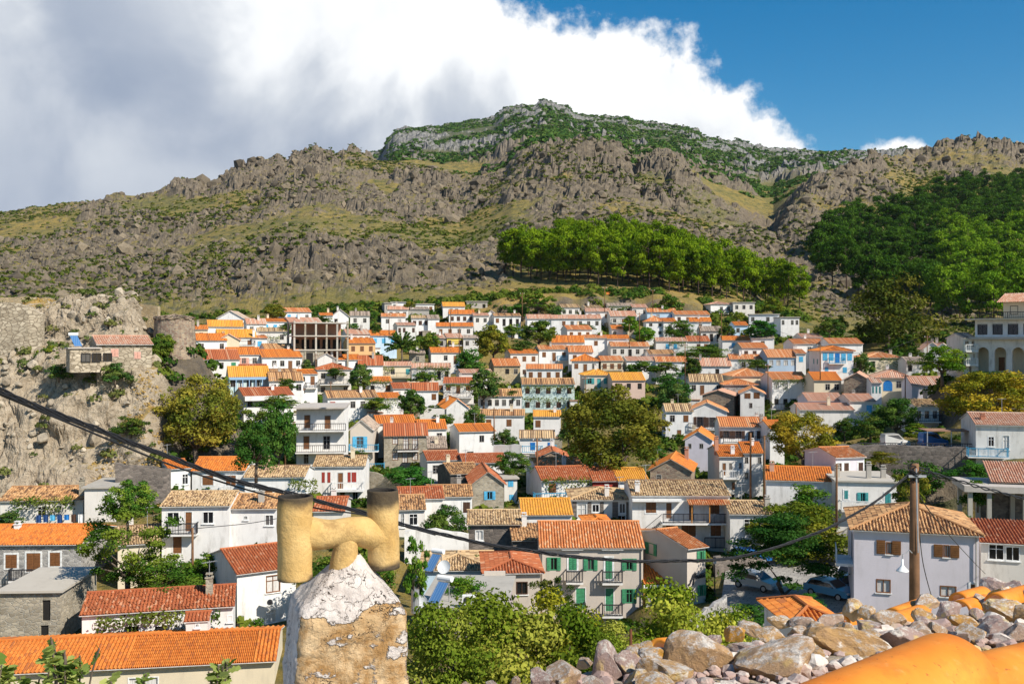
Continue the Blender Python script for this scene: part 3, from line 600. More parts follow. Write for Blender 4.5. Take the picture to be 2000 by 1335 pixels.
def house(x0, x1, yr, ye, yb, typ='g', wall='white', roof='t_orange', rows='', label='', rot=None, D=None, dep=7., win=(), chim=(), balc=(), name=None, cat='house', vines=(), sh=None, under=0., oh=.32, wsz=None, side='', extra=None, rough=None, lod=None):
    xc = (x0 + x1) / 2; D = D or fD(xc, ye); rot = frot(xc) + random.Random(int(x0 * 7 + ye)).uniform(-7, 7) if rot is None else rot; r_ = R(rot)
    C0 = Wp(xc, ye, D); t = Vector((math.cos(r_), math.sin(r_), 0)); n = Vector((math.sin(r_), -math.cos(r_), 0))
    def hit(px, py=667.5):
        d = Vector(((px - 1000) / F, 1, (667.5 - py) / F)); k = C0.dot(n) / d.dot(n); p = d * k; return p
    def loc(px, py=667.5):
        p = hit(px, py); return (p - C0).dot(t) - mid, p.z - zb
    mid = 0; zb = 0
    a = (hit(x0) - C0).dot(t); b_ = (hit(x1) - C0).dot(t); W = b_ - a; mid = (a + b_) / 2
    ze = C0.z; zb_vis = (667.5 - yb) / F * D; H0 = H = max(ze - zb_vis, 2.7)
    low = typ != 's' and H < 4.6 and D > 122 and cat == 'house'; H += 2.4 if low else 0; zb = ze - H
    org = C0 + t * mid; org.z = zb
    T = empty(name or 'village_house', org, r_, label=label, cat=cat, group='houses of the hillside village' if cat == 'house' else None)
    G = org + (-n) * dep * .4; CTRL.append((G.x, G.y, zb)); CTRL.append((org.x + n.x, org.y + n.y, zb - .1))
    near = D < 118; lod = lod if lod is not None else (0 if D < 90 else 1 if D < 150 else 2)
    fz = -3.0
    # openings: explicit windows first, then evenly spaced rows
    ops = []; rr = random.Random(int(x0 * 31 + ye))
    for q in win:
        (xa, z1) = loc(q[1], q[3]); (xb, z0) = loc(q[2], q[4]); ops.append((q[0], (xa + xb) / 2, z0, max(.35, xb - xa), max(.35, z1 - z0)))
    if rows:
        rs = rows.split('/'); sh_ = sh or min(2.9, H0 / len(rs))
        for k, row in enumerate(rs):
            toks = row.split(); z_f = H - (k + 1) * sh_ + (sh_ - 2.75 if sh_ > 2.75 else 0)
            for i, c in enumerate(toks):
                if c == '.': continue
                x = -W / 2 + W * (i + .5) / len(toks); w_ = min((.95 if c[0] != 'd' else .9) * (wsz or 1), W / len(toks) * .62)
                if c[0] in 'dD': hh, zz = min(2.05, sh_ * .78), z_f + .05
                else: hh, zz = min(1.25, sh_ * .45) * (wsz or 1), z_f + sh_ * .32
                ops.append((c, x, zz, w_, hh))
    if low:
        nl = max(1, int(W / 3.4)); [ops.append((rr.choice(('w', 'w', 'b', 'd', 'A', 'n')), -W / 2 + W * (i + .5) / nl, .35, .8, 1.1)) for i in range(nl) if rr.random() < .7]
        ops = [(c, x, (.05 if c == 'd' and z == .35 else z), w_, (1.85 if c == 'd' and z == .35 else h_)) for c, x, z, w_, h_ in ops]
    holes = []
    for c, x, z, w_, h_ in ops:
        w2, h2 = round(w_, 1 if w_ < 3 else 0), round(h_, 1)
        if abs(x) + w2 / 2 < W / 2 - .03: holes.append((x - w2 / 2 + .02, x + w2 / 2 - .02, z + .02, min(z + h2 - .02, H - .05)))
    holes = [h for i, h in enumerate(holes) if not any(h[0] < o[1] and o[0] < h[1] and h[2] < o[3] and o[2] < h[3] for o in holes[:i])]
    b = MB(); wall_holes(b, W, fz, H, holes)
    hw = W / 2
    if typ in 'gh': rise = float(np.clip((667.5 - yr) / F * (D + dep / 2) - ze, .20 * dep / 2, .62 * dep / 2))
    elif typ == 'f': rise = max(.4, (ye - yr) / F * D)
    elif typ == 's': rise = float(np.clip((667.5 - yr) / F * (D + dep) - ze, .12 * dep, .5 * dep))
    else: rise = 0
    if typ == 'g':
        b.face([(-hw, 0, fz), (-hw, 0, H), (-hw, dep / 2, H + rise), (-hw, dep, H), (-hw, dep, fz)]); b.face([(hw, 0, fz), (hw, dep, fz), (hw, dep, H), (hw, dep / 2, H + rise), (hw, 0, H)])
    elif typ == 's':
        b.face([(-hw, 0, fz), (-hw, 0, H), (-hw, dep, H + rise), (-hw, dep, fz)]); b.face([(hw, 0, fz), (hw, dep, fz), (hw, dep, H + rise), (hw, 0, H)])
    else:
        b.face([(-hw, 0, fz), (-hw, 0, H), (-hw, dep, H), (-hw, dep, fz)]); b.face([(hw, 0, fz), (hw, dep, fz), (hw, dep, H), (hw, 0, H)])
    zb2 = H + (rise if typ == 's' else 0)
    b.face([(hw, dep, fz), (-hw, dep, fz), (-hw, dep, zb2), (hw, dep, zb2)])
    if typ == 'f':
        b.face([(-hw, 0, H), (hw, 0, H), (0, 0, H + rise)]); b.face([(hw, dep, H), (-hw, dep, H), (0, dep, H + rise)])
    if typ == 't': b.face([(-hw, .2, H - .15), (hw, .2, H - .15), (hw, dep, H - .15), (-hw, dep, H - .15)])
    wo_ = b.build('wall', MAT[wall], T)
    for c, x, z, w_, h_ in ops: opening(T, c, x, z, w_, h_, near)
    # side windows on the left gable
    for q in side.split():
        c, fy, fz_ = q.split(','); opening(T, c, -hw, H * float(fz_), .8, 1.0 if c[0] not in 'dD' else 1.9, near, R(-90), dep * float(fy))
    # roof
    rf = MB(); ug = .14
    rg = rough if rough is not None else (.03 if roof in ('t_mott', 't_tan', 't_grey') else .008)
    def slab(p0, p1, p2, p3, th=.07, m=1):
        nrm = (Vector(p1) - Vector(p0)).cross(Vector(p3) - Vector(p0)).normalized()
        if nrm.z < 0: nrm = -nrm
        q = [Vector(p) for p in (p0, p1, p2, p3)]; lo = [v_ - nrm * th for v_ in q]; up = [v_ - nrm * .012 for v_ in q]
        rf.face(up, 0); rf.face(lo[::-1], m)
        for i in range(4): j = (i + 1) % 4; rf.face([lo[i], lo[j], up[j], up[i]], m)
    X, Yv = Vector((1, 0, 0)), Vector((0, 1, 0))
    if typ in 'gs':
        run = dep / 2 if typ == 'g' else dep; k = rise / run; L = math.hypot(run + oh, (run + oh) * k)
        eu = Vector((0, 1, k)).normalized(); O = Vector((-hw - ug, -oh, H - oh * k + .06))
        slab(O, O + X * (W + 2 * ug), O + X * (W + 2 * ug) + eu * L, O + eu * L)
        tile_patch(rf, O, X, eu, W + 2 * ug, L, lod, rough=rg, rr=rr, parts=(TP := (empty_roof(T), MAT[roof], 48, 80)) if name == 'long_hall' else None)
        if typ == 'g':
            O2 = Vector((hw + ug, dep + oh, H - oh * k + .06)); e2 = Vector((0, -1, k)).normalized()
            slab(O2, O2 - X * (W + 2 * ug), O2 - X * (W + 2 * ug) + e2 * L, O2 + e2 * L); tile_patch(rf, O2, -X, e2, W + 2 * ug, L, 2, rr=rr)
            if D < 200: rf.tube([(-hw - ug - .02, run, H + rise + .08), (hw + ug + .02, run, H + rise + .08)], .11, 6, 0)
    elif typ == 'f':
        run = hw; k = rise / run; L = math.hypot(run + oh, (run + oh) * k)
        for s in (-1, 1):
            eu = Vector((-s, 0, k)).normalized(); O = Vector((s * (hw + oh), -ug - .12, H - oh * k + .06)); Wd = dep + 2 * ug + .12
            slab(O, O + Yv * Wd, O + Yv * Wd + eu * L, O + eu * L); tile_patch(rf, O, Yv, eu, Wd, L, lod, rough=rg, rr=rr)
        rf.tube([(0, -ug - .14, H + rise + .08), (0, dep + ug, H + rise + .08)], .11, 6, 0)
    elif typ == 'h':
        Wt, Dt = W + 2 * oh, dep + 2 * oh; run = min(Dt, Wt) / 2; k = rise / (dep / 2); ap = H - oh * k + .06
        def lf(Wd, Lm):
            sl = math.hypot(1, k); return lambda s: min(Lm, min(s, Wd - s) * sl)
        Lm = run * math.hypot(1, k)
        for O, ex, e, Wd in ((Vector((-hw - oh, -oh, ap)), X, Vector((0, 1, k)), Wt), (Vector((hw + oh, -oh, ap)), Yv, Vector((-1, 0, k)), Dt), (Vector((hw + oh, dep + oh, ap)), -X, Vector((0, -1, k)), Wt), (Vector((-hw - oh, dep + oh, ap)), -Yv, Vector((1, 0, k)), Dt)):
            eu = e.normalized(); tile_patch(rf, O, ex, eu, Wd, Lm, lod, Lf=lf(Wd, Lm), rough=rg, rr=rr)
            if Wd > 2 * run + .01: slab(O, O + ex * Wd, O + ex * (Wd - run) + eu * Lm, O + ex * run + eu * Lm)
            else: slab(O, O + ex * Wd, O + ex * (Wd / 2 + .01) + eu * Lm, O + ex * (Wd / 2) + eu * Lm)
        zt = ap + run * k + .08; xs = max(Wt / 2 - run, 0); ys = max(Dt / 2 - run, 0); yc = dep / 2
        P1, P2 = ((-xs, yc), (xs, yc)) if xs > 0 else ((0, yc - ys), (0, yc + ys))
        cor = [(-hw - oh, -oh), (hw + oh, -oh), (hw + oh, dep + oh), (-hw - oh, dep + oh)]
        for c_, q in zip(cor, (P1, P2 if xs > 0 else P1, P2, P1 if xs > 0 else P2)): rf.tube([(c_[0], c_[1], ap + .05), (q[0], q[1], zt)], .10, 6, 0)
        rf.tube([(P1[0], P1[1], zt), (P2[0] + .01, P2[1], zt)], .11, 6, 0)
    elif typ == 't':
        rf.box(-hw - .25, hw + .25, -.28, dep + .2, H + .003, H + .17, 1); rf.m = [1] * len(rf.f)
    rf.build('roof', [MAT[roof], MAT['concrete' if wall in ('stone', 'dark_stone', 'brown_stone', 'concrete', 'tan_stone') or typ == 't' else 'wframe']], T)
    def roof_z(x, y):
        if typ == 'g': return H + rise * (1 - abs(y - dep / 2) / (dep / 2))
        if typ == 's': return H + rise * y / dep
        if typ == 'f': return H + rise * (1 - abs(x) / hw)
        if typ == 'h': return H + min(rise, min(y, dep - y, x + hw, hw - x) * rise / (dep / 2))
        return H
    if not chim and typ != 't' and rr.random() < .55: chim = ((rr.uniform(-.35, .35), rr.choice((.35, .55, .8)), 'auto'),)
    for q in chim:
        if q[2] == 'no': continue
        fx, fy, m_ = q[:3]; x, y = fx * W, fy * dep; zz = roof_z(x, y); hh = q[3] if len(q) > 3 else rr.uniform(.7, 1.15); s = .24
        if m_ == 'auto': m_ = rr.choice(('white', 'white', 'old_white', 'cream', 'grey'))
        cb = MB(); cb.box(x - s, x + s, y - s, y + s, zz - .5, zz + hh); cb.box(x - s - .06, x + s + .06, y - s - .06, y + s + .06, zz + hh + .002, zz + hh + .07)
        for q_ in (-1, 1): cb.box(x + q_ * .16 - .04, x + q_ * .16 + .04, y - .15, y + .15, zz + hh + .072, zz + hh + .26)
        cb.box(x - s, x + s, y - s, y + s, zz + hh + .262, zz + hh + .32); cb.build('chimney', MAT[m_], T)
    if D > 130 and cat == 'house' and typ in 'gf' and W > 4.5 and rr.random() < .38:
        s_ = rr.choice((-1, 1)); aw = rr.uniform(1.8, 2.8); x = s_ * (hw - aw / 2 + rr.uniform(0, .9)); ah = rr.uniform(2.1, 2.6); ad = rr.uniform(1.4, 2.4)
        MB().box(x - aw / 2, x + aw / 2, -ad, -.004, fz, ah).build('annex', MAT[rr.choice(('white', 'old_white', 'cream', 'stone', 'white'))], T); MB().box(x - aw / 2 - .12, x + aw / 2 + .12, -ad - .15, -.004, ah + .003, ah + .14).build('annex_roof', MAT[rr.choice(('terrace', 'darkroof', 'concrete'))], T)
        rect_part('opening', 'slab', .8, 1.7, rr.choice(('darkbrown', 'brown', 'azure', 'iron')), T, (x, -ad - .02, .05))
    if D < 175 and chim is not NC and typ != 't' and rr.random() < .45 and cat == 'house':
        x, y = rr.uniform(-.4, .4) * W, dep * rr.uniform(.4, .6); zz = roof_z(x, y); a = MB(); a.bar((x, y, zz - .2), (x, y, zz + 1.9), .045); a.bar((x - .5, y - .3, zz + 1.8), (x + .5, y + .3, zz + 1.8), .035)
        for k in range(5): q_ = -.45 + k * .22; a.bar((x + q_ - .12, y + q_ * .6 + .2, zz + 1.8), (x + q_ + .12, y + q_ * .6 - .2, zz + 1.8), .025)
        a.build('television_aerial', MAT['galv'], T)
    for q in balc:      # (x0, x1, y floor, rail colour[, depth])
        (xa, z0) = loc(q[0], q[2]); (xb, _) = loc(q[1], q[2]); dp = q[4] if len(q) > 4 else 1.1
        B = MB(); B.box(xa, xb, -dp, -.003, z0 - .16, z0); bo = B.build('balcony', MAT['white' if wall != 'cream' else 'cream'], T)
        railing(bo, xa + .04, xb - .04, -dp + .06, z0, .95, q[3], near, side=-.02)
    for q in vines:     # (x0, x1, y, h)
        (xa, z0) = loc(q[0], q[2]); (xb, _) = loc(q[1], q[2]); vine(xa, xb, 0, z0, T, dens=110 if near else 60, h=q[3], d=q[4] if len(q) > 4 else 1.3)
    info = dict(T=T, W=W, H=H, dep=dep, rise=rise, loc=loc, D=D, near=near, roof_z=roof_z, rr=rr)
    if extra: extra(info)
    HOUSES.append(info); return info
H_ = house
# ---- left of the hillside, from the top down
H_(425, 475, 607, 621, 640, 'f', 'white', 't_grey', 'w .', 'white gabled house with a dull grey tiled roof, beside the stone tower', rot=4, dep=9)
H_(406, 475, 625, 637, 650, 'g', 'white', 't_yellow', '. w .', 'low white house with a ribbed golden orange roof below the grey-roofed gable', dep=6)
H_(380, 406, 635, 643, 655, 'g', 'cream', 't_orange', 'w', 'tiny cream house with a short orange roof right beside the round stone tower')
H_(482, 520, 622, 632, 652, 'g', 'white', 't_pink', 'w w', 'small white house half hidden left of the leafy yellow-green tree', dep=5)
H_(512, 563, 622, 628, 642, 'g', 'white', 't_orange', 't t t', 'house with an orange roof and a row of blue windows under a hedge', vines=((514, 560, 641, .4),))
H_(556, 608, 601, 609, 625, 'g', 'white', 't_terra', 't t w', 'topmost left house, white with two pale blue windows and a thin tile roof')
H_(565, 628, 620, 629, 640, 'g', 'white', 't_pink', '', 'low roofed house directly above the unfinished concrete frame')
H_(648, 681, 604, 617, 632, 'f', 'white', 't_grey', 'D .', 'white gable-fronted house at the foot of the rocks left of the centre', rot=10)
H_(625, 650, 611, 616, 628, 'g', 'white', 't_orange', '', 'sliver of a house with an orange roof behind green bushes near the rocks')
H_(684, 722, 608, 616, 632, 'g', 'old_white', 't_grey', 'w w', 'weathered pale house with a brown roof among bushes under the cliff')
H_(677, 722, 643, 652, 664, 'g', 'white', 't_pink', 'b b b b', 'low white house with four small square windows above the orange plastered house')
H_(681, 733, 660, 670, 693, 'g', 'orange_wall', 't_orange', 'b b b', 'orange plastered house with three tall brown windows')
H_(503, 560, 640, 647, 668, 'g', 'old_white', 't_tan', 'w . w', 'old house with a pale tan roof behind the blue-windowed white gable', vines=((520, 545, 658, .7),))
H_(425, 500, 643, 658, 682, 'g', 'white', 't_yellow', 'b w b', 'house with a wide ribbed golden roof over a shaded veranda and tall white chimney', chim=((.44, .02, 'white', 1.4),), balc=((430, 498, 674, 'iron'),))
H_(492, 522, 655, 660, 700, 'g', 'white', 't_terra', 't', 'narrow white wing with one turquoise window right of the golden-roofed veranda', dep=5)
H_(427, 467, 652, 663, 690, 'f', 'cream', 't_terra', '.', 'cream gable wall with no windows between two orange roofed houses', rot=14)
H_(384, 443, 651, 664, 690, 'g', 'white', 't_orange', 'w . w', 'white box house with an orange roof, left gable open as a loggia', side='D,.5,.35', dep=6)
H_(372, 468, 683, 701, 733, 'g', 'white', 't_red', 'og dg w g', 'long white house with green shutters and a green door, left end of the village', dep=7.5)
H_(444, 508, 679, 692, 716, 'g', 'white', 't_orange', 'w ok w', 'white house with pink shutters and an orange roof left of the pergola terrace')
H_(520, 592, 671, 686, 700, 'g', 'white', 't_mott', '', 'house with a broken patchy terracotta roof above the orange one')
H_(512, 590, 683, 697, 724, 'g', 'white', 't_orange', '. w w d w', 'white house with four dark windows under a bright orange roof', dep=8)
H_(471, 524, 712, 721, 735, 'g', 'white', 't_red', '', 'narrow red roof strip behind the blue veranda house')
H_(520, 582, 721, 730, 742, 'g', 'white', 't_mott', '', 'patchy-roofed low house behind the blue veranda, beside the street pole')
H_(582, 620, 722, 730, 775, 'g', 'white', 't_orange', 'w d/w .', 'tall narrow white house with a balcony door, just left of the tall dark pole', balc=((596, 618, 757, 'iron', .8),))
def blue_veranda(h):
    T, W, H = h['T'], h['W'], h['H']; b = MB(); b.box(-W / 2, W / 2, -.55, -.35, H - .55, H - .1)
    for i in range(7): x = -W / 2 + .1 + (W - .2) * i / 6; b.box(x - .07, x + .07, -.52, -.38, .6, H - .55)
    b.box(-W / 2, W / 2, -.5, -.4, .55, .65); b.build('veranda_frame', MAT['bluewall'], T)
H_(447, 526, 716, 735, 762, 'g', 'paleteal', 't_yellow', 'w c w w c', 'house with a bright blue wooden veranda under a golden orange roof', side='w,.5,.4', extra=blue_veranda, dep=8)
H_(526, 592, 727, 743, 775, 'g', 'white', 't_mott', 'w . w w', 'white wing with a mottled roof attached right of the blue veranda')
def fascia(h):
    T, W, H = h['T'], h['W'], h['H']; b = MB(); b.box(-W / 2, W / 2, -1.2, -.002, H - .75, H - .05); b.build('balcony_canopy', MAT['white'], T)
H_(476, 573, 757, 772, 812, 'g', 'white', 't_red', 'w w . .', 'large white house with a red roof and thick white canopy band, big blank left gable', dep=9, extra=fascia)
H_(620, 686, 709, 721, 775, 'h', 'old_white', 't_red', 'w w ./w . w', 'old white house with a red hipped roof and balcony on posts', balc=((624, 684, 750, 'iron', 1.3),))
H_(620, 655, 690, 700, 720, 'f', 'white', 't_grey', '.', 'blank white gable in front of the concrete frame', rot=12, dep=8)
H_(655, 706, 692, 702, 720, 'g', 'white', 't_orange', 'D . D', 'house with a thin orange roof over a dark shaded front, right of the concrete frame')
H_(706, 748, 694, 709, 735, 'g', 'white', 't_red', '. w', 'white house with a dull red roof above the walnut tree')
H_(640, 738, 763, 776, 803, 'g', 'white', 't_mott', 'r . w w w', 'white house with a red door and a mottled golden roof above the apartment block', dep=7, side='w,.5,.35')
H_(724, 775, 645, 655, 700, 'g', 'lightblue', 't_orange', 't t t/e . .', 'pale blue house with light blue upper windows, behind the round palm-like tree')
# ---- centre left
H_(751, 765, 588, 592, 612, 't', 'grey', 't_grey', 'A', 'small roofless grey stone ruin on the top row, far left of its line', dep=5)
H_(764, 792, 587, 590, 601, 't', 'white', 't_grey', 'w .', 'flat white cube on the top row beside the bright green bush')
H_(757, 797, 598, 604, 620, 'g', 'white', 't_pink', 'w w w', 'white house on the top row with three dark windows and a thin roof', dep=5)
H_(808, 848, 590, 594, 606, 't', 'white', 't_grey', 'w . b', 'flat roofed white house on the top row behind the grey stone shed')
H_(797, 838, 599, 604, 625, 's', 'grey', 't_grey', '', 'windowless grey stone shed with a brown edge on the top row', dep=5)
H_(865, 908, 590, 598, 612, 'g', 'white', 't_yellow', '. w w .', 'white house with a pale orange roof left of the raw concrete house')
H_(911, 952, 586, 589, 612, 't', 'grey', 't_grey', 'A . A', 'unplastered grey brown block house with two dark openings, top row', dep=7)
H_(745, 792, 612, 618, 642, 'g', 'white', 't_terra', 'w c', 'white house with a red-orange roof and blue-grey windows on the second row', dep=6)
H_(804, 838, 616, 621, 662, 'g', 'white', 't_tan', 'n n n/n n n', 'tall three storey white house with two rows of very dark shutters', dep=6)
H_(836, 858, 615, 622, 640, 'g', 'white', 't_grey', '', 'bit of a house with a dark sloping roof right of the dark-shuttered tower house')
H_(776, 812, 630, 635, 658, 'g', 'old_white', 't_pink', 'n n . n', 'low house with dark tall windows left of the dark-shuttered tower house')
H_(877, 926, 605, 613, 633, 'g', 'white', 't_orange', 'n n n n', 'white house with an orange roof and four dark navy window shutters')
H_(852, 924, 630, 637, 655, 'g', 'white', 't_orange', 'd b w w', 'white house with a brown door and orange roof under the navy-shuttered one')
H_(925, 955, 611, 616, 638, 'g', 'white', 't_pink', 'w w', 'small white house between the navy-shuttered house and a blank gable')
H_(953, 967, 606, 612, 640, 'f', 'white', 't_grey', '', 'narrow blank white gable end left of the dark veranda', rot=0)
H_(965, 1017, 612, 617, 642, 'g', 'white', 't_mott', 'b D D D', 'white house with a dark open veranda beneath a thin tiled edge')
H_(851, 873, 653, 660, 679, 'g', 'grey', 't_pink', 'A', 'dark garage-like house with a pink tiled roof left of the yellow house')
H_(873, 904, 651, 659, 679, 'g', 'yellow', 't_pink', 'n . n', 'bright yellow house with two dark openings and a balcony', balc=((876, 903, 674, 'iron', .7),))
H_(905, 935, 655, 660, 690, 'g', 'old_white', 't_grey', 'w .', 'small white house behind the utility pole right of the yellow one')
H_(842, 899, 678, 688, 712, 'g', 'white', 't_orange', '. w d', 'white house with a bright orange roof below the yellow house', dep=6)
H_(800, 830, 682, 690, 705, 's', 'stone', 't_grey', 'w', 'small stone outbuilding with one dark window right of the palm-like tree')
H_(745, 804, 706, 714, 740, 'g', 'cream', 't_pink', '. w . e', 'cream house with one turquoise window under a pinkish roof', vines=((745, 770, 719, .3),), balc=((752, 800, 736, 'iron'),))
H_(804, 880, 709, 718, 742, 'g', 'old_white', 't_pink', '. w . D D', 'long low house hidden under a hanging vine pergola with a blue balcony', vines=((812, 880, 717, .8), (850, 880, 722, 1.2)), balc=((806, 842, 740, 'blueiron'),))
H_(700, 748, 693, 712, 735, 'g', 'white', 't_red', 'w .', 'white house with a steep dull red roof and small balcony left of the cream house', dep=6)
H_(720, 765, 736, 745, 768, 'g', 'white', 't_orange', 'D . b', 'house with an orange roof draped with yellow-green vine leaves', vines=((722, 760, 745, .5),))
H_(768, 806, 748, 758, 780, 'g', 'white', 't_red', 'c .', 'white house with a red roof and pale window left of the round dark tree', dep=6)
H_(805, 856, 748, 762, 785, 'g', 'white', 't_red', '. . b', 'white house with two-level red roof touching the balcony house', dep=7)
H_(866, 924, 738, 748, 790, 'g', 'white', 't_red', 'b d b/. . .', 'white two storey house with brown shutters and a long railed balcony', vines=((870, 920, 752, .25),), balc=((866, 923, 775, 'iron'),), dep=9)
H_(900, 962, 721, 728, 745, 'g', 'old_white', 't_pink', '. b .', 'low house with a pinkish roof edge above the large grey-green walnut')
H_(720, 782, 768, 777, 800, 'g', 'white', 't_orange', 'D . .', 'house behind vines with a low orange roof above the two red-roofed barns', vines=((733, 775, 780, .9),))
def arch_door(h):
    T = h['T']; b = MB(); pts = [(-.55, 0)] + [(.55 * math.cos(a), 1.5 + .55 * math.sin(a)) for a in np.linspace(math.pi, 0, 9)] + [(.55, 0)]
    b.face([(x, -.03, z) for x, z in pts]); [b.face([(p[0], -.03, p[1]), (p[0], .0, p[1]), (q[0], .0, q[1]), (q[0], -.03, q[1])]) for p, q in zip(pts, pts[1:])]; b.build('arched_door', MAT['brown'], T)
H_(872, 915, 779, 796, 818, 'f', 'old_white', 't_orange', '', 'small white chapel-like gable with an arched brown door', rot=12, dep=11, extra=arch_door)
H_(936, 1019, 760, 773, 800, 'g', 'white', 't_mott', 'w w w w w w', 'white house with six grey windows in a row under a patchy roof')
H_(925, 1024, 802, 811, 842, 'g', 'white', 't_mott', 'w b . b .', 'white house with two large brown shuttered windows behind a street pole')
H_(1042, 1095, 803, 813, 855, 'g', 'white', 't_yellow', 'b . .', 'white house with a striped golden roof half hidden by the great tree')
H_(965, 1016, 700, 714, 762, 'g', 'tan_stone', 't_terra', '. A w', 'old two storey tan stone house with a double terracotta roof', dep=9)
H_(1028, 1098, 711, 720, 745, 'g', 'white', 't_terra', 'b b b b', 'white house with four brown shuttered windows behind the vine-covered house')
H_(1020, 1122, 739, 750, 805, 'g', 'paleteal', 't_mott', 'n n n n n/n n n n n', 'pale green house overgrown with two rows of vines and dark shutters', vines=((1024, 1120, 755, .7), (1022, 1116, 778, .6), (1110, 1122, 756, 2.)), dep=8)
H_(997, 1051, 682, 690, 708, 'g', 'white', 't_orange', 'b b b', 'low white house with three brown windows under a narrow orange roof')
H_(1053, 1111, 674, 682, 715, 'g', 'white', 't_terra', 'b d b', 'white house with brown shutters and an outside stair with blue rails', balc=((1088, 1112, 703, 'blueiron'),))
H_(1111, 1158, 675, 687, 705, 'g', 'white', 't_terra', 'b b', 'house with a terracotta roof and brown shutters right of the blue-railed stair')
H_(1077, 1141, 655, 668, 680, 'g', 'white', 't_orange', 'w w w w', 'house with a wide bright orange roof and four tiny windows under the eaves')
H_(1108, 1156, 635, 643, 657, 'g', 'white', 't_terra', 'b b b', 'house with a deep brown shaded porch beneath an orange roof, right of the bushy tree')
H_(1030, 1078, 614, 622, 645, 'g', 'white', 't_pink', '. w', 'house with a pinkish roof behind two bushy trees, centre of the second row')
H_(1096, 1132, 594, 600, 616, 'g', 'white', 't_tan', 'w w w', 'small white house with a tan roof just under the long top row terrace')
H_(1077, 1174, 615, 622, 645, 'g', 'white', 't_pink', '. b w w w w', 'long low white terrace house with five small dark windows')
H_(1119, 1160, 572, 575, 593, 'g', 'white', 't_tan', 'w w w', 'left end of the highest terrace, white with large dark windows and flat pale roof', dep=6)
H_(1160, 1233, 571, 577, 593, 'g', 'white', 't_orange', 'b b w u', 'highest terrace house, white with an orange roof and an arched blue door', dep=6)
H_(1233, 1263, 573, 579, 595, 'g', 'bluewall', 't_orange', 'A A', 'blue painted end of the highest terrace with two dark arches', dep=6)
H_(1144, 1176, 596, 601, 606, 'g', 'cream', 't_tan', '', 'low strip of a cream house under the highest terrace')
H_(1144, 1193, 602, 608, 630, 'g', 'white', 't_pink', 'b b b', 'white house with three wide brown shuttered windows beneath the highest terrace')
H_(1185, 1236, 592, 597, 612, 'g', 'white', 't_grey', 'D D D', 'low dark pergola house covered with greenery under the highest terrace', vines=((1187, 1234, 600, .5),))
H_(1235, 1264, 594, 600, 628, 'g', 'white', 't_pink', 'w . w', 'white house with little windows under the blue arches')
H_(1192, 1243, 607, 617, 632, 'g', 'old_white', 't_pink', 'w d w', 'grey-white house with a pink roof and a long front balcony', balc=((1194, 1241, 630, 'iron', .8),))
H_(1195, 1217, 635, 642, 655, 'g', 'white', 't_orange', 'w .', 'small orange-roofed house left of the two bright green trees')
H_(1264, 1320, 602, 609, 628, 'g', 'lightblue', 't_terra', '. c . u', 'pale blue house with a white awning and a deep blue window', dep=6)
H_(1318, 1386, 607, 614, 630, 'g', 'white', 't_terra', 'n b b b', 'house with a terracotta roof and brown windows right of the pale blue house')
H_(1262, 1298, 617, 627, 658, 'h', 'white', 't_terra', 'w w/. w', 'white two storey house with a small hipped roof and bay front', dep=5)
H_(1296, 1322, 621, 628, 645, 'g', 'white', 't_orange', 'w', 'low orange-roofed wing right of the small hipped house')
H_(1347, 1389, 620, 628, 648, 'g', 'white', 't_orange', '. w .', 'low white house with an orange roof just left of the tall white tower house')
H_(1388, 1430, 590, 594, 634, 'h', 'white', 't_pink', '. w w/. w w', 'tall three storey white tower house with a little balcony', rot=10, dep=6, balc=((1412, 1428, 612, 'iron', .7),))
H_(1432, 1474, 588, 591, 616, 't', 'old_white', 't_grey', 'w w w', 'grey-white flat roofed cube right of the tall tower house')
H_(1463, 1522, 611, 614, 652, 't', 'white', 't_grey', 'w . w w', 'long flat roofed white house behind the round dark green tree', rot=-12)
H_(1525, 1561, 616, 620, 648, 't', 'white', 't_pink', 'w . w w', 'rightmost white cube of the upper rows beside the rocky gully')
H_(1565, 1606, 651, 658, 668, 'g', 'white', 't_pink', 'w w', 'tiny house with a pink roof behind the leafy hedge, right end of the rows')
H_(1369, 1410, 637, 646, 660, 'g', 'old_white', 't_grey', 'D D D', 'grey-roofed house with three dark doorways below the tower house')
H_(1435, 1461, 628, 635, 652, 'g', 'lightblue', 't_orange', 'w .', 'tiny pale blue house with an orange roof left of the round dark tree')
H_(1142, 1186, 654, 660, 690, 'g', 'white', 't_terra', '. b .', 'white house with a single double brown window, left half of a long orange roof')
H_(1186, 1229, 654, 661, 686, 'g', 'white', 't_orange', 'b . .', 'white house right half of the long orange roof above the five-window house')
H_(1193, 1268, 668, 676, 697, 'g', 'old_white', 't_terra', 'w w D w w', 'five-window grey-white house with a terracotta roof')
H_(1281, 1342, 659, 666, 685, 'g', 'old_white', 't_pink', '. t t .', 'pale house with blue windows and greenery beside the red roofed house', vines=((1305, 1340, 669, .5),))
H_(1343, 1386, 656, 666, 686, 'g', 'white', 't_red', '. n b', 'white house with a rosy red roof and two dark windows')
H_(1411, 1469, 656, 664, 688, 'g', 'white', 't_orange', '. t . t', 'white house with two upright blue windows beside the hedge')
H_(1468, 1512, 656, 660, 670, 'g', 'white', 't_grey', '. w .', 'low wide white house with a thin dark roof line at the upper right')
H_(1449, 1499, 669, 679, 695, 'g', 'white', 't_terra', 'n n n', 'house with three dark red doors under a terracotta roof')
H_(1268, 1319, 683, 691, 702, 'g', 'white', 't_mott', 'w w w', 'low white house with a patchy roof below the hedge')
H_(1224, 1281, 696, 704, 726, 'g', 'white', 't_pink', '. .', 'pink-roofed house buried in a big green bush')
H_(1281, 1342, 696, 706, 726, 'g', 'white', 't_terra', 'w w . .', 'house with a terracotta double roof and pale wall, right of the green bush')
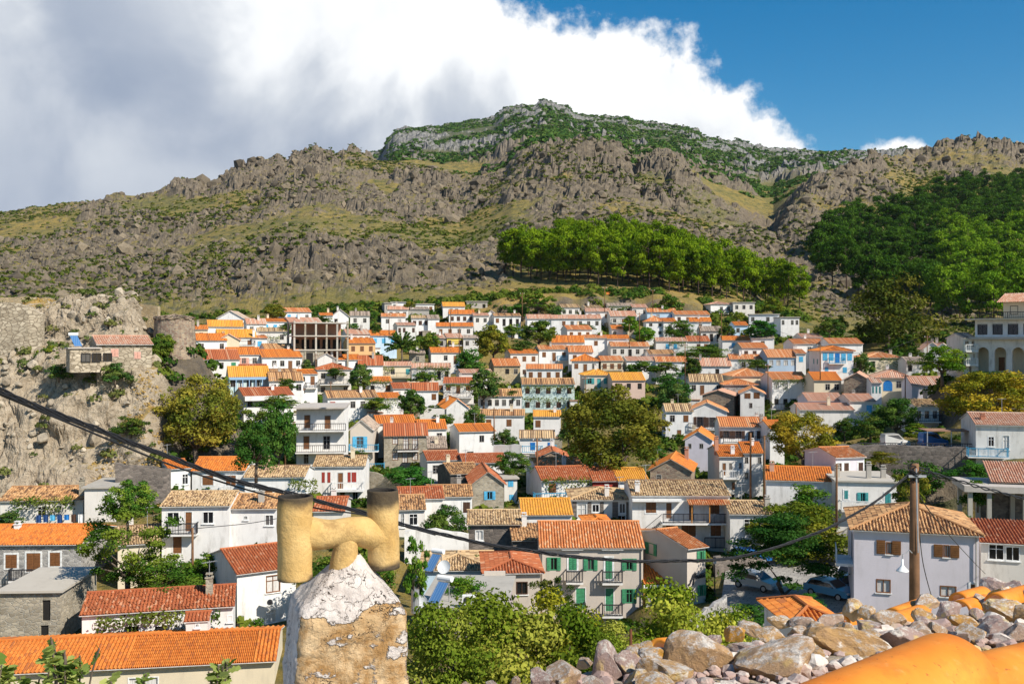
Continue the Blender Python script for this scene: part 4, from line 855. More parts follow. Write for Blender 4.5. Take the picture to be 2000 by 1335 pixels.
H_(1117, 1169, 690, 704, 738, 'h', 'white', 't_orange', 'b d w', 'white house with a pyramid orange roof and brown door', dep=7)
H_(1174, 1217, 695, 704, 730, 'g', 'cream', 't_terra', 'b b b', 'cream house with brown balcony doors and a railed gallery', balc=((1176, 1216, 722, 'iron'),))
H_(1142, 1198, 718, 732, 762, 'h', 'beige', 't_yellow', 'oe De oe', 'beige house with teal framed windows under a pale golden hipped roof', dep=8)
H_(1196, 1260, 728, 742, 765, 'g', 'pinkish', 't_yellow', 'A A A', 'orange-roofed house with arches at the top edge of the great tree')
H_(1356, 1428, 699, 714, 730, 'g', 'white', 't_pink', '. . A .', 'wide pinkish roof with patched tiles over a low white wall')
H_(1425, 1499, 692, 701, 728, 'g', 'white', 't_terra', '. w . w', 'white house with vine branches under a long terracotta roof', vines=((1440, 1480, 704, .7),))
H_(1432, 1502, 715, 734, 760, 'h', 'cream', 't_terra', '. . D', 'house with a broad ribbed hipped roof behind the grey stone wall', dep=10)
H_(1414, 1478, 737, 751, 780, 'h', 'grey_stone', 't_terra', '', 'grey stone walled house with a low hipped terracotta roof', dep=9)
H_(1347, 1412, 731, 745, 782, 'g', 'white', 't_tan', 'w d . w', 'white two storey house with a patchy tan roof and grey windows')
H_(1372, 1434, 762, 772, 812, 'f', 'brown_stone', 't_pink', '', 'big brown stone barn gable without windows', rot=-18, dep=10)
H_(1446, 1493, 757, 768, 802, 'f', 'white', 't_terra', '', 'white gable house with two brown shuttered windows and one small door', rot=-12, dep=9, win=(('b', 1454, 1466, 767, 778), ('b', 1472, 1484, 766, 778), ('w', 1463, 1470, 786, 797)))
H_(1300, 1353, 789, 803, 830, 'g', 'white', 't_tan', 'w b', 'low house with a worn tan roof between the great tree and the white gable')
H_(1343, 1420, 786, 803, 850, 'f', 'white', 't_terra', '', 'wide white gable house with blue glass doors and an iron balcony', rot=-10, dep=8, win=(('on', 1361, 1373, 814, 834), ('on', 1385, 1397, 814, 834)), balc=((1345, 1402, 836, 'iron'),))
H_(1406, 1503, 815, 833, 870, 'g', 'white', 't_terra', 'on on d on', 'white house with dark brown open shutters and a long balcony, behind the poles', dep=9, balc=((1412, 1500, 862, 'iron'),))
H_(1504, 1532, 821, 836, 885, 'g', 'white', 't_orange', '. .', 'short wing right of the brown-shuttered balcony house')
# ---- right
H_(1499, 1556, 682, 697, 726, 'g', 'bluewall', 't_terra', 'c c c c', 'blue painted house with four pale windows under a ribbed roof')
H_(1555, 1574, 682, 690, 726, 'g', 'white', 't_terra', 't', 'narrow white wall with one blue shutter left of the blue-shuttered mansion', dep=8)
H_(1550, 1612, 662, 671, 690, 'g', 'white', 't_terra', '. w w', 'small house with an orange roof above the blue-shuttered mansion', dep=7)
H_(1620, 1685, 660, 671, 684, 'g', 'white', 't_terra', '', 'gabled house with a wide red-brown roof at the foot of the dark wood', dep=9)
H_(1604, 1667, 671, 685, 730, 'h', 'white', 't_orange', '', 'white mansion with five bright blue shuttered windows and hipped orange roof', dep=10, D=188, rot=-4, side='e,.3,.62 e,.6,.62', balc=((1618, 1650, 709, 'blueiron', .7),), win=tuple(('t' if i != 2 else 'u', 1607 + i * 12, 1616 + i * 12, 689, 704 + (4 if i == 2 else 0)) for i in range(5)) + (('t', 1611, 1618, 717, 725), ('t', 1646, 1654, 717, 728)))
H_(1694, 1761, 685, 698, 725, 'h', 'cream', 't_terra', 'D . .', 'cream house with a ribbed hipped roof and thick green vine', vines=((1718, 1760, 700, 1.1),), dep=9)
H_(1508, 1578, 727, 741, 795, 'g', 'white', 't_terra', 'c c . ./A A A .', 'vine-draped tavern with a deep dark terrace and pale chairs', vines=((1506, 1590, 742, 1.0, 1.6),), balc=((1504, 1562, 797, 'iron', 1.5),), dep=9, sh=3.)
H_(1590, 1643, 727, 742, 772, 'g', 'cream', 't_orange', '. w w', 'cream house with layered orange roofs between tavern and stone gable')
H_(1648, 1700, 728, 742, 782, 'f', 'brown_stone', 't_pink', '', 'brown stone gable house with a white long side', rot=-22, dep=9)
H_(1702, 1722, 738, 747, 780, 'g', 'white', 't_pink', 'e e e', 'white side wing with narrow green windows beside the brown stone gable', dep=6)
def arch_win(h):
    T = h['T']; x, z = h['loc'](1734, 763); b = MB(); pts = [(x - .75, z)] + [(x + .75 * math.cos(a), z + 1.1 + .75 * math.sin(a)) for a in np.linspace(math.pi, 0, 11)] + [(x + .75, z)]
    b.face([(p, -.04, q) for p, q in pts]); [b.face([(p[0], -.04, p[1]), (p[0], .0, p[1]), (q[0], .0, q[1]), (q[0], -.04, q[1])]) for p, q in zip(pts, pts[1:])]; b.build('arched_window', MAT['blue'], T)
H_(1712, 1782, 713, 737, 782, 'h', 'cream', 't_pink', '. . w w', 'cream house with a tall arched blue window and pink hipped roof', dep=11, extra=arch_win)
H_(1781, 1893, 736, 752, 786, 'g', 'lavender', 't_pink', '. w . D .', 'long pale house with a striped pink roof below the arcaded hotel', vines=((1828, 1868, 762, .3),), dep=9)
H_(1787, 1834, 780, 793, 830, 'g', 'old_white', 't_tan', 'w w w', 'worn white house with narrow windows and a patchy roof left of the bushy slope tree', balc=((1789, 1833, 822, 'iron'),))
H_(1578, 1648, 768, 782, 800, 'g', 'lavender', 't_pink', '', 'low lavender house with a long pink tiled roof', dep=9)
H_(1660, 1710, 770, 783, 812, 'g', 'white', 't_pink', '. t', 'white end house with a blue shutter beside leafy trees', dep=7)
H_(1562, 1668, 788, 800, 815, 'g', 'old_white', 't_pink', '. .', 'low house under a pale pink roof behind the yellow-green tree')
H_(1804, 1838, 668, 681, 700, 'f', 'white', 't_pink', 'w', 'pale gabled roof peeking out right of the power pole', rot=-14, dep=8)
H_(1822, 1860, 670, 683, 700, 'f', 'white', 't_pink', '', 'second pale gable right beside it, left of the hotel', rot=-14, dep=8)
H_(1770, 1815, 699, 706, 730, 'g', 'white', 't_grey', 'A . w', 'white house behind a bright bushy tree left of the hotel', vines=((1772, 1812, 706, .4),))
# ---- lower village
H_(330, 372, 901, 914, 944, 'g', 'white', 't_orange', '. w', 'small white annex with an orange roof left of the brown-shuttered house', dep=6)
H_(375, 478, 893, 918, 968, 'g', 'white', 't_orange', '', 'white house with brown shutters and a recessed balcony under the black cable', rot=3, dep=7, win=(('b', 395, 417, 928, 947), ('b', 441, 461, 928, 947)), balc=((430, 466, 966, 'whiteiron', .5),))
H_(478, 594, 910, 931, 970, 'g', 'white', 't_tan', '', 'white house with a tan patterned roof and one red chimney', rot=3, chim=((-.18, .3, 'brick', 1.3),), win=(('w', 491, 499, 947, 955), ('b', 516, 533, 952, 964)), vines=((570, 620, 938, .7, 1.8),))
H_(612, 712, 891, 910, 985, 'g', 'white', 't_tan', '', 'white house with red shutters, brown door and outside stair', rot=4, dep=8, win=(('r', 628, 635, 922, 942), ('r', 639, 646, 922, 942), ('d', 659, 671, 922, 954), ('r', 679, 685, 922, 942), ('r', 687, 696, 922, 942), ('d', 664, 674, 960, 985), ('w', 688, 700, 960, 975)), balc=((650, 712, 955, 'whiteiron', 1.2),))
H_(316, 448, 962, 987, 1090, 'g', 'white', 't_tan', '', 'white two storey house with a tan roof and a rusty little balcony', rot=4, dep=7, win=(('w', 326, 350, 999, 1023), ('d', 361, 376, 998, 1037), ('w', 395, 418, 998, 1022), ('d', 337, 356, 1045, 1080)), balc=((329, 388, 1040, 'iron', .9),), chim=())
H_(450, 540, 969, 992, 1068, 'g', 'white', 't_mott', '', 'white house with a mottled roof, porch tiles and a white plastic chair', rot=2, dep=7, chim=((.1, .2, 'grey', 1.0),), win=(('w', 517, 535, 1004, 1026), ('w', 476, 484, 1007, 1015), ('A', 446, 464, 1005, 1046)))
H_(612, 672, 975, 997, 1015, 'g', 'old_white', 't_red', '', 'low house with a red roof seen between the two chimney pots', rot=4)
H_(463, 578, 1064, 1112, 1225, 'g', 'white', 't_red', '', 'white house with a clean red roof and an air conditioner, left of the chimney', rot=33, dep=8, D=80, win=(('cb', 520, 547, 1124, 1154), ('c', 518, 540, 1190, 1216)), side='w,.3,.6')
H_(0, 162, 950, 976, 1025, 'g', 'white', 't_mott', '. . w . .', 'long white house with a mottled roof and washing under its pergola', rot=6, dep=7, D=104, vines=((35, 145, 975, .9, 1.6),), chim=((.45, .15, 'stone', 1.6),))
H_(165, 226, 949, 953, 1010, 't', 'white', 't_grey', '. w', 'flat roofed white annex at the left among bushes', rot=6, D=103)
H_(-60, 158, 1025, 1062, 1152, 'g', 'grey_stone', 't_orange', '', 'grey stone house with a bright orange roof and brown shutters, far left', rot=2, dep=8, D=86, win=(('b', 10, 34, 1081, 1109), ('b', 52, 79, 1079, 1115), ('b', 97, 118, 1078, 1105)), balc=((24, 78, 1130, 'iron', .8),), chim=((-.22, .4, 'wframe', .4),))
H_(230, 312, 1030, 1061, 1150, 'g', 'cream', 't_tan', '', 'cream house with a pale tan roof behind the fig tree', rot=20, dep=8, D=86)
H_(0, 118, 1144, 1156, 1256, 't', 'stone', 't_grey', '', 'roofless two storey stone ruin with dark doorways, lower left', rot=3, dep=7, D=70, win=(('A', 82, 99, 1170, 1212), ('A', 79, 95, 1220, 1250)))
def curved_roof_house(h): pass
H_(160, 455, 1150, 1190, 1246, 'g', 'white', 't_red', '', 'long white house with a sagging old red tile roof and vine pergola', rot=14, dep=6, D=68, win=(('c', 443, 455, 1200, 1214), ('D', 245, 272, 1222, 1245), ('D', 300, 328, 1220, 1242)), vines=((190, 430, 1205, 1.1, 1.4),), chim=((.33, .3, 'stone', 1.2),), rough=.035)
H_(363, 405, 1201, 1213, 1245, 'g', 'white', 't_red', '', 'tiny white shed with a red tile roof in front of the pergola', rot=12, dep=2.4, D=65, name='garden_shed', cat='shed', win=(('w', 381, 389, 1217, 1225),), oh=.12, chim=NC)
H_(-140, 536, 1243, 1302, 1400, 'g', 'cream', 't_orange', '', 'long cream hall with a bright orange roof across the lower left corner', rot=9, dep=7, D=60, name='long_hall', cat='hall', win=(('c', 250, 310, 1322, 1345),), chim=NC, oh=.4)
H_(684, 727, 820, 838, 905, 'f', 'beige', 't_grey', '', 'beige house with blue shutters and two sky blue balconies', rot=2, dep=9, win=(('ot', 696, 710, 852, 874), ('t', 708, 721, 887, 905)), balc=((683, 740, 879, 'blueiron', 1.2), (700, 752, 915, 'blueiron', 1.6)))
H_(750, 835, 827, 850, 905, 'g', 'stone', 't_red', '', 'stone house with white framed windows and a dark red-brown roof', rot=8, dep=8, balc=((776, 817, 879, 'iron', .8),), win=(('cw', 766, 778, 851, 867), ('cw', 787, 799, 851, 877), ('cw', 805, 817, 851, 877), ('cw', 766, 778, 883, 898), ('cw', 785, 797, 883, 903), ('cw', 805, 817, 883, 898)))
H_(736, 812, 811, 826, 840, 'g', 'white', 't_orange', '', 'long orange roof directly behind the stone house with white frames', dep=7)
H_(817, 872, 820, 837, 866, 'g', 'white', 't_orange', '. w', 'white house with a broad orange roof between stone house and white cube')
H_(897, 967, 829, 842, 886, 'g', 'white', 't_orange', '', 'plain white cube house with one window and an orange roof', dep=8, rot=14, win=(('w', 936, 946, 849, 863), ('w', 912, 925, 881, 888)), side='w,.4,.55')
H_(835, 900, 881, 898, 920, 'g', 'white', 't_red', 'w .', 'white house with a bright red L-shaped roof below the white cube', dep=8)
H_(905, 990, 886, 903, 925, 'g', 'white', 't_red', '', 'low house with a long red roof partly behind a feathery tree', dep=7)
H_(836, 872, 852, 874, 892, 's', 'stone', 't_grey', '', 'stone outhouse with a rough rubble roof beside the framed-window house', dep=5)
H_(880, 938, 907, 924, 948, 'g', 'dark_stone', 't_mott', '', 'dark stone barn with a mottled roof behind the red-roofed stone gable', rot=16, dep=8)
H_(922, 984, 921, 944, 1000, 'f', 'stone', 't_red', '', 'rubble stone gable house with light blue shutters and a red roof', rot=6, dep=9, win=(('ot', 951, 962, 958, 975), ('ot', 950, 962, 993, 1003)), chim=NC)
H_(985, 1010, 932, 935, 980, 't', 'old_white', 't_grey', '', 'little white flat roofed tower with blue windows right of the stone gable', win=(('t', 992, 1003, 937, 950), ('t', 994, 1004, 965, 976)), dep=4)
H_(779, 866, 952, 973, 1000, 'g', 'white', 't_red', '', 'white house with a double red roof just right of the chimney pots', rot=8)
H_(835, 922, 955, 969, 1040, 'g', 'white', 't_mott', '. . . n', 'white house with a broken mottled roof beside the stone gable', rot=5)
H_(776, 830, 967, 994, 1040, 'g', 'white', 't_mott', '', 'white house with an old brown roof and dark windows right of the chimney', rot=8, win=(('w', 783, 790, 1002, 1030), ('w', 799, 816, 1002, 1025)))
H_(914, 1017, 998, 1023, 1090, 'g', 'dark_stone', 't_tan', '', 'dark stone house with one white window and an old tan roof', rot=2, win=(('c', 928, 944, 1035, 1055),), chim=NC)
H_(1019, 1117, 974, 1004, 1024, 'g', 'white', 't_yellow', '', 'low white house with a golden yellow tiled roof', rot=2)
H_(1015, 1083, 841, 855, 885, 'g', 'white', 't_tan', '. u . u', 'white house with two bright blue shutters and a blue balcony', balc=((1020, 1060, 882, 'blueiron', .9),))
H_(1002, 1057, 1031, 1054, 1075, 's', 'dark_stone', 't_mott', '', 'lean-to with a rough mottled roof left of the green-shuttered inn', D=92, dep=5)
H_(1052, 1108, 880, 893, 905, 'f', 'brown_stone', 't_red', '', 'brown gable rising behind the pink and orange roofs', rot=0, D=138)
H_(1050, 1140, 894, 912, 940, 'g', 'white', 't_terra', '', 'pink-orange tiled roof under the great tree, left side', D=128, chim=((.1, .1, 'white', .9),))
H_(1058, 1160, 911, 936, 980, 'g', 'white', 't_red', '', 'white house with a deep red roof and a long shaded vine in front', D=118, win=(('b', 1072, 1086, 944, 963),), vines=((1058, 1155, 936, .9, 1.3),), balc=((1040, 1110, 976, 'blueiron', 1.4),))
H_(1158, 1208, 913, 938, 960, 'g', 'red', 't_red', '', 'red roofed porch house with white ridge lines beside the vine', D=118)
H_(1208, 1266, 914, 938, 970, 'g', 'white', 't_yellow', '. w . .', 'white house with a golden roof left of the rough stone gable', D=118)
H_(1270, 1350, 896, 918, 950, 'f', 'brown_stone', 't_orange', '', 'rough stone gable house with an orange roof and one white doorframe', rot=-14, dep=8, D=122, win=(('w', 1282, 1292, 925, 945),), chim=((.3, .8, 'brick', 1.4),))
H_(1405, 1452, 872, 891, 950, 'g', 'white', 't_orange', '', 'white house with a dark brown side wall and a turquoise stair panel', rot=-2, dep=9, D=126, win=(('d', 1411, 1418, 903, 928), ('w', 1424, 1430, 903, 917), ('w', 1443, 1449, 903, 915), ('d', 1429, 1436, 940, 956)), balc=((1410, 1442, 932, 'whiteiron', .8),), chim=((-.5, .25, 'brick', 1.6), (.1, .1, 'white', .8)))
H_(1338, 1390, 842, 858, 888, 'f', 'lavender', 't_orange', '', 'white gable house with two small dark windows right of the great tree', rot=-14, dep=8, win=(('w', 1344, 1351, 866, 876), ('w', 1366, 1374, 866, 876)))
H_(1452, 1490, 864, 884, 945, 'g', 'white', 't_orange', 'w . w/w . .', 'white house with orange roof behind the twin poles', rot=-4, D=132)
H_(1117, 1233, 952, 975, 1020, 'h', 'white', 't_tan', '', 'house of white plaster and bare stone panels under a tan hipped roof', D=108, rot=0, dep=7, win=(('c', 1127, 1146, 983, 1015), ('w', 1156, 1171, 983, 1000), ('w', 1209, 1222, 983, 1002), ('w', 1206, 1222, 1006, 1016)), chim=((.1, .12, 'white', 1.0),), extra=lambda h: [MB().box(h['loc'](a)[0], h['loc'](c)[0], -.04, .0, -.3, h['H'] - .25).build('stone_panel', MAT['dark_stone'], h['T']) for a, c in ((1118, 1126), (1148, 1155), (1172, 1179), (1196, 1207), (1223, 1231))])
def big_white(h):
    T, loc, W = h['T'], h['loc'], h['W']
    xa, zf = loc(1290, 1016); xb, _ = loc(1422, 1016)
    b = MB(); b.box(xa, xb + .6, -1.5, -.003, zf - .2, zf); b.build('gallery_floor', MAT['white'], T)
    railing(T, xa + .1, xb + .5, -1.44, zf, .95, 'iron', True)
    b = MB(); n = 12; xs, z0 = loc(1253, 1040)
    for i in range(n):
        x0 = xa - (xa - xs) * (i + 1) / n; b.box(x0, x0 + (xa - xs) / n, -1.5, -.35, zf - (zf - z0 + .4) * (i + 1) / n - .6, zf - (zf - z0 + .4) * (i + .5) / n)
    b.build('outside_stair', MAT['concrete'], T)
    b = MB(); b.bar((xs, -1.45, z0 + .6), (xa, -1.45, zf + .95), .05)
    for i in range(16): t = i / 15; x = xs + (xa - xs) * t; zz = z0 - .3 + (zf - z0 + .3) * t; b.bar((x, -1.45, zz), (x, -1.45, zz + .93), .02)
    b.build('stair_railing', MAT['iron'], T)
    xc, zc = loc(1340, 974); xd, _ = loc(1422, 974); b = MB(); tile_patch(b, Vector((xc, -1.7, zc - .35)), Vector((1, 0, 0)), Vector((0, 1, .22)).normalized(), xd - xc, 1.6, 0); b.build('canopy_tiles', MAT['t_terra'], T)['kind'] = 'stuff'
    for px in (1347, 1381, 1417): x, _ = loc(px); MB().box(x - .05, x + .05, -1.5, -1.4, zf, zc - .3).build('canopy_post', MAT['orangewood'], T)
    MB().box(loc(1234)[0], loc(1330)[0], -.7, -.002, loc(1234, 975)[1] - .12, loc(1234, 973)[1]).build('ledge', MAT['white'], T)
    b = MB(); x0, zz = loc(1375, 1068); x1, _ = loc(1418, 1068); railing(T, x0, x1, -.5, zz, 1.1, 'iron', True)
H_(1235, 1425, 944, 967, 1078, 'g', 'white', 't_tan', '', 'large white two storey house with iron gallery, stair and brown shutters', D=104, rot=-1, dep=9, extra=big_white, chim=((-.44, .1, 'white', .9),),
   win=(('b', 1261, 1282, 981, 1001), ('d', 1300, 1313, 980, 1012), ('b', 1385, 1405, 983, 1003), ('d', 1344, 1356, 981, 1015), ('d', 1272, 1286, 1028, 1048), ('b', 1301, 1317, 1023, 1046), ('b', 1331, 1359, 1024, 1047), ('b', 1388, 1408, 1024, 1046)))
H_(1426, 1508, 981, 1003, 1100, 'g', 'old_white', 't_tan', '', 'stained flaking white house with one barred window, beside the road', D=100, rot=-3, win=(('w', 1453, 1474, 1013, 1036),), chim=((.45, .2, 'concrete', 1.1),))
def inn_sign(h):
    # dark wrought script lettering on the wall of the inn
    T, loc = h['T'], h['loc']; x0, z0 = loc(1346, 1132); x1, z1 = loc(1376, 1125); b = MB()
    def st(pts, r=.045): b.tube([(x0 + (x1 - x0) * p, -.08, z0 + (z1 - z0) * p + q) for p, q in pts], r, 6)
    st([(-.02, -.42), (.1, -.1), (.24, .42), (.3, .5), (.3, .1), (.22, -.45)], .055); st([(.08, .02), (.34, .1)]); st([(.0, -.4), (-.08, -.3)])
    st([(.4, .48), (.38, .1), (.42, -.02), (.5, .1), (.5, .25), (.42, .2)])
    for k in range(4): a = .54 + k * .11; st([(a, .24), (a + .01, .0), (a + .05, -.02), (a + .09, .22), (a + .1, .02)])
    st([(.97, .24), (.97, .02), (1.02, 0)]); st([(.62, .3), (1.02, .34)], .035)
    b.build('sign_lettering', MAT['iron'], T)
def inn(h):
    T, loc = h['T'], h['loc']
    for px in (1097, 1175): x, z = loc(px, 1072); b = MB(); b.bar((x, -.25, z), (x + 1.8, -.25, z), .04); b.bar((x, -.25, z), (x, 0, z), .03); b.bar((x + 1.8, -.25, z), (x + 1.8, 0, z), .03); b.build('wall_bar', MAT['whiteiron'], T)
    for px in (1060, 1253): x, z = loc(px); MB().box(x - .05, x + .05, -.12, -.005, -1, h['H'] - .1).build('drain_pipe', MAT['beige'], T)
H_(1055, 1256, 1019, 1067, 1275, 'g', 'beige', 't_terra', '', 'three storey beige inn with green shutters and small black balconies', D=84, rot=0, dep=7.5, extra=inn, chim=NC, rough=.006, sh=3,
   win=(('og', 1075, 1088, 1088, 1113), ('g', 1110, 1127, 1088, 1113), ('og', 1147, 1160, 1089, 1113), ('g', 1182, 1196, 1089, 1130), ('og', 1222, 1236, 1090, 1113), ('dg', 1124, 1144, 1147, 1190), ('dg', 1181, 1200, 1147, 1193), ('og', 1222, 1236, 1150, 1177), ('dg', 1182, 1202, 1208, 1240), ('og', 1217, 1234, 1208, 1228), ('g', 1075, 1095, 1150, 1180)),
   balc=((1105, 1138, 1133, 'iron', .8), (1175, 1215, 1134, 'iron', .8), (1115, 1143, 1196, 'iron', .8), (1175, 1215, 1198, 'iron', .8)))
H_(1257, 1306, 1047, 1061, 1165, 'g', 'pinkish', 't_terra', '', 'peach wing of the inn with green shutters over an orange canopy', D=88, rot=0, dep=6, win=(('og', 1262, 1268, 1077, 1092), ('og', 1280, 1289, 1076, 1093)), chim=NC)
H_(1342, 1378, 1043, 1068, 1175, 'g', 'beige', 't_terra', '', 'rear block of the inn carrying the dark script lettering', D=82, rot=28, dep=8, extra=inn_sign, win=(('og', 1365, 1373, 1076, 1096), ('og', 1366, 1374, 1141, 1162)), side='og,.62,.68', chim=NC)
H_(1497, 1628, 913, 938, 990, 'g', 'white', 't_orange', '', 'long low white house with an orange roof behind the round green tree', D=108, rot=-12, dep=9, chim=((-.4, .3, 'brick', .9),))
H_(1632, 1688, 874, 892, 935, 'g', 'lavender', 't_terra', 'n n . n', 'lavender gabled house with a layered terracotta roof beside the retaining wall', D=112, rot=12, dep=7, chim=NC)
H_(1634, 1752, 937, 941, 1000, 't', 'white', 't_grey', '', 'white flat roofed house with green shutters and roof chimneys', D=104, rot=-8, dep=8, chim=((-.42, .3, 'concrete', 1.2), (.1, .25, 'concrete', 1.6), (.36, .3, 'concrete', 1.2)), win=(('e', 1649, 1656, 958, 974), ('oe', 1680, 1690, 961, 980), ('e', 1728, 1740, 962, 985)), balc=((1640, 1722, 993, 'whiteiron', 1.0),))
def hip_side(h):
    T, H, W = h['T'], h['H'], h['W']; b = MB(); b.box(-W / 2 - 1.2, -W / 2 - .003, 1.2, 4.5, 2.65, 2.85); bo = b.build('side_balcony', MAT['white'], T)
    b = MB()
    for i in range(14): y = 1.25 + i * .24; b.bar((-W / 2 - 1.15, y, 2.85), (-W / 2 - 1.15, y, 3.8), .03)
    b.bar((-W / 2 - 1.15, 1.25, 3.8), (-W / 2 - 1.15, 4.45, 3.8), .05); b.build('railing', MAT['whiteiron'], bo)
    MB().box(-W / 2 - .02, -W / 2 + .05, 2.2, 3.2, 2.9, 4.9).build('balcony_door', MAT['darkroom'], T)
    b = MB(); b.tube([(W / 2 - .2, -.12, -1), (W / 2 - .2, -.12, H - .2)], .05, 6); b.build('drain_pipe', MAT['grey'], T)
H_(1668, 1912, 983, 1038, 1192, 'h', 'lavender', 't_mott', '', 'large white house with a pyramid tile roof and wooden shutters, lower right', D=72, rot=-16, dep=9, extra=hip_side, chim=NC, rough=.02,  # white house; the lavender plaster puts the front's shade into the wall colour
   win=(('b', 1899, 1901, 1144, 1148), ('cb', 1731, 1742, 1056, 1082), ('cb', 1843, 1854, 1062, 1088), ('cb', 1711, 1740, 1130, 1158), ('cb', 1836, 1868, 1141, 1166)))
h_ = HOUSES[-1]
for pxa, pxb, ya, yb_ in ((1712, 1729, 1054, 1081), (1743, 1759, 1056, 1083), (1824, 1841, 1061, 1087), (1856, 1873, 1063, 1089)):
    x0_, z1_ = h_['loc'](pxa, ya); x1_, z0_ = h_['loc'](pxb, yb_); rect_part('wooden_shutter', 'shut', x1_ - x0_, z1_ - z0_, 'shutterwood', h_['T'], ((x0_ + x1_) / 2, 0, z0_))
H_(1916, 2080, 1046, 1062, 1135, 's', 'old_white', 't_red', '', 'white annex with a dark red lean roof and a wide dark window, right edge', D=74, rot=-17, dep=6, win=(('w', 1930, 1962, 1062, 1094), ('w', 1964, 1992, 1065, 1096)), chim=NC)
H_(1906, 2060, 807, 830, 890, 'g', 'old_white', 't_pink', '', 'worn grey-white house with a pink roof and blue balcony above the retaining wall', D=116, rot=-14, dep=9, win=(('c', 1958, 1972, 850, 878), ('w', 1930, 1942, 852, 872)), balc=((1886, 1965, 888, 'blueiron', 1.6),), chim=((-.37, .2, 'brick', .5),))
H_(825, 962, 1080, 1112, 1150, 'h', 'lightblue', 't_tan', '. . . w', 'pale blue house with a tan hipped roof, solar panel and dish', D=84, rot=3, dep=7, chim=NC)
H_(948, 1055, 1083, 1117, 1190, 'h', 'beige', 't_red', '', 'beige house with a red hipped roof and painted letters on its wall', D=77, rot=3, dep=7, chim=NC, win=(('wn', 1008, 1031, 1136, 1160),))
H_(822, 982, 1186, 1190, 1245, 't', 'mauve', 't_grey', '', 'mauve flat roofed building with a solar heater on top, behind the chimney', D=66, rot=-4, dep=9, win=(('D', 842, 858, 1221, 1240),), chim=NC)
H_(1148, 1192, 1006, 1022, 1030, 'h', 'white', 't_orange', '', 'small orange pyramid roof peeping over the inn', D=97, dep=4, chim=NC)
H_(1548, 1640, 1166, 1216, 1300, 'h', 'white', 't_orange', '', 'orange pyramid roof below the parked cars, in front of the stones', D=50, rot=4, dep=4.4, chim=NC, rough=.006)
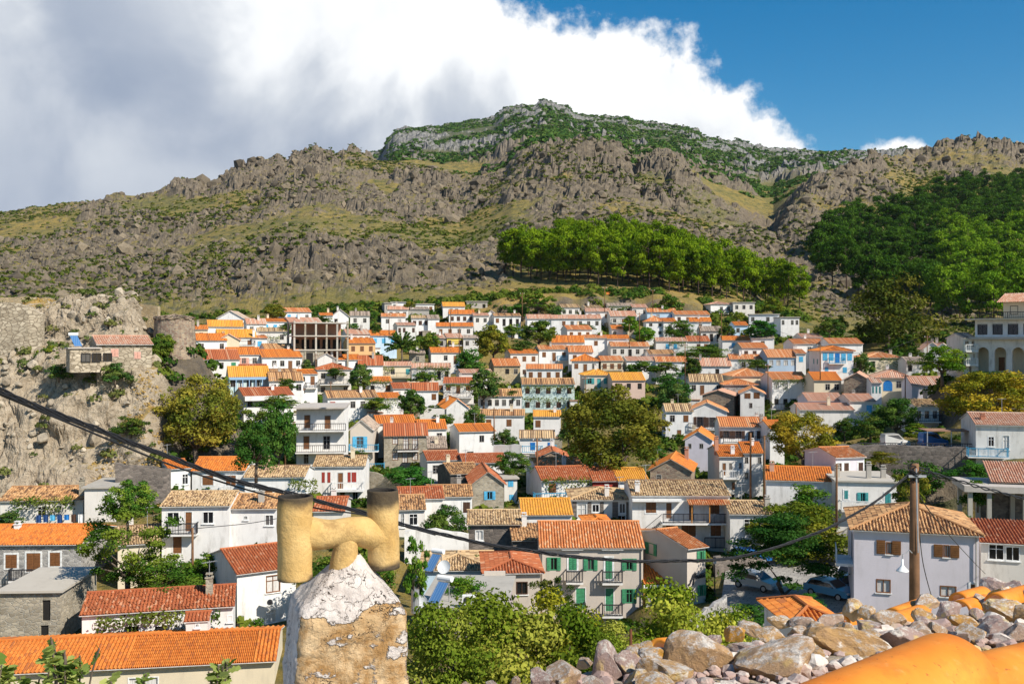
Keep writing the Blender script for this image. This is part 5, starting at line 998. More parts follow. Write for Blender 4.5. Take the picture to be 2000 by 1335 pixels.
# ---------------------------------------------------------------- special buildings
def frame_at(px, py, D, rot, name, **k):
    p = Wp(px, py, D); r_ = R(rot); T = empty(name, p, r_, **k)
    t = Vector((math.cos(r_), math.sin(r_), 0)); n = Vector((math.sin(r_), -math.cos(r_), 0))
    def loc(qx, qy=py):
        d = Vector(((qx - 1000) / F, 1, (667.5 - qy) / F)); q = d * (p.dot(n) / d.dot(n)); return (q - p).dot(t), q.z - p.z
    CTRL.append((p.x - n.x * 3, p.y - n.y * 3, p.z)); CTRL.append((p.x + n.x * 1.5, p.y + n.y * 1.5, p.z - .2)); return T, loc
def special():
    # apartment block with three storeys of balconies
    T, loc = frame_at(625, 925, 140, 5, 'apartment_block', label='three storey white apartment block with flat roof and long black railed balconies', cat='apartment block')
    W = loc(674)[0] - loc(582)[0]; hw = W / 2; H = loc(625, 797)[1]; b = MB()
    ops = []
    for (z_t, cells) in ((799, (('d', 594, 606, 810, 836), ('d', 634, 646, 811, 837))), (0, (('d', 592, 605, 850, 877), ('w', 631, 645, 851, 877))), (1, (('w', 593, 603, 886, 905), ('w', 641, 652, 886, 900)))):
        for q in cells:
            xa, z1 = loc(q[1], q[3]); xb, z0 = loc(q[2], q[4]); ops.append((q[0], (xa + xb) / 2, z0, round(xb - xa, 1), round(z1 - z0, 1)))
    wall_holes(b, W, -2, H, [(x - w_ / 2 + .02, x + w_ / 2 - .02, z + .02, z + h_ - .02) for c, x, z, w_, h_ in ops])
    b.face([(-hw, 0, -2), (-hw, 0, H), (-hw, 9, H), (-hw, 9, -2)]); b.face([(hw, 0, -2), (hw, 9, -2), (hw, 9, H), (hw, 0, H)]); b.face([(-hw, 9, -2), (-hw, 9, H), (hw, 9, H), (hw, 9, -2)])
    b.build('wall', MAT['white'], T)
    for c, x, z, w_, h_ in ops: opening(T, c, x, z, w_, h_, False)
    MB().box(-hw - .3, hw + .3, -1.3, 9.2, H, H + .22).build('roof', MAT['terrace'], T)
    for py, x1 in ((839, 677), (881, 677)):
        z0 = loc(600, py)[1]; xe = loc(x1)[0]; B = MB().box(-hw, xe, -1.3, -.003, z0 - .2, z0); bo = B.build('balcony', MAT['white'], T); railing(bo, -hw + .05, xe - .05, -1.24, z0, .95, 'iron', False)
    # bare concrete frame
    T, loc = frame_at(628, 712, 205, 22, 'unfinished_building', label='unfinished brown concrete frame of three open storeys with bare pillars', cat='building')
    W = loc(682)[0] - loc(574)[0]; hw = W / 2; H = 8.6
    for k, z in enumerate((2.9, 5.8, 8.5)): MB().box(-hw, hw, 0, 8, z, z + .25).build('floor_slab', MAT['concrete'], T)
    n = 6
    for i in range(n):
        for y in (.15, 7.6):
            x = -hw + .2 + (W - .4) * i / (n - 1); MB().box(x - .18, x + .18, y, y + .35, -1.5, 8.5 + (.5 if y < 1 else .1)).build('pillar', MAT['stone' if i % 2 else 'concrete'], T)
    MB().box(-hw + .5, hw - .5, 5.5, 5.7, 0, 8.49).build('inner_wall', MAT['brick'], T); MB().box(-hw, hw * .1, .3, .5, 0, 2.89).build('front_wall', MAT['stone'], T)
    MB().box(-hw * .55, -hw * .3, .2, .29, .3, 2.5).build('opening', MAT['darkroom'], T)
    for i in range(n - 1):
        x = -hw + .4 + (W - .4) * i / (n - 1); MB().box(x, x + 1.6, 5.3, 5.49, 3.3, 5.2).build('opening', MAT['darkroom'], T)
    # arcaded hotel
    T, loc = frame_at(1903, 726, 150, -42, 'arcaded_hotel', label='big pale hotel with an arcade and glazed upper floor at the right edge', cat='hotel')
    L = 17.; Hh = 4.9; b = MB(); bays = 7; bw = L / bays
    for i in range(bays):
        x0 = i * bw; cx = x0 + bw / 2; r_ = bw * .34; zs = 2.9
        b.box(x0, cx - r_, 0, .5, -4, zs); b.box(cx + r_, x0 + bw, 0, .5, -4, zs)
        arc = [(cx + r_ * math.cos(a), zs + r_ * math.sin(a)) for a in np.linspace(math.pi, 0, 13)]
        pts = [(x0, zs), arc[0]]
        for (ax, az), (bx, bz) in zip(arc, arc[1:]):
            b.face([(ax, 0, az), (bx, 0, bz), (bx, 0, Hh), (ax, 0, Hh)]); b.face([(ax, 0, az), (ax, .5, az), (bx, .5, bz), (bx, 0, bz)])
        b.face([(x0, 0, zs), (cx - r_, 0, zs), (cx - r_, 0, Hh), (x0, 0, Hh)]); b.face([(cx + r_, 0, zs), (x0 + bw, 0, zs), (x0 + bw, 0, Hh), (cx + r_, 0, Hh)])
    b.build('arcade', MAT['old_white'], T); MB().box(0, L, 2.2, 2.4, -4, Hh).build('inner_wall', MAT['cream'], T)
    for i in range(1, bays, 2): rect_part('door', 'slab', 1.0, 2.1, 'brown', T, (i * bw + .8, 2.15, .2))
    b = MB(); b.face([(0, 0, -4), (0, 0, Hh), (0, 9, Hh), (0, 9, -4)]); b.build('side_wall', MAT['old_white'], T)
    MB().box(-.5, L, -.9, 9, Hh + .003, Hh + .35).build('balcony', MAT['terrace'], T)
    b = MB(); nW = 8; ww = L / nW; hs_ = [(i * ww + .35 - L / 2, i * ww + ww - .35 - L / 2, Hh + .7, Hh + 2.2) for i in range(nW)]; wall_holes(b, L, Hh + .352, Hh + 2.9, hs_); u = b.build('upper_wall', MAT['white'], T); u.location = (L / 2, .3, 0)
    for h in hs_: wn_ = rect_part('window', 'frame', h[1] - h[0], 1.6, 'iron', T, ((h[0] + h[1]) / 2 + L / 2, .3, Hh + .7)); rect_part('pane', 'pane', h[1] - h[0], 1.6, 'glass', wn_, (0, 0, 0))
    b = MB(); b.face([(0, .3, Hh + .36), (0, .3, Hh + 2.9), (0, 9, Hh + 2.9), (0, 9, Hh + .36)]); b.build('side_wall', MAT['cream'], T)
    MB().box(-1.1, L, -.9, 9.4, Hh + 2.903, Hh + 3.1).build('cornice', MAT['cream'], T); railing(T, .3, L, -.6, Hh + 3.1, .9, 'iron', False)
    MB().box(3.5, L, 2.0, 9, Hh + 3.102, Hh + 5.5).build('pavilion', MAT['cream'], T); b = MB(); tile_patch(b, Vector((2.8, 1.0, Hh + 5.5)), Vector((1, 0, 0)), Vector((0, 1, .35)).normalized(), L - 2, 4.5, 1); b.build('pavilion_roof', MAT['t_pink'], T)
    for i in range(5): wn_ = rect_part('window', 'frame', 1.1, 1.3, 'iron', T, (5 + i * 2.4, 1.99, Hh + 3.7)); rect_part('pane', 'pane', 1.1, 1.3, 'glass', wn_, (0, 0, 0))
    H_(1882, 1908, 652, 660, 735, 'g', 'old_white', 't_grey', 'w w/D . w/. w .', 'narrow grey-white annex with stacked galleries at the left end of the hotel', D=150, rot=-4, balc=((1882, 1906, 685, 'whiteiron', 1.), (1882, 1906, 712, 'whiteiron', 1.)), chim=NC)
    # stone cottage on the crag
    def cot(h):
        T, loc, H = h['T'], h['loc'], h['H']; x0 = loc(132)[0]; x1 = loc(190)[0]; b = MB(); b.box(x0, x1, -2.2, 1.5, H - 3.2, H - .5); b.build('annex', MAT['wall_pale'], T)
        b = MB(); b.box(x0 - .2, x1 + .2, -2.4, 1.6, H - .497, H - .35); b.build('annex_roof', MAT['terrace'], T)
        for i in range(3): wn_ = rect_part('window', 'frame', 1.0, 1.0, 'iron', T, (loc(163)[0] + i * 1.15, -2.33, H - 2.0)); rect_part('pane', 'pane', 1.0, 1.0, 'glass', wn_, (0, 0, 0))
        # rooftop solar heater
        s = MB(); x = x0 + .6; s.face([(x, -1.3, H - .2), (x + .8, -1.5, H - .2), (x + .4, -.4, H + 1.), (x - .4, -.2, H + 1.)]); s.build('solar_panel', MAT['solar'], T); MB().tube([(x - .5, -.1, H + 1.15), (x + .5, -.3, H + 1.15)], .2, 10).build('water_tank', MAT['lampwhite'], T)
    H_(190, 297, 657, 672, 716, 'g', 'wall_pale', 't_pink', '', 'pale stone cottage with rust red shutters and a solar heater, alone on the crag', D=118, rot=30, dep=7, win=(('k', 216, 232, 681, 697), ('k', 262, 275, 686, 701)), extra=cot, chim=NC)
    # castle walls and tower
    p = Wp(341, 660, 128); b = MB(); n = 26; zt = 2.7
    for k in range(n):
        a0, a1 = k * 2 * math.pi / n, (k + 1) * 2 * math.pi / n
        for (r0, z0, r1, z1) in ((2.9, -5, 2.45, zt - .25), (2.45, zt - .25, 2.6, zt - .2), (2.6, zt - .2, 2.6, zt), (2.6, zt, 0, zt + .35)):
            b.face([(r0 * math.cos(a0), r0 * math.sin(a0), z0), (r0 * math.cos(a1), r0 * math.sin(a1), z0), (r1 * math.cos(a1), r1 * math.sin(a1), z1), (r1 * math.cos(a0), r1 * math.sin(a0), z1)])
    q_ = random.Random(4); b.v = [(x * q_.uniform(.985, 1.015), y, z + (q_.uniform(-.22, .12) if z > 2 else 0)) for x, y, z in b.v]; b.build('castle_tower', MAT['brown_stone'], label='round tapered stone tower of the old castle beside the first houses', cat='tower').location = p
    CTRL.append((p.x, p.y, p.z))
    def rough_wall(pts, th, mat, label, cat='wall', name='castle_wall'):
        """pts: (px, py top, py base, D)"""
        b = MB(); r = random.Random(len(label)); q = []
        P = [(Wp(a, t, D), Wp(a, s, D)) for a, t, s, D in pts]; m = []
        for (a, c), (d, e) in zip(P, P[1:]):
            k = max(2, int((d - a).length / .8)); m += [(a.lerp(d, i / k), c.lerp(e, i / k)) for i in range(k)]
        m.append(P[-1]); m = [(a + Vector((0, 0, r.uniform(-.18, .12))), c) for a, c in m]
        for (a, c), (d, e) in zip(m, m[1:]):
            o = Vector((0, th, 0)); c2, e2 = Vector((c.x, c.y, c.z - 2)), Vector((e.x, e.y, e.z - 2)); f = Vector((r.uniform(-.03, .03), 0, 0))
            b.face([c2, e2, d, a]); b.face([a, d, d + o, a + o]); b.face([e2 + o, c2 + o, a + o, d + o])
        a, c = m[0]; b.face([c + Vector((0, 0, -2)), a, a + Vector((0, th, 0)), c + Vector((0, th, -2))]); a, c = m[-1]; b.face([c + Vector((0, th, -2)), a + Vector((0, th, 0)), a, c + Vector((0, 0, -2))])
        return b.build(name, MAT[mat], label=label, cat=cat)
    rough_wall([(-90, 585, 720, 121), (0, 588, 712, 121), (55, 598, 705, 121.5), (78, 612, 705, 122)], 1.2, 'wall_pale', 'high ruined castle wall of pale rubble at the left edge')
    rough_wall([(195, 587, 625, 133), (250, 590, 625, 133), (308, 596, 632, 132)], 1., 'tan_stone', 'low castle wall along the back of the crag, left of the tower')
    rough_wall([(-60, 578, 600, 138), (100, 582, 600, 138), (180, 583, 605, 137)], .8, 'tan_stone', 'broken parapet on top of the crag behind the high wall')
    # retaining walls and garden walls
    g_ = rough_wall([(1640, 868, 960, 119), (1720, 870, 1000, 119), (1800, 872, 1020, 118), (1905, 876, 1030, 117)], 1.4, 'dark_stone', 'tall dark stone retaining wall under the parked van', name='retaining_wall')
    rough_wall([(1395, 1086, 1150, 92), (1430, 1086, 1145, 94), (1490, 1092, 1135, 97)], .6, 'dark_stone', 'dark stone wall behind the silver car and the street lantern', name='stone_wall')
    rough_wall([(712, 918, 990, 131), (760, 930, 990, 130), (790, 940, 990, 129)], .5, 'stone', 'rubble wall between the red-shuttered house and the dark bush', name='stone_wall')
    rough_wall([(225, 905, 950, 106), (330, 915, 955, 108)], .6, 'dark_stone', 'dark rubble wall left of the small orange-roofed annex', name='stone_wall')
    pass
    pass
    rough_wall([(965, 868, 890, 140), (1018, 868, 895, 139)], .4, 'old_white', 'pale garden wall between white cube and blue-shuttered house', name='garden_wall')
    pass
    rough_wall([(820, 795, 822, 170), (868, 798, 822, 170)], .4, 'white', 'white garden wall left of the chapel-like gable', name='garden_wall')
    rough_wall([(1280, 1235, 1275, 66), (1370, 1195, 1240, 70), (1420, 1165, 1210, 74)], .6, 'grey_stone', 'low stone wall along the lane in front of the inn', name='stone_wall')
    rough_wall([(790, 1035, 1080, 92), (850, 1030, 1080, 93), (915, 1040, 1085, 94)], .5, 'old_white', 'flaking white yard wall behind the leafy tree', name='garden_wall')
    # flat terrace roof with its stone chimney
    T, loc = frame_at(425, 1125, 90, 4, 'terrace_roof_house', label='low flat terrace roof of grey concrete with a round stone chimney', cat='outbuilding')
    MB().box(-3.4, 3.2, 0, 4.5, -1, 2.35).build('wall', MAT['old_white'], T); MB().box(-3.7, 3.5, -.4, 4.6, 2.352, 2.6).build('roof', MAT['terrace'], T)
    b = MB(); b.tube([(.4, 1.2, 2.5), (.4, 1.2, 3.2), (.4, 1.2, 3.7)], [.55, .42, .34], 10); b.build('chimney', MAT['stone'], T)
    # concrete pillar terrace at the right edge
    T, loc = frame_at(1960, 1060, 96, -14, 'pillar_terrace', label='open concrete terrace with square pillars and a flat slab roof, right edge', cat='building')
    MB().box(-3.6, 9, -.6, 6, 4.9, 5.5).build('roof_slab', MAT['terrace'], T); MB().box(-3.4, 9, -.4, 6, .6, .85).build('floor_slab', MAT['concrete'], T); MB().box(-3.0, 9, .1, 6, -5, .598).build('wall', MAT['lavender'], T)
    for x in (-3, -1.3, 1.9, 5.2): 
        for y in (-.3, 4.8): MB().box(x - .2, x + .2, y, y + .4, .852, 4.898).build('pillar', MAT['concrete'], T)
    b = MB(); tile_patch(b, Vector((-.9, 1.2, 5.7)), Vector((1, 0, 0)), Vector((0, 1, .42)).normalized(), 9, 4.2, 0); b.face([(-.9, 1.2, 5.65), (8, 1.2, 5.65), (8, 5, 7.2), (-.9, 5, 7.2)]); b.m = [0] * len(b.f); b.build('roof_tiles', MAT['t_pink'], T)['kind'] = 'stuff'
    MB().box(-1, 8, 5.2, 5.5, .852, 4.898).build('back_wall', MAT['dark_stone'], T)
    # tiled canopy beside the inn
    T, loc = frame_at(1300, 1165, 83.5, 4, 'tiled_canopy', label='bright orange tiled canopy on a white beam beside the inn', cat='canopy')
    b = MB(); z1 = loc(1300, 1140)[1]; x0, x1 = loc(1257)[0], loc(1340)[0]; tile_patch(b, Vector((x0, 0, z1)), Vector((1, 0, 0)), Vector((0, 1, .32)).normalized(), x1 - x0, 3.4, 0, rough=.005); b.build('roof_tiles', MAT['t_orange'], T)['kind'] = 'stuff'
    MB().box(x0, x1, -.06, .06, z1 - .3, z1 - .05).build('beam', MAT['wframe'], T); MB().box(x1 - .5, x1 - .35, -.06, .06, -1, z1 - .3).build('post', MAT['wframe'], T); MB().box(x0, x0 + .12, -.06, .06, -1, z1 - .3).build('post', MAT['orangewood'], T)
    MB().box(x0, x1, 2.4, 2.5, -2, z1 - .1).build('back_wall', MAT['dark_stone'], T)
    rough_wall([(1262, 1168, 1200, 82.8), (1335, 1160, 1195, 83.)], .4, 'grey_stone', 'low rubble wall closing the front of the orange canopy', name='stone_wall')
LETTERS = []
def misc():
    # ---- the paved square
    def slope_sheet(name, quad, mat, n=14, lift=.06):
        a, b_, c, d = [Wp(*q) for q in quad]; v = []; 
        for j in range(n + 1):
            for i in range(n + 1):
                p = a.lerp(b_, i / n).lerp(d.lerp(c, i / n), j / n); v.append((p.x, p.y))
        v = np.array(v); z = ground_z(v[:, 0], v[:, 1], False); V = np.column_stack([v, z + lift + .22]); k = np.arange((n + 1) ** 2).reshape(n + 1, n + 1)
        f = np.stack([k[:-1, :-1], k[:-1, 1:], k[1:, 1:], k[1:, :-1]], -1).reshape(-1, 4)
        return tag(link(bpy.data.objects.new(name, np_mesh(name, V, f, mat))), kind='structure')
    g = MG('paving'); br = g.n('ShaderNodeTexBrick', {'Vector': g.n('ShaderNodeMapping', {'Vector': g.tc.outputs['Object'], 'Rotation': (0, 0, .5)}).outputs[0], 'Scale': 1.0, 'Mortar Size': .03, 'Brick Width': .9, 'Row Height': .45, 'Color1': (.30, .28, .25, 1), 'Color2': (.42, .39, .34, 1), 'Mortar': (.13, .12, .11, 1)})
    g.bump(br.outputs['Fac'], -.4, .03); MAT['paving'] = g.out(g.mix(g.ramp(g.noise(.6, 4), .4, .7, 0, .4), br.outputs['Color'], (.2, .19, .18)), .9)
    slope_sheet('paved_square', [(1395, 1225, 68), (1700, 1225, 66), (1720, 1075, 106), (1420, 1110, 98)], MAT['paving'], 26)
    g = MG('asphalt'); MAT['asphalt'] = g.out(g.mix(g.ramp(g.noise(2, 4), .3, .7), (.10, .10, .10), (.16, .155, .15)), .95)
    slope_sheet('upper_road', [(1650, 874, 119.8), (2060, 880, 117.8), (2060, 868, 130), (1650, 866, 130)], MAT['asphalt'])
    # ---- cars
    def car(px, py, D, rz, paint, label, kind='hatch', Lc=4.0):
        x = (px - 1000) / F * D; z = float(ground_z(np.array([x]), np.array([D]))[0][0]) + .30
        zp = Wp(px, py, D).z; z = z - .02
        T = empty('parked_car' if kind != 'van' else 'parked_van', (x, D, z), R(rz), label=label, cat='car' if kind != 'van' else 'van')
        if paint not in MAT: 
            c = {'silver': (.52, .50, .46), 'white_car': (.75, .76, .78), 'black_car': (.03, .03, .035), 'sky_car': (.10, .32, .50), 'blue_car': (.03, .16, .45)}[paint]; plain(paint, c, .3, .05); MAT[paint].node_tree.nodes['Principled BSDF'].inputs['Coat Weight'].default_value = .6
        hl = Lc / 2
        if kind == 'van': low = [(-hl, .35), (-hl, 1.5), (-hl + .1, 1.85), (hl - 1.5, 1.9), (hl - .7, 1.15), (hl - .05, .95), (hl, .35)]; gl = [(-hl + .3, 1.25), (-hl + .35, 1.72), (hl - 1.5, 1.75), (hl - .95, 1.2)]; 
        else: low = [(-hl, .4), (-hl + .02, .85), (-hl + .25, .95), (-hl + .55, 1.36), (-hl + 1.0, 1.45), (.25, 1.45), (1.0, .96), (hl - .15, .82), (hl, .6), (hl - .02, .35)]; gl = [(-hl + .42, .95), (-hl + .68, 1.32), (.2, 1.38), (.82, .97)]
        wd = .84; b = MB(); inset = lambda z: wd - .0 if z < 1.0 else wd - .16
        P = low; n = len(P)
        for (a, c) in zip(P, P[1:] + P[:1]): b.face([(a[0], -inset(a[1]), a[1]), (a[0], inset(a[1]), a[1]), (c[0], inset(c[1]), c[1]), (c[0], -inset(c[1]), c[1])][::-1])
        for s in (-1, 1):
            lo = [p for p in P if p[1] <= 1.0]; hi = [p for p in P if p[1] > 1.0]
            k0 = [i for i, p in enumerate(P) if p[1] > 1.0][0]; k1 = [i for i, p in enumerate(P) if p[1] > 1.0][-1]
            belt = [P[k0 - 1]] + hi + [P[k1 + 1]]; b.face([(p[0], s * inset(p[1]), p[1]) for p in (belt if s > 0 else belt[::-1])]); b.face([(p[0], s * wd, p[1]) for p in (lo if s > 0 else lo[::-1])])
        b.build('body', MAT[paint], T)
        g_ = MB()
        for s in (-1, 1):
            m_ = [(p[0], s * (wd - .0 - .16 * (p[1] - .95) / .45 + .012) if kind != 'van' else s * (inset(p[1]) + .012), p[1]) for p in gl]; g_.face(m_ if s > 0 else m_[::-1])
        g_.build('side_window', MAT['glass'], T)
        if kind != 'van':
            g2 = MB(); g2.face([(.31, -.62, 1.40), (.31, .62, 1.40), (.97, .72, 1.0), (.97, -.72, 1.0)]); g2.build('windscreen', MAT['glass'], T).location = (.02, 0, .02)
            g3 = MB(); g3.face([(-hl + .30, .66, 1.02), (-hl + .52, .58, 1.32), (-hl + .52, -.58, 1.32), (-hl + .30, -.66, 1.02)]); g3.build('rear_window', MAT['glass'], T).location = (-.03, 0, .02)
        else: g2 = MB(); g2.face([(hl - 1.42, -.6, 1.82), (hl - 1.42, .6, 1.82), (hl - .74, .7, 1.2), (hl - .74, -.7, 1.2)]); g2.build('windscreen', MAT['glass'], T).location = (.03, 0, .02)
        for x_ in (-hl + .75, hl - .8):
            for s in (-1, 1):
                wh = empty('wheel', (x_, s * (wd - .09), .31)); wh.parent = T
                MB().tube([(0, -.1, 0), (0, .1, 0)], .31, 18).build('tyre', MAT['rubber'], wh); MB().tube([(0, s * .09, 0), (0, s * .115, 0)], .19, 12).build('rim', MAT['galv'], wh)
        for s in (-1, 1):
            MB().box(hl - .12, hl + .01, s * .62 - .14, s * .62 + .14, .62, .76).build('headlight', MAT['lampwhite'], T); MB().box(-hl - .01, -hl + .04, s * .68 - .1, s * .68 + .1, .7, .9).build('tail_light', MAT['red'], T)
            MB().box(.55, .68, s * (wd + .06) - .08, s * (wd + .06) + .08, .93, 1.04).build('mirror', MAT[paint], T)
        MB().box(hl - .01, hl + .03, -.26, .26, .42, .53).build('number_plate', MAT['lampwhite'], T)
        return T
    car(1477, 1150, 84.5, -46, 'silver', 'silver hatchback parked on the paved square by the evergreen')
    car(1657, 1145, 87, -118, 'white_car', 'white car half hidden behind the corner of the pyramid-roofed house')
    car(1655, 1168, 81.5, -100, 'black_car', 'black car parked behind the white one beside the house corner')
    car(1622, 1170, 80, -50, 'sky_car', 'pale blue car just above the orange pyramid roof')
    car(1464, 1094, 98, 5, 'blue_car', 'blue car glimpsed between the flaking house and the trees')
    car(1748, 880, 127, 4, 'silver', 'pale grey van parked on the upper road above the retaining wall', 'van', 3.3)
    car(1822, 879, 125, 4, 'blue_car', 'dark blue pick-up like vehicle under the small trees on the upper road', 'van', 3.2)
    # ---- rusty canopy and rail on the upper road
    T = empty('rusty_canopy', Wp(1860, 878, 121), R(-6), label='flat rusty brown canopy on thin posts beside the blue balcony house', cat='canopy'); b = MB(); b.box(-3, 2.8, 0, 3.4, 2.2, 2.32); b.build('canopy_roof', MAT['darkroof'], T)
    for x in (-2.9, -.1, 2.7): MB().box(x - .05, x + .05, .02, .12, -.6, 2.198).build('post', MAT['galv'], T)
    T = empty('road_railing', Wp(1790, 880, 119.6), R(-4), label='iron railing along the edge of the upper road above the dark wall', cat='railing'); railing(T, -7, 6.5, 0, 0, .9, 'iron', False, name='rail_panel')
    # ---- poles
    def pole(px, pyt, pyb, D, r=.1, label='', arm=0, name='utility_pole', lean=0):
        a = Wp(px, pyt, D); c = Wp(px + lean, pyb, D); T = empty(name, c, label=label, cat='pole'); b = MB(); d = a - c; b.tube([(0, 0, -1), d * .5, d], [r * 1.15, r, r * .85], 10); b.build('post', MAT['wood_pole'], T, smooth=True)
        if arm: MB().bar(d + Vector((-arm, 0, -.35)), d + Vector((arm, 0, -.35)), .1, .1).build('crossarm', MAT['wood_pole'], T); [MB().tube([d + Vector((x, 0, -.28)), d + Vector((x, 0, -.1))], .05, 6).build('insulator', MAT['lampwhite'], T) for x in (-arm * .85, 0, arm * .85)]
        return T, a
    NP, ntop = pole(1786, 905, 1250, 25, .125, 'near weathered wooden power pole with a tangle of cables at its top')
    b = MB(); rr = random.Random(3)
    zt = (905 - 1250) / -F * 25
    for k in range(9):
        p = [Vector((0, -.12, zt - .25))]; 
        for _ in range(6): p.append(p[-1] + Vector((rr.uniform(-.16, .16), rr.uniform(-.05, .05), rr.uniform(-.12, .12))))
        b.tube(p, .014, 5)
    b.build('cable_tangle', MAT['cable'], NP); MB().box(-.22, .22, -.2, -.1, zt - .32, zt - .26).build('clamp', MAT['galv'], NP)
    MB().tube([(-.02, -.16, zt - .1), (.03, -.16, zt - 2.2)], .02, 6).build('pipe', MAT['galv'], NP)
    # lamp on the near pole
    zl = (1110 - 1250) / -F * 25; L = empty('street_lamp', Wp(1786, 1110, 25), label='white bell shaped street lamp on a curved bracket of the near pole', cat='street lamp')
    b = MB(); b.tube([(-.1, -.1, .42), (-.18, -.12, .5), (-.26, -.14, .42), (-.36, -.16, .40), (-.37, -.17, .25)], .014, 6); b.build('bracket', MAT['galv'], L)
    b = MB(); b.tube([(-.37, -.17, .28), (-.37, -.17, .14), (-.37, -.17, .09), (-.37, -.17, .0), (-.37, -.17, -.02)], [.025, .03, .06, .15, .155], 16, cap=True); b.build('lamp_shade', MAT['lampwhite'], L, smooth=True)
    PL = [(617, 690, 765, 196, 'tall dark pole right of the blue veranda house'), (646, 745, 800, 178, 'dark pole in front of the red door house'), (557, 810, 905, 132, 'pole before the dark trees left of the apartment block'), (760, 612, 655, 236, 'pole in front of the round palm-like tree, upper rows'),
          (880, 605, 640, 240, 'thin pole beside the navy-shuttered house'), (897, 640, 690, 216, 'pole between yellow house and small white house'), (1020, 571, 618, 262, 'tall pole at the dry bank left of the airy tree'), (1181, 560, 602, 268, 'pole in front of the highest terrace'),
          (1275, 565, 602, 268, 'pole right beside the blue arches'), (1249, 610, 655, 234, 'pole left of the small hipped house'), (1367, 628, 662, 226, 'pole right of the wide green tree'), (1229, 632, 672, 226, 'thin pole between the two bright trees'), (1338, 670, 745, 190, 'dark pole by the terracotta double roof'),
          (1409, 610, 655, 230, 'pole at the foot of the tall tower house'), (1500, 710, 765, 176, 'pole at the left of the vine tavern'), (965, 795, 845, 142, 'pole in front of the mottled two-shuttered house'), (1144, 735, 790, 160, 'pole left of the beige hipped house'), (1466, 845, 985, 104, 'left one of the twin brown poles'),
          (1493, 850, 985, 103, 'right one of the twin brown poles'), (1634, 905, 1010, 94, 'brown pole left of the white flat roofed house'), (1049, 855, 930, 122, 'dark pole before the vine-shaded red roof'), (376, 1030, 1145, 84, 'rusty pole before the small balcony house, lower left'), (1602, 672, 730, 182, 'thin pole at the left corner of the blue-shuttered mansion'),
          (1768, 730, 775, 160, 'pole before the arched-window house'), (1811, 655, 705, 190, 'pole beside the pale gables left of the hotel'), (1555, 790, 835, 140, 'pole below the vine tavern'), (349, 715, 750, 178, 'short dark pole at the green-shuttered house'), (1012, 1340, 1341, 1, '')]
    for px, a, c, D, lab in PL:
        if lab: pole(px, a, c, D, .085 if D > 140 else .11, lab, arm=.55 if D > 140 or px in (1049,) else 0)
    T, _ = pole(1232, 1228, 1320, 21, .035, 'short rusty iron post standing in the leafy bushes', name='iron_post'); T.children[0].data.materials.clear(); T.children[0].data.materials.append(MAT['rust'])
    # ---- cables
    def cable(pts, r, label, strands=1, mat='cable', twist=1.2, D_of=None, name='cable'):
        P = [Wp(*p) for p in pts]; m = []      # Catmull-Rom through the points
        for i in range(len(P) - 1):
            p0, p1, p2, p3 = P[max(i - 1, 0)], P[i], P[i + 1], P[min(i + 2, len(P) - 1)]
            for t in np.linspace(0, 1, 12, endpoint=False): m.append(.5 * ((2 * p1) + (-p0 + p2) * t + (2 * p0 - 5 * p1 + 4 * p2 - p3) * t * t + (-p0 + 3 * p1 - 3 * p2 + p3) * t ** 3))
        m.append(P[-1]); b = MB()
        if strands == 1: b.tube(m, r, 6)
        else:
            L = 0; off = [[] for _ in range(strands)]
            dense = []
            for a, c in zip(m, m[1:]): k = 4; dense += [a.lerp(c, i / k) for i in range(k)]
            for i, p in enumerate(dense):
                if i: L += (p - dense[i - 1]).length
                for s in range(strands):
                    an = L * twist + s * 6.283 / strands; w_ = r * (1.05 + .35 * math.sin(L * 1.7 + s * 2)); off[s].append(p + Vector((0, math.cos(an), math.sin(an))) * w_)
            for o in off: b.tube(o, r * .62, 6)
        return b.build(name, MAT[mat], smooth=True, label=label, cat='cable')
    cable([(-60, 735, 9), (0, 763, 9.5), (120, 812, 10.5), (300, 880, 12), (440, 932, 13.2), (600, 972, 14.5), (700, 998, 15.5), (850, 1040, 17), (1000, 1070, 18.2), (1150, 1089, 19.3), (1250, 1095, 20), (1400, 1092, 21), (1480, 1078, 21.7), (1600, 1038, 22.8), (1700, 985, 24), (1765, 935, 24.8), (1780, 918, 25)], .021, 'thick twisted black cable bundle sweeping from the left edge to the near pole', 4, twist=5.)
    cable([(-60, 741, 9.1), (0, 770, 9.6), (150, 832, 10.7), (330, 906, 12.2), (480, 955, 13.7), (620, 992, 14.9), (720, 1007, 15.6), (850, 1044, 16.9)], .012, 'thin dark wire hanging just below the thick bundle')
    cable([(1790, 912, 25), (1850, 932, 26), (1930, 955, 28), (2010, 975, 30), (2080, 985, 32)], .03, 'black cable running from the near pole to the right edge', 2, twist=4.)
    cable([(1780, 920, 25), (1800, 975, 30), (1850, 1040, 45), (1900, 1095, 60), (1925, 1120, 72)], .018, 'slack wire from the near pole down to the pyramid-roofed house')
    cable([(1795, 1030, 25), (1803, 1100, 27), (1820, 1165, 30), (1830, 1185, 32)], .012, 'thin wire falling along the right of the near pole')
    cable([(1780, 915, 25), (1700, 700, 120), (1602, 680, 182)], .03, 'wire rising from the near pole towards the mansion', mat='whiteiron') if False else None
    cable([(100, 1075, 80), (260, 1045, 82), (376, 1032, 84), (480, 1022, 86), (540, 1012, 88)], .03, 'service wire passing the rusty pole in front of the balcony house')
    cable([(1409, 612, 230), (1500, 640, 215), (1602, 674, 182)], .03, 'distant wire between tower house pole and mansion pole')
    cable([(1602, 674, 182), (1700, 690, 186), (1811, 657, 190), (1880, 672, 170)], .03, 'distant wire sagging across the dark wood to the hotel')
    # ---- street lantern by the stone wall
    T = empty('street_lantern', Wp(1396, 1172, 84), label='old style white lantern on a slim post by the dark stone wall', cat='street lamp')
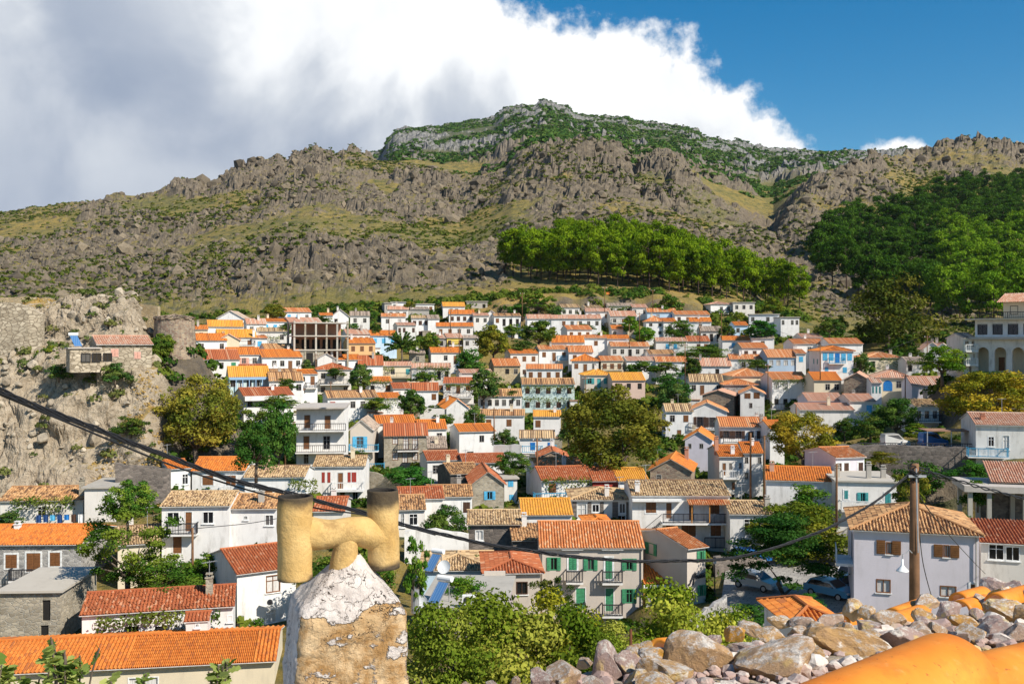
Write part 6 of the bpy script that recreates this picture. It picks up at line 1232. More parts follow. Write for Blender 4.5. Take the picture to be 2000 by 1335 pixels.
    MB().tube([(0, 0, -.5), (0, 0, .3), (0, 0, 3.1)], [.09, .06, .035], 8).build('post', MAT['iron'], T); b = MB(); b.tube([(0, 0, 3.1), (0, 0, 3.45)], [.11, .19], 6); b.build('lamp_glass', MAT['lampwhite'], T); MB().tube([(0, 0, 3.46), (0, 0, 3.7)], [.22, .03], 6).build('lamp_cap', MAT['iron'], T)
    # ---- solar heaters, dishes, air conditioners
    def solar(px, py, D, rz, label, s=1.):
        T = empty('solar_heater', Wp(px, py, D), R(rz), label=label, cat='solar panel'); b = MB()
        b.face([(-.5 * s, 0, .0), (.5 * s, 0, .0), (.5 * s, 1.5 * s, 1.35 * s), (-.5 * s, 1.5 * s, 1.35 * s)]); b.face([(-.5 * s, .02, -.08), (-.5 * s, 1.52 * s, 1.27 * s), (.5 * s, 1.52 * s, 1.27 * s), (.5 * s, .02, -.08)]); b.build('panel', MAT['solar'], T)
        b = MB(); [b.bar(p, q, .05) for p, q in (((-.5 * s, 0, 0), (.5 * s, 0, 0)), ((.5 * s, 0, 0), (.5 * s, 1.5 * s, 1.35 * s)), ((.5 * s, 1.5 * s, 1.35 * s), (-.5 * s, 1.5 * s, 1.35 * s)), ((-.5 * s, 1.5 * s, 1.35 * s), (-.5 * s, 0, 0)), ((-.5 * s, 1.5 * s, 1.35 * s), (-.5 * s, 1.5 * s, -.2)), ((.5 * s, 1.5 * s, 1.35 * s), (.5 * s, 1.5 * s, -.2)))]; b.build('frame', MAT['galv'], T)
        MB().tube([(-.65 * s, 1.7 * s, 1.6 * s), (.65 * s, 1.7 * s, 1.6 * s)], .24 * s, 12).build('water_tank', MAT['lampwhite'], T, smooth=False)
    solar(846, 1177, 66.5, -30, 'blue solar panel with white tank on the mauve flat roof', .85)
    solar(836, 1115, 80, -30, 'blue solar panel leaning on the tan hipped roof, the upper of two', .85)
    def dish(px, py, D, label, s=.45):
        T = empty('satellite_dish', Wp(px, py, D), R(-20), label=label, cat='satellite dish'); b = MB(); n = 16
        for k in range(4):
            r0, r1 = s * k / 4, s * (k + 1) / 4; f = lambda r: .25 * r * r / s
            for j in range(n): a0, a1 = j * 6.2832 / n, (j + 1) * 6.2832 / n; b.face([(r0 * math.cos(a0), -f(r0) * -1, r0 * math.sin(a0)), (r1 * math.cos(a0), f(r1) * -1 * -1, r1 * math.sin(a0)), (r1 * math.cos(a1), f(r1), r1 * math.sin(a1)), (r0 * math.cos(a1), f(r0), r0 * math.sin(a1))])
        o = b.build('reflector', MAT['lampwhite'], T, smooth=True); o.rotation_euler = (R(-25), 0, 0)
        for v_ in o.data.vertices: v_.co.y = -v_.co.y
        b = MB(); b.bar((0, .1, 0), (0, .15, -s * 1.6), .05); b.bar((0, -.02, -s * .8), (0, -.42, .0), .02); b.build('bracket', MAT['galv'], T)
    dish(868, 1107, 79, 'white satellite dish on the edge of the tan hipped roof', .55); dish(822, 1178, 66, 'white satellite dish beside the solar panel on the mauve building', .55); dish(824, 1228, 64, 'white dish low on the mauve wall beside the chimney', .4)
    def aircon(px, py, D, rz, label):
        T = empty('air_conditioner', Wp(px, py, D), R(rz), label=label, cat='air conditioner'); MB().box(-.42, .42, -.3, 0, 0, .58).build('casing', MAT['lampwhite'], T); b = MB(); b.tube([(-.1, -.305, .29), (-.1, -.33, .29)], .22, 16); b.build('fan_grille', MAT['iron'], T)
    aircon(530, 1180, 79.2, 12, 'white air conditioner under the window of the red-roofed house'); aircon(916, 1177, 66, -4, 'air conditioner unit standing on the mauve flat roof')
    # white plastic chair on the porch
    T = empty('plastic_chair', Wp(458, 1047, 93), R(30), label='white plastic chair on the porch of the mottled-roof house', cat='chair'); m = MAT['lampwhite']
    MB().box(-.24, .24, -.24, .24, .42, .46).build('seat', m, T); MB().box(-.24, .24, .22, .26, .46, .88).build('backrest', m, T)
    for x in (-.22, .22):
        for y in (-.22, .22): MB().bar((x, y, 0), (x, y, .42), .05).build('leg', m, T)
        MB().bar((x, -.2, .64), (x, .22, .66), .05).build('armrest', m, T)
    # washing on a line
    T = empty('clothes_line', Wp(115, 1003, 101), R(6), label='clothes line with dark blue washing under the pergola', cat='clothes line'); MB().tube([(-2.6, 0, 0), (0, 0, -.12), (2.6, 0, 0)], .012, 5).build('line', MAT['cable'], T)
    rr = random.Random(9)
    for i, c in enumerate(('navy', 'navy', 'azure', 'navy', 'blue', 'darkbrown', 'wframe')):
        x = -2.2 + i * .68; b = MB(); h = rr.uniform(.55, 1.0)
        for k in range(5): b.face([(x + k * .1, .03 * math.sin(k * 2), -.08), (x + k * .1 + .1, .03 * math.sin(k * 2 + 2), -.08), (x + k * .1 + .1, .05 * math.sin(k * 2 + 2), -.08 - h), (x + k * .1, .05 * math.sin(k * 2), -.08 - h)])
        q = b.build('garment', MAT[c], label='washing hung on the clothes line under the pergola', cat='garment', group='washing on the line'); q.matrix_world = T.matrix_world.copy(); q.location = T.location; q.rotation_euler = T.rotation_euler
    # metal flue beside the chimney
    T = empty('metal_flue', Wp(811, 1215, 60), label='tall galvanised flue pipe standing just right of the big chimney', cat='flue'); MB().tube([(0, 0, -1.5), (0, 0, .6)], .06, 8).build('pipe', MAT['rust'], T); MB().tube([(0, 0, .6), (0, 0, 2.0)], .24, 12).build('flue', MAT['galv'], T); MB().tube([(0, 0, 2.0), (0, 0, 2.7)], .12, 10).build('flue_neck', MAT['galv'], T); MB().tube([(0, 0, 2.72), (0, 0, 2.9)], [.22, .04], 10).build('flue_cap', MAT['galv'], T)
    # painted letters on the beige wall
    T = empty('painted_board', Wp(965, 1165, 75), R(3), label='plastered gable panel with faint painted capitals beside the red hipped roof', cat='wall panel')
    MB().box(-.75, .85, 0, .3, -1.6, 1.9).build('panel', MAT['beige'], T)
    MB().box(-.6, -.42, -.03, -.003, .55, 1.05).build('dark_plaque', MAT['darkbrown'], T)
    for i, ch in enumerate('LOKXE'):
        c = bpy.data.curves.new('painted_letter', 'FONT'); c.body = ch; c.size = .42; c.extrude = .004; o = link(bpy.data.objects.new('painted_letter', c)); o.parent = T; o.location = (-.3 + i * .22, -.012, .6); o.rotation_euler = (R(90), 0, 0); c.materials.append(MAT['bframe']); LETTERS.append(o)
    for i, ch in enumerate('TUR'):
        c = bpy.data.curves.new('painted_letter', 'FONT'); c.body = ch; c.size = .4; c.extrude = .004; o = link(bpy.data.objects.new('painted_letter', c)); o.parent = T; o.location = (-.2 + i * .26, -.012, .05); o.rotation_euler = (R(90), 0, 0); c.materials.append(MAT['bframe']); LETTERS.append(o)
def letters():
    dg = bpy.context.evaluated_depsgraph_get()
    for o in LETTERS:
        me = bpy.data.meshes.new_from_object(o.evaluated_get(dg)); q = link(bpy.data.objects.new('letter', me)); q.parent = o.parent; q.location = o.location; q.rotation_euler = o.rotation_euler
    for o in LETTERS: bpy.data.objects.remove(o)
g = MG('solar'); gr = g.n('ShaderNodeTexBrick', {'Vector': g.tc.outputs['Object'], 'Scale': 1., 'Mortar Size': .012, 'Brick Width': .2, 'Row Height': 3., 'Color1': (.06, .16, .34, 1), 'Color2': (.07, .18, .38, 1), 'Mortar': (.2, .3, .45, 1)}); g.out(gr.outputs['Color'], .25); MAT['solar'] = g.m
special()
# ---------------------------------------------------------------- trees
def crown_mesh(name, seed, kind, mat, dens=1., ls=1.):
    """a crown of leaf faces gathered in clumps, unit box: base z 0, height 1, radius about .5"""
    r = np.random.default_rng(seed)
    if kind == 'pine':      # a few flat tiers of needles high on the stem
        n = 26; h = r.uniform(.28, .97, n); h.sort(); rad = .44 * np.sin(np.pi * np.clip((h - .22) / .86, 0, 1)) ** .7; a = r.uniform(0, 6.28, n) ; q = rad * r.uniform(.15, .85, n)
        C = np.stack([np.cos(a) * q, np.sin(a) * q, h], 1); cr = r.uniform(.10, .17, n); fl = .62; per = int(95 * dens); s = .030 * ls
    elif kind == 'round':
        n = 64; d = r.normal(size=(n, 3)); d /= np.linalg.norm(d, axis=1)[:, None]; d[:, 2] = np.where(d[:, 2] < -.8, -d[:, 2], d[:, 2]); q = r.uniform(.4, .85, n)[:, None] ** .8
        C = d * q * np.array([.46, .46, .46]) + np.array([0, 0, .50]); cr = r.uniform(.07, .14, n); fl = .85; per = int(90 * dens); s = .024 * ls
    elif kind == 'loose':   # open crown with sky in it
        n = 38; d = r.normal(size=(n, 3)); d /= np.linalg.norm(d, axis=1)[:, None]; q = r.uniform(.5, 1.05, n)[:, None]
        C = d * q * np.array([.44, .44, .43]) + np.array([0, 0, .52]); cr = r.uniform(.06, .12, n); fl = .7; per = int(75 * dens); s = .024 * ls
    elif kind == 'bush':
        n = 34; d = r.normal(size=(n, 3)); d /= np.linalg.norm(d, axis=1)[:, None]; d[:, 2] = np.abs(d[:, 2]); q = r.uniform(.4, .95, n)[:, None]
        C = d * q * np.array([.46, .46, .78]) + np.array([0, 0, .05]); cr = r.uniform(.09, .17, n); fl = .8; per = int(80 * dens); s = .030 * ls
    elif kind == 'palmy':   # rounded head of upswept blades
        n = 60; el = r.uniform(.05, 1.5, n); a = r.uniform(0, 6.28, n); t = np.repeat(np.linspace(.25, 1, 9)[None], n, 0).ravel(); el = np.repeat(el, 9) - t * .25; a = np.repeat(a, 9)
        C = np.stack([np.cos(a) * np.cos(el) * t * .5, np.sin(a) * np.cos(el) * t * .5, .35 + np.sin(el) * t * .62], 1); cr = np.full(len(C), .025); fl = 1.; per = int(12 * dens); s = .026 * ls; n = len(C)
    elif kind == 'spire':   # flat layered evergreen
        n = 85; h = r.uniform(.38, 1, n); rad = .62 * (1.06 - h) ** .6; a = r.uniform(0, 6.28, n); q = rad * r.uniform(.35, 1., n)
        C = np.stack([np.cos(a) * q, np.sin(a) * q, h], 1); cr = r.uniform(.07, .13, n); fl = .38; per = int(85 * dens); s = .019 * ls
    N_ = len(C); d = r.normal(size=(N_ * per, 3)); d /= np.linalg.norm(d, axis=1)[:, None]; d[:, 2] = np.where(r.random(len(d)) < .55, np.abs(d[:, 2]), d[:, 2])
    k = np.repeat(np.arange(N_), per); rr = r.uniform(.45, 1.12, len(d))[:, None]
    c = C[k] + d * rr * cr[k][:, None] * np.array([1, 1, fl]); V, Fc, rn = leaf_quads(c, r, s, out=d)
    cl = np.repeat(r.random(N_)[k], 4); return np_mesh(name, V, Fc, MAT[mat], {'rnd': rn, 'clump': cl})
def trunk_mesh(seed, kind, mat, thick=.022):
    r = random.Random(seed); b = MB()
    if kind == 'pine':
        x = r.uniform(-.04, .04); b.tube([(0, 0, -.25), (0, 0, 0), (x * .5, 0, .4), (x, x, .94)], [thick, thick * .8, thick * .6, thick * .2], 6)
        for i in range(7): a = r.uniform(0, 6.28); z = r.uniform(.42, .85); L = r.uniform(.12, .3); b.tube([(x * .5, 0, z), (L * math.cos(a), L * math.sin(a), z + .07)], [thick * .3, thick * .1], 4)
    else:
        f = {'bush': .15, 'palmy': .36}.get(kind, .18)
        b.tube([(0, 0, -.25), (0, 0, 0), (r.uniform(-.02, .02), 0, f)], [thick * 1.4, thick * 1.2, thick], 7)
        for i in range(9 if kind != 'spire' else 3):
            a = i * 2.4 + r.uniform(0, .8); e = r.uniform(.3, 1.2); L = r.uniform(.22, .42)
            p1 = Vector((math.cos(a) * math.cos(e) * L * .5, math.sin(a) * math.cos(e) * L * .5, f + math.sin(e) * L * .55)); p2 = Vector((math.cos(a + .3) * math.cos(e) * L, math.sin(a + .3) * math.cos(e) * L, f + math.sin(e) * L * 1.1))
            b.tube([(0, 0, f - .03), p1, p2], [thick * .7, thick * .42, thick * .12], 5)
    return b.mesh('trunk', MAT[mat], True)
TREES = []
def tree(px, pyb, wpx, hpx, kind='round', mat='leaf', label='', D=None, col=(1, 1, 1), name='village_tree', cat='tree', group=None, dens=1., var=None, ls=1., bark='bark', P=None, trunk=True, rot=None):
    D = D or fD(px, pyb - 14) - 1; p = P or Wp(px, pyb, D); w_ = wpx / F * D * (1.12 if kind != 'pine' else 1); h_ = hpx / F * D; rr = random.Random(int(px * 7 + pyb)); var = var if var is not None else rr.randrange(3)
    T = empty(name, p, label=label, cat=cat, group=group); sz = 'big' if D < 60 else ''
    me = cached(('crown', kind, mat, var, dens, ls), lambda: crown_mesh('crown', var * 13 + hash(kind) % 7 * 0 + len(kind), kind, mat, dens, ls)); tm = cached(('trunk', kind, var, bark), lambda: trunk_mesh(var, kind, bark))
    a = rr.uniform(0, 6.28) if rot is None else rot
    c = put('crown', me, T, rz=a); c.scale = (w_, w_, h_); v = rr.uniform(.88, 1.12); c.color = (col[0] * v, col[1] * v, col[2] * v, 1)
    if trunk: t = put('trunk', tm, T, rz=a); t.scale = (w_ if kind != 'pine' else h_ * .8, w_ if kind != 'pine' else h_ * .8, h_)
    return T
def ground_hit(px, py, D0_, D1_, n=400):
    D = np.linspace(D0_, D1_, n); X = (px - 1000) / F * D; z, _, _ = ground_z(X, D); ray = (667.5 - py) / F * D; k = np.where(z >= ray)[0]
    i = k[0] if len(k) else n - 1; return Vector((X[i], D[i], float(z[i])))
YG = (1.35, 1.25, .8); BR = (1.25, 1.3, 1.1); DK = (.75, .85, .9); GR = (.95, 1.1, 1.5)
TL = [  # px, base py, width, height, kind, material, tint, label
 (383, 905, 170, 185, 'round', 'autumn', (.75, .9, 1), 'large yellow-green tree above the brown-shuttered house, left of the village'),
 (468, 900, 110, 130, 'loose', 'leaf', DK, 'dark leafy tree in front of the big blank gable'),
 (545, 915, 70, 140, 'round', 'darkleaf', (1.6, 1.6, 1.3), 'dark green tree hugging the left side of the apartment block'),
 (500, 915, 95, 110, 'bush', 'darkleaf', (1.5, 1.5, 1.2), 'dark tree mass behind the golden roof annex, left of the pole'),
 (540, 800, 80, 40, 'bush', 'leaf', (1, 1.1, .9), 'low spreading tree in front of the white canopy house'),
 (312, 705, 60, 58, 'round', 'leaf', BR, 'green tree leaning against the foot of the castle tower'),
 (322, 780, 80, 66, 'bush', 'leaf', DK, 'dark bushes between the crag and the green-shuttered house'),
 (335, 705, 75, 62, 'round', 'leaf', BR, 'green tree between the round tower and the green-shuttered house'),
 (330, 735, 60, 40, 'bush', 'leaf', DK, 'dark shrub at the left foot of the green-shuttered house'),
 (538, 630, 46, 40, 'round', 'autumn', (.8, .95, 1), 'yellow-green tree beside the topmost left houses'),
 (560, 655, 40, 30, 'bush', 'leaf', DK, 'dark bush below the blue-windowed house under the yellow-green tree'),
 (600, 728, 26, 36, 'bush', 'leaf', GR, 'grey-green shrub beside the four-window orange-roofed house'),
 (625, 632, 50, 22, 'bush', 'leaf', DK, 'green bush line under the rocks, left of centre'),
 (690, 652, 40, 26, 'bush', 'darkleaf', (1.8, 1.8, 1.4), 'dark bushes in front of the weathered pale house'),
 (703, 765, 50, 58, 'round', 'leaf', GR, 'walnut tree with silvery leaves in front of the red hipped house'),
 (735, 658, 24, 34, 'bush', 'leaf', DK, 'dark little tree at the left of the palm-like one'),
 (785, 700, 60, 55, 'palmy', 'leaf', (.9, 1.1, 1.1), 'round palm-like tree in front of the pale blue house'),
 (840, 690, 42, 44, 'round', 'leaf', BR, 'green tree right of the palm-like one beside the dark garage'),
 (800, 600, 24, 18, 'bush', 'autumn', (.9, 1.1, 1), 'bright yellow-green bush on the top row of houses'),
 (963, 705, 70, 76, 'round', 'autumn', (.72, .9, .8), 'broad yellow-green tree right of the yellow house'),
 (915, 725, 60, 60, 'bush', 'darkleaf', (1.9, 2, 1.4), 'dark hedge tree left below the broad yellow-green tree'),
 (1020, 690, 60, 36, 'bush', 'leaf', DK, 'dark bushes right of the broad yellow-green tree'),
 (1000, 655, 45, 30, 'bush', 'leaf', BR, 'vine-like bush hanging under the dark open veranda'),
 (1052, 612, 64, 48, 'loose', 'leaf', (1.2, 1.3, .9), 'airy light green tree on the top left of the centre houses'),
 (1085, 618, 40, 30, 'bush', 'leaf', GR, 'bluish shrub right of the airy light green tree'),
 (1010, 612, 40, 26, 'bush', 'darkleaf', (2, 2, 1.4), 'dark shrubs beside the dry yellow bank, top of the village'),
 (1052, 680, 70, 58, 'round', 'leaf', (1, 1.05, 1), 'bushy tree in front of the pinkish-roofed centre house'),
 (945, 790, 70, 74, 'round', 'leaf', GR, 'large grey-green walnut tree beside the brown-shuttered balcony house'),
 (806, 822, 60, 66, 'round', 'leaf', (.7, .9, 1.1), 'round dark walnut tree above the long orange roofs'),
 (845, 815, 40, 34, 'bush', 'leaf', DK, 'dark shrub right of the round walnut tree'),
 (925, 830, 42, 52, 'bush', 'leaf', GR, 'pale leafed shrub tree right of the chapel-like gable'),
 (868, 830, 44, 30, 'bush', 'leaf', BR, 'bright shrub in front of the chapel-like gable'),
 (735, 800, 60, 30, 'bush', 'leaf', BR, 'vine-covered shrub above the orange roofs, left of the walnut'),
 (1190, 702, 40, 0, 'bush', 'leaf', DK, ''),
 (1232, 655, 38, 40, 'round', 'leaf', (1.2, 1.6, .8), 'bright green tree between the pink-roofed and small hipped houses'),
 (1258, 672, 46, 36, 'round', 'leaf', (1.1, 1.6, .9), 'second bright green tree, right beside the first below the hipped house'),
 (1305, 612, 56, 52, 'bush', 'leaf', (1., 1.1, .9), 'green tree on the dry bank right of the highest terrace'),
 (1330, 660, 72, 44, 'bush', 'leaf', (1, 1.2, .9), 'wide green tree right of the small hipped house'),
 (1420, 660, 34, 26, 'round', 'leaf', DK, 'dark green tree left of the tiny pale blue house'),
 (1445, 628, 26, 26, 'bush', 'autumn', (.8, 1.2, 1), 'lime green shrub between the white tower and the flat roofed house'),
 (1486, 668, 60, 46, 'round', 'darkleaf', (1.5, 2, 1.5), 'round dark green tree in front of the long flat roofed house'),
 (1455, 662, 24, 24, 'bush', 'leaf', BR, 'small bright bush at the foot of the round dark tree'),
 (1510, 616, 46, 38, 'round', 'leaf', YG, 'olive yellow tree under the pines at the right end of the top rows'),
 (1390, 690, 36, 26, 'bush', 'leaf', DK, 'climber-like bush right of the rosy red roof'),
 (1300, 725, 60, 22, 'bush', 'leaf', DK, 'dark hedge in front of the patchy low house'),
 (1370, 700, 130, 30, 'bush', 'leaf', (.9, 1.05, .9), 'long dense hedge under the red and blue windowed houses'),
 (1252, 728, 62, 32, 'bush', 'leaf', (.9, 1.1, .9), 'big green bush swallowing the pink-roofed house'),
 (1310, 770, 80, 60, 'bush', 'darkleaf', (1.6, 1.8, 1.5), 'dark thicket right above the great tree'),
 (1315, 790, 60, 56, 'bush', 'leaf', GR, 'silvery green thicket between great tree and white balcony gable'),
 (1350, 745, 40, 50, 'round', 'leaf', DK, 'dark tree left of the wide patched roof'),
 (1205, 945, 222, 206, 'round', 'autumn', (.5, .66, .7), 'great spreading tree in the middle of the village, yellowing on its right'),
 (985, 870, 46, 44, 'bush', 'leaf', GR, 'pale shrub right of the white cube house'),
 (1000, 935, 80, 56, 'round', 'leaf', (1, 1.15, 1.1), 'feathery green tree beside the long red roof'),
 (800, 950, 96, 56, 'bush', 'darkleaf', (1.6, 2.2, 1.6), 'dense dark green bush right below the white-framed stone house'),
 (870, 1078, 92, 100, 'round', 'leaf', (.85, 1.05, 1.1), 'leafy tree between stone gable and chimney pots'),
 (1570, 915, 140, 118, 'round', 'autumn', (.95, 1., .8), 'large golden-green tree behind the lavender gabled house'),
 (1640, 640, 30, 30, 'bush', 'leaf', BR, 'light green bushes at the left foot of the giant dark tree'),
 (1735, 668, 180, 175, 'bush', 'autumn', (.36, .50, .6), 'giant dark round tree at the edge of the wood above the mansion'),
 (1620, 655, 60, 50, 'bush', 'leaf', DK, 'dark undergrowth left of the giant round tree'),
 (1682, 730, 46, 56, 'bush', 'leaf', GR, 'grey-green tree against the right side of the blue-shuttered mansion'),
 (1840, 738, 100, 66, 'round', 'leaf', (1.5, 1.7, .8), 'bright crowned tree in front of the hotel'),
 (1785, 700, 40, 34, 'bush', 'leaf', DK, 'dark tree beside the pale roofs left of the hotel'),
 (1935, 760, 130, 50, 'bush', 'darkleaf', (1.4, 1.1, 1.2), 'dark reddish thicket at the foot of the hotel arcade'),
 (1925, 845, 190, 130, 'round', 'autumn', (1.1, 1.15, .8), 'big yellow-green slope tree under the hotel'),
 (1700, 850, 80, 60, 'bush', 'leaf', DK, 'dark leafy tree at the bend, left of the parked van'),
 (1750, 852, 90, 80, 'round', 'leaf', (.8, 1.1, 1.2), 'green tree with a pale-leafed side right above the car terrace'),
 (1790, 872, 60, 44, 'spire', 'leaf', (1.4, 1.4, .8), 'small flat topped tree between the two parked vehicles'),
 (1650, 852, 50, 50, 'bush', 'leaf', DK, 'dark bush under the lavender end house'),
 (1575, 1012, 118, 82, 'bush', 'leaf', (1, 1.3, .9), 'round bright green tree in front of the long low white house'),
 (1560, 1116, 215, 140, 'round', 'autumn', (.6, .85, .7), 'broad tree above the parking square behind the layered evergreen'),
 (1780, 1010, 70, 110, 'loose', 'autumn', (.7, .9, .9), 'thin yellowish tree behind the near power pole'),
 (1850, 1030, 90, 50, 'bush', 'leaf', (.8, 1.2, .9), 'vine mass between the pole and the concrete terrace'),
 (1910, 985, 60, 60, 'bush', 'leaf', (1, 1.2, .8), 'green creeper inside the concrete pillar terrace'),
 (250, 1030, 100, 100, 'round', 'leaf', (1.05, 1.25, 1), 'bright bushy tree right of the flat white annex'),
 (250, 1158, 190, 185, 'loose', 'leaf', (1.1, 1.2, .9), 'big fig tree with a bare pale branch in the lower left'),
 (320, 1160, 150, 90, 'bush', 'leaf', (.9, 1.1, .8), 'dense green thicket under the fig tree'),
 (20, 1025, 50, 40, 'bush', 'leaf', GR, 'grey-green shrub at the left edge beside the pergola'),
 (400, 1130, 70, 66, 'bush', 'leaf', (1, 1.2, .8), 'green bush beneath the flat grey terrace roof'),
 (115, 738, 50, 38, 'bush', 'leaf', GR, 'rounded shrub on the crag left of the stone cottage'),
 (96, 705, 50, 42, 'bush', 'leaf', YG, 'yellow-green bush under the castle rock'),
 (225, 745, 62, 46, 'bush', 'leaf', GR, 'grey-green bush in front of the stone cottage'),
 (255, 850, 80, 50, 'bush', 'leaf', (.8, .8, .8), 'dull scrubby bush at the foot of the crag'),
 (640, 1135, 110, 60, 'bush', 'leaf', (.9, 1., .8), 'dark bush seen under the cross pipe of the double chimney pot'),
 (725, 1150, 90, 90, 'bush', 'leaf', (1., 1.2, .8), 'green bush behind the right pot of the big chimney'),
 (500, 1245, 60, 46, 'bush', 'leaf', (1., 1.1, .8), 'potted greenery at the foot of the air-conditioned white house'),
 (940, 1100, 50, 26, 'bush', 'leaf', (1.1, 1.4, .8), 'small green bush at the foot of the dark stone house'),
 (700, 900, 40, 30, 'bush', 'leaf', DK, 'dark green climber left of the blue-shuttered beige house'),
 (1110, 860, 40, 60, 'bush', 'leaf', DK, 'dark bush at the left foot of the great tree'),
 (1480, 720, 46, 26, 'bush', 'leaf', DK, 'vine bush above the broad ribbed hipped roof'),
 (655, 735, 40, 24, 'bush', 'leaf', DK, 'dark greenery behind the red hipped house roof'),
 (1140, 645, 46, 18, 'bush', 'leaf', GR, 'low grey-green shrubs before the five-window terrace house'),
 (830, 745, 60, 26, 'bush', 'leaf', BR, 'bright hedge in front of the vine pergola house'),
 (1000, 780, 46, 22, 'bush', 'leaf', DK, 'dark shrubs between the tan stone house and vine-covered house'),
 (1590, 745, 40, 26, 'bush', 'leaf', BR, 'bright leafy shrub at the right end of the tavern vine'),
 (1640, 700, 30, 30, 'bush', 'leaf', DK, 'dark bush at the left corner of the blue-shuttered mansion'),
 (560, 760, 40, 30, 'bush', 'leaf', DK, 'dark shrub right below the mottled white wing'),
 (1180, 800, 70, 40, 'bush', 'leaf', DK, 'dark undergrowth above the crown of the great tree'),
 (1275, 900, 70, 40, 'bush', 'darkleaf', (1.5, 1.7, 1.2), 'dark undergrowth at the right foot of the great tree'),
 (1105, 920, 80, 34, 'bush', 'darkleaf', (1.5, 1.7, 1.2), 'dark hedge at the left foot of the great tree'),
 (1690, 940, 60, 60, 'bush', 'darkleaf', (1.5, 1.6, 1.1), 'dark creeper spreading over the left part of the retaining wall'),
 (1800, 960, 110, 80, 'bush', 'darkleaf', (1.3, 1.4, 1.), 'dark thicket covering the middle of the retaining wall'),
 (1720, 905, 80, 30, 'bush', 'autumn', (.6, .7, .7), 'ivy and capers hanging on the dark retaining wall'),
 (1690, 1000, 50, 40, 'bush', 'leaf', DK, 'dark bush right of the white flat roofed house balcony'),
 (1840, 985, 80, 60, 'bush', 'darkleaf', (1.6, 1.9, 1.2), 'dark bushes under the retaining wall left of the pillar terrace'),
 (1900, 935, 90, 46, 'bush', 'darkleaf', (1.6, 1.9, 1.2), 'dark scrub below the blue balcony at the right edge'),
 (810, 1185, 60, 150, 'loose', 'leaf', (1.1, 1.4, .9), 'leafy tree close to the right side of the chimney'),
 (905, 1175, 90, 70, 'bush', 'leaf', (1.1, 1.5, .9), 'vine thicket around the satellite dish garden'),
 (1078, 1215, 80, 105, 'loose', 'leaf', (.75, .7, .8), 'dark reddish tree in front of the green-shuttered inn'),
]
CRAG = {312: 124, 322: 128, 1205: 126, 1690: 116, 1800: 115, 640: 78, 725: 74, 500: 72, 940: 88, 1720: 116, 1840: 104, 1900: 112, 115: 116.5, 96: 121, 225: 116.5, 255: 112.5, 1575: 104, 1560: 99, 250: 74, 320: 73, 400: 84, 20: 98, 810: 60, 905: 70, 1078: 62, 1850: 96, 1910: 98, 1780: 92, 1735: 232, 1925: 128, 1840: 150, 1935: 142, 1750: 134, 1790: 128, 1700: 134, 870: 96, 800: 128}
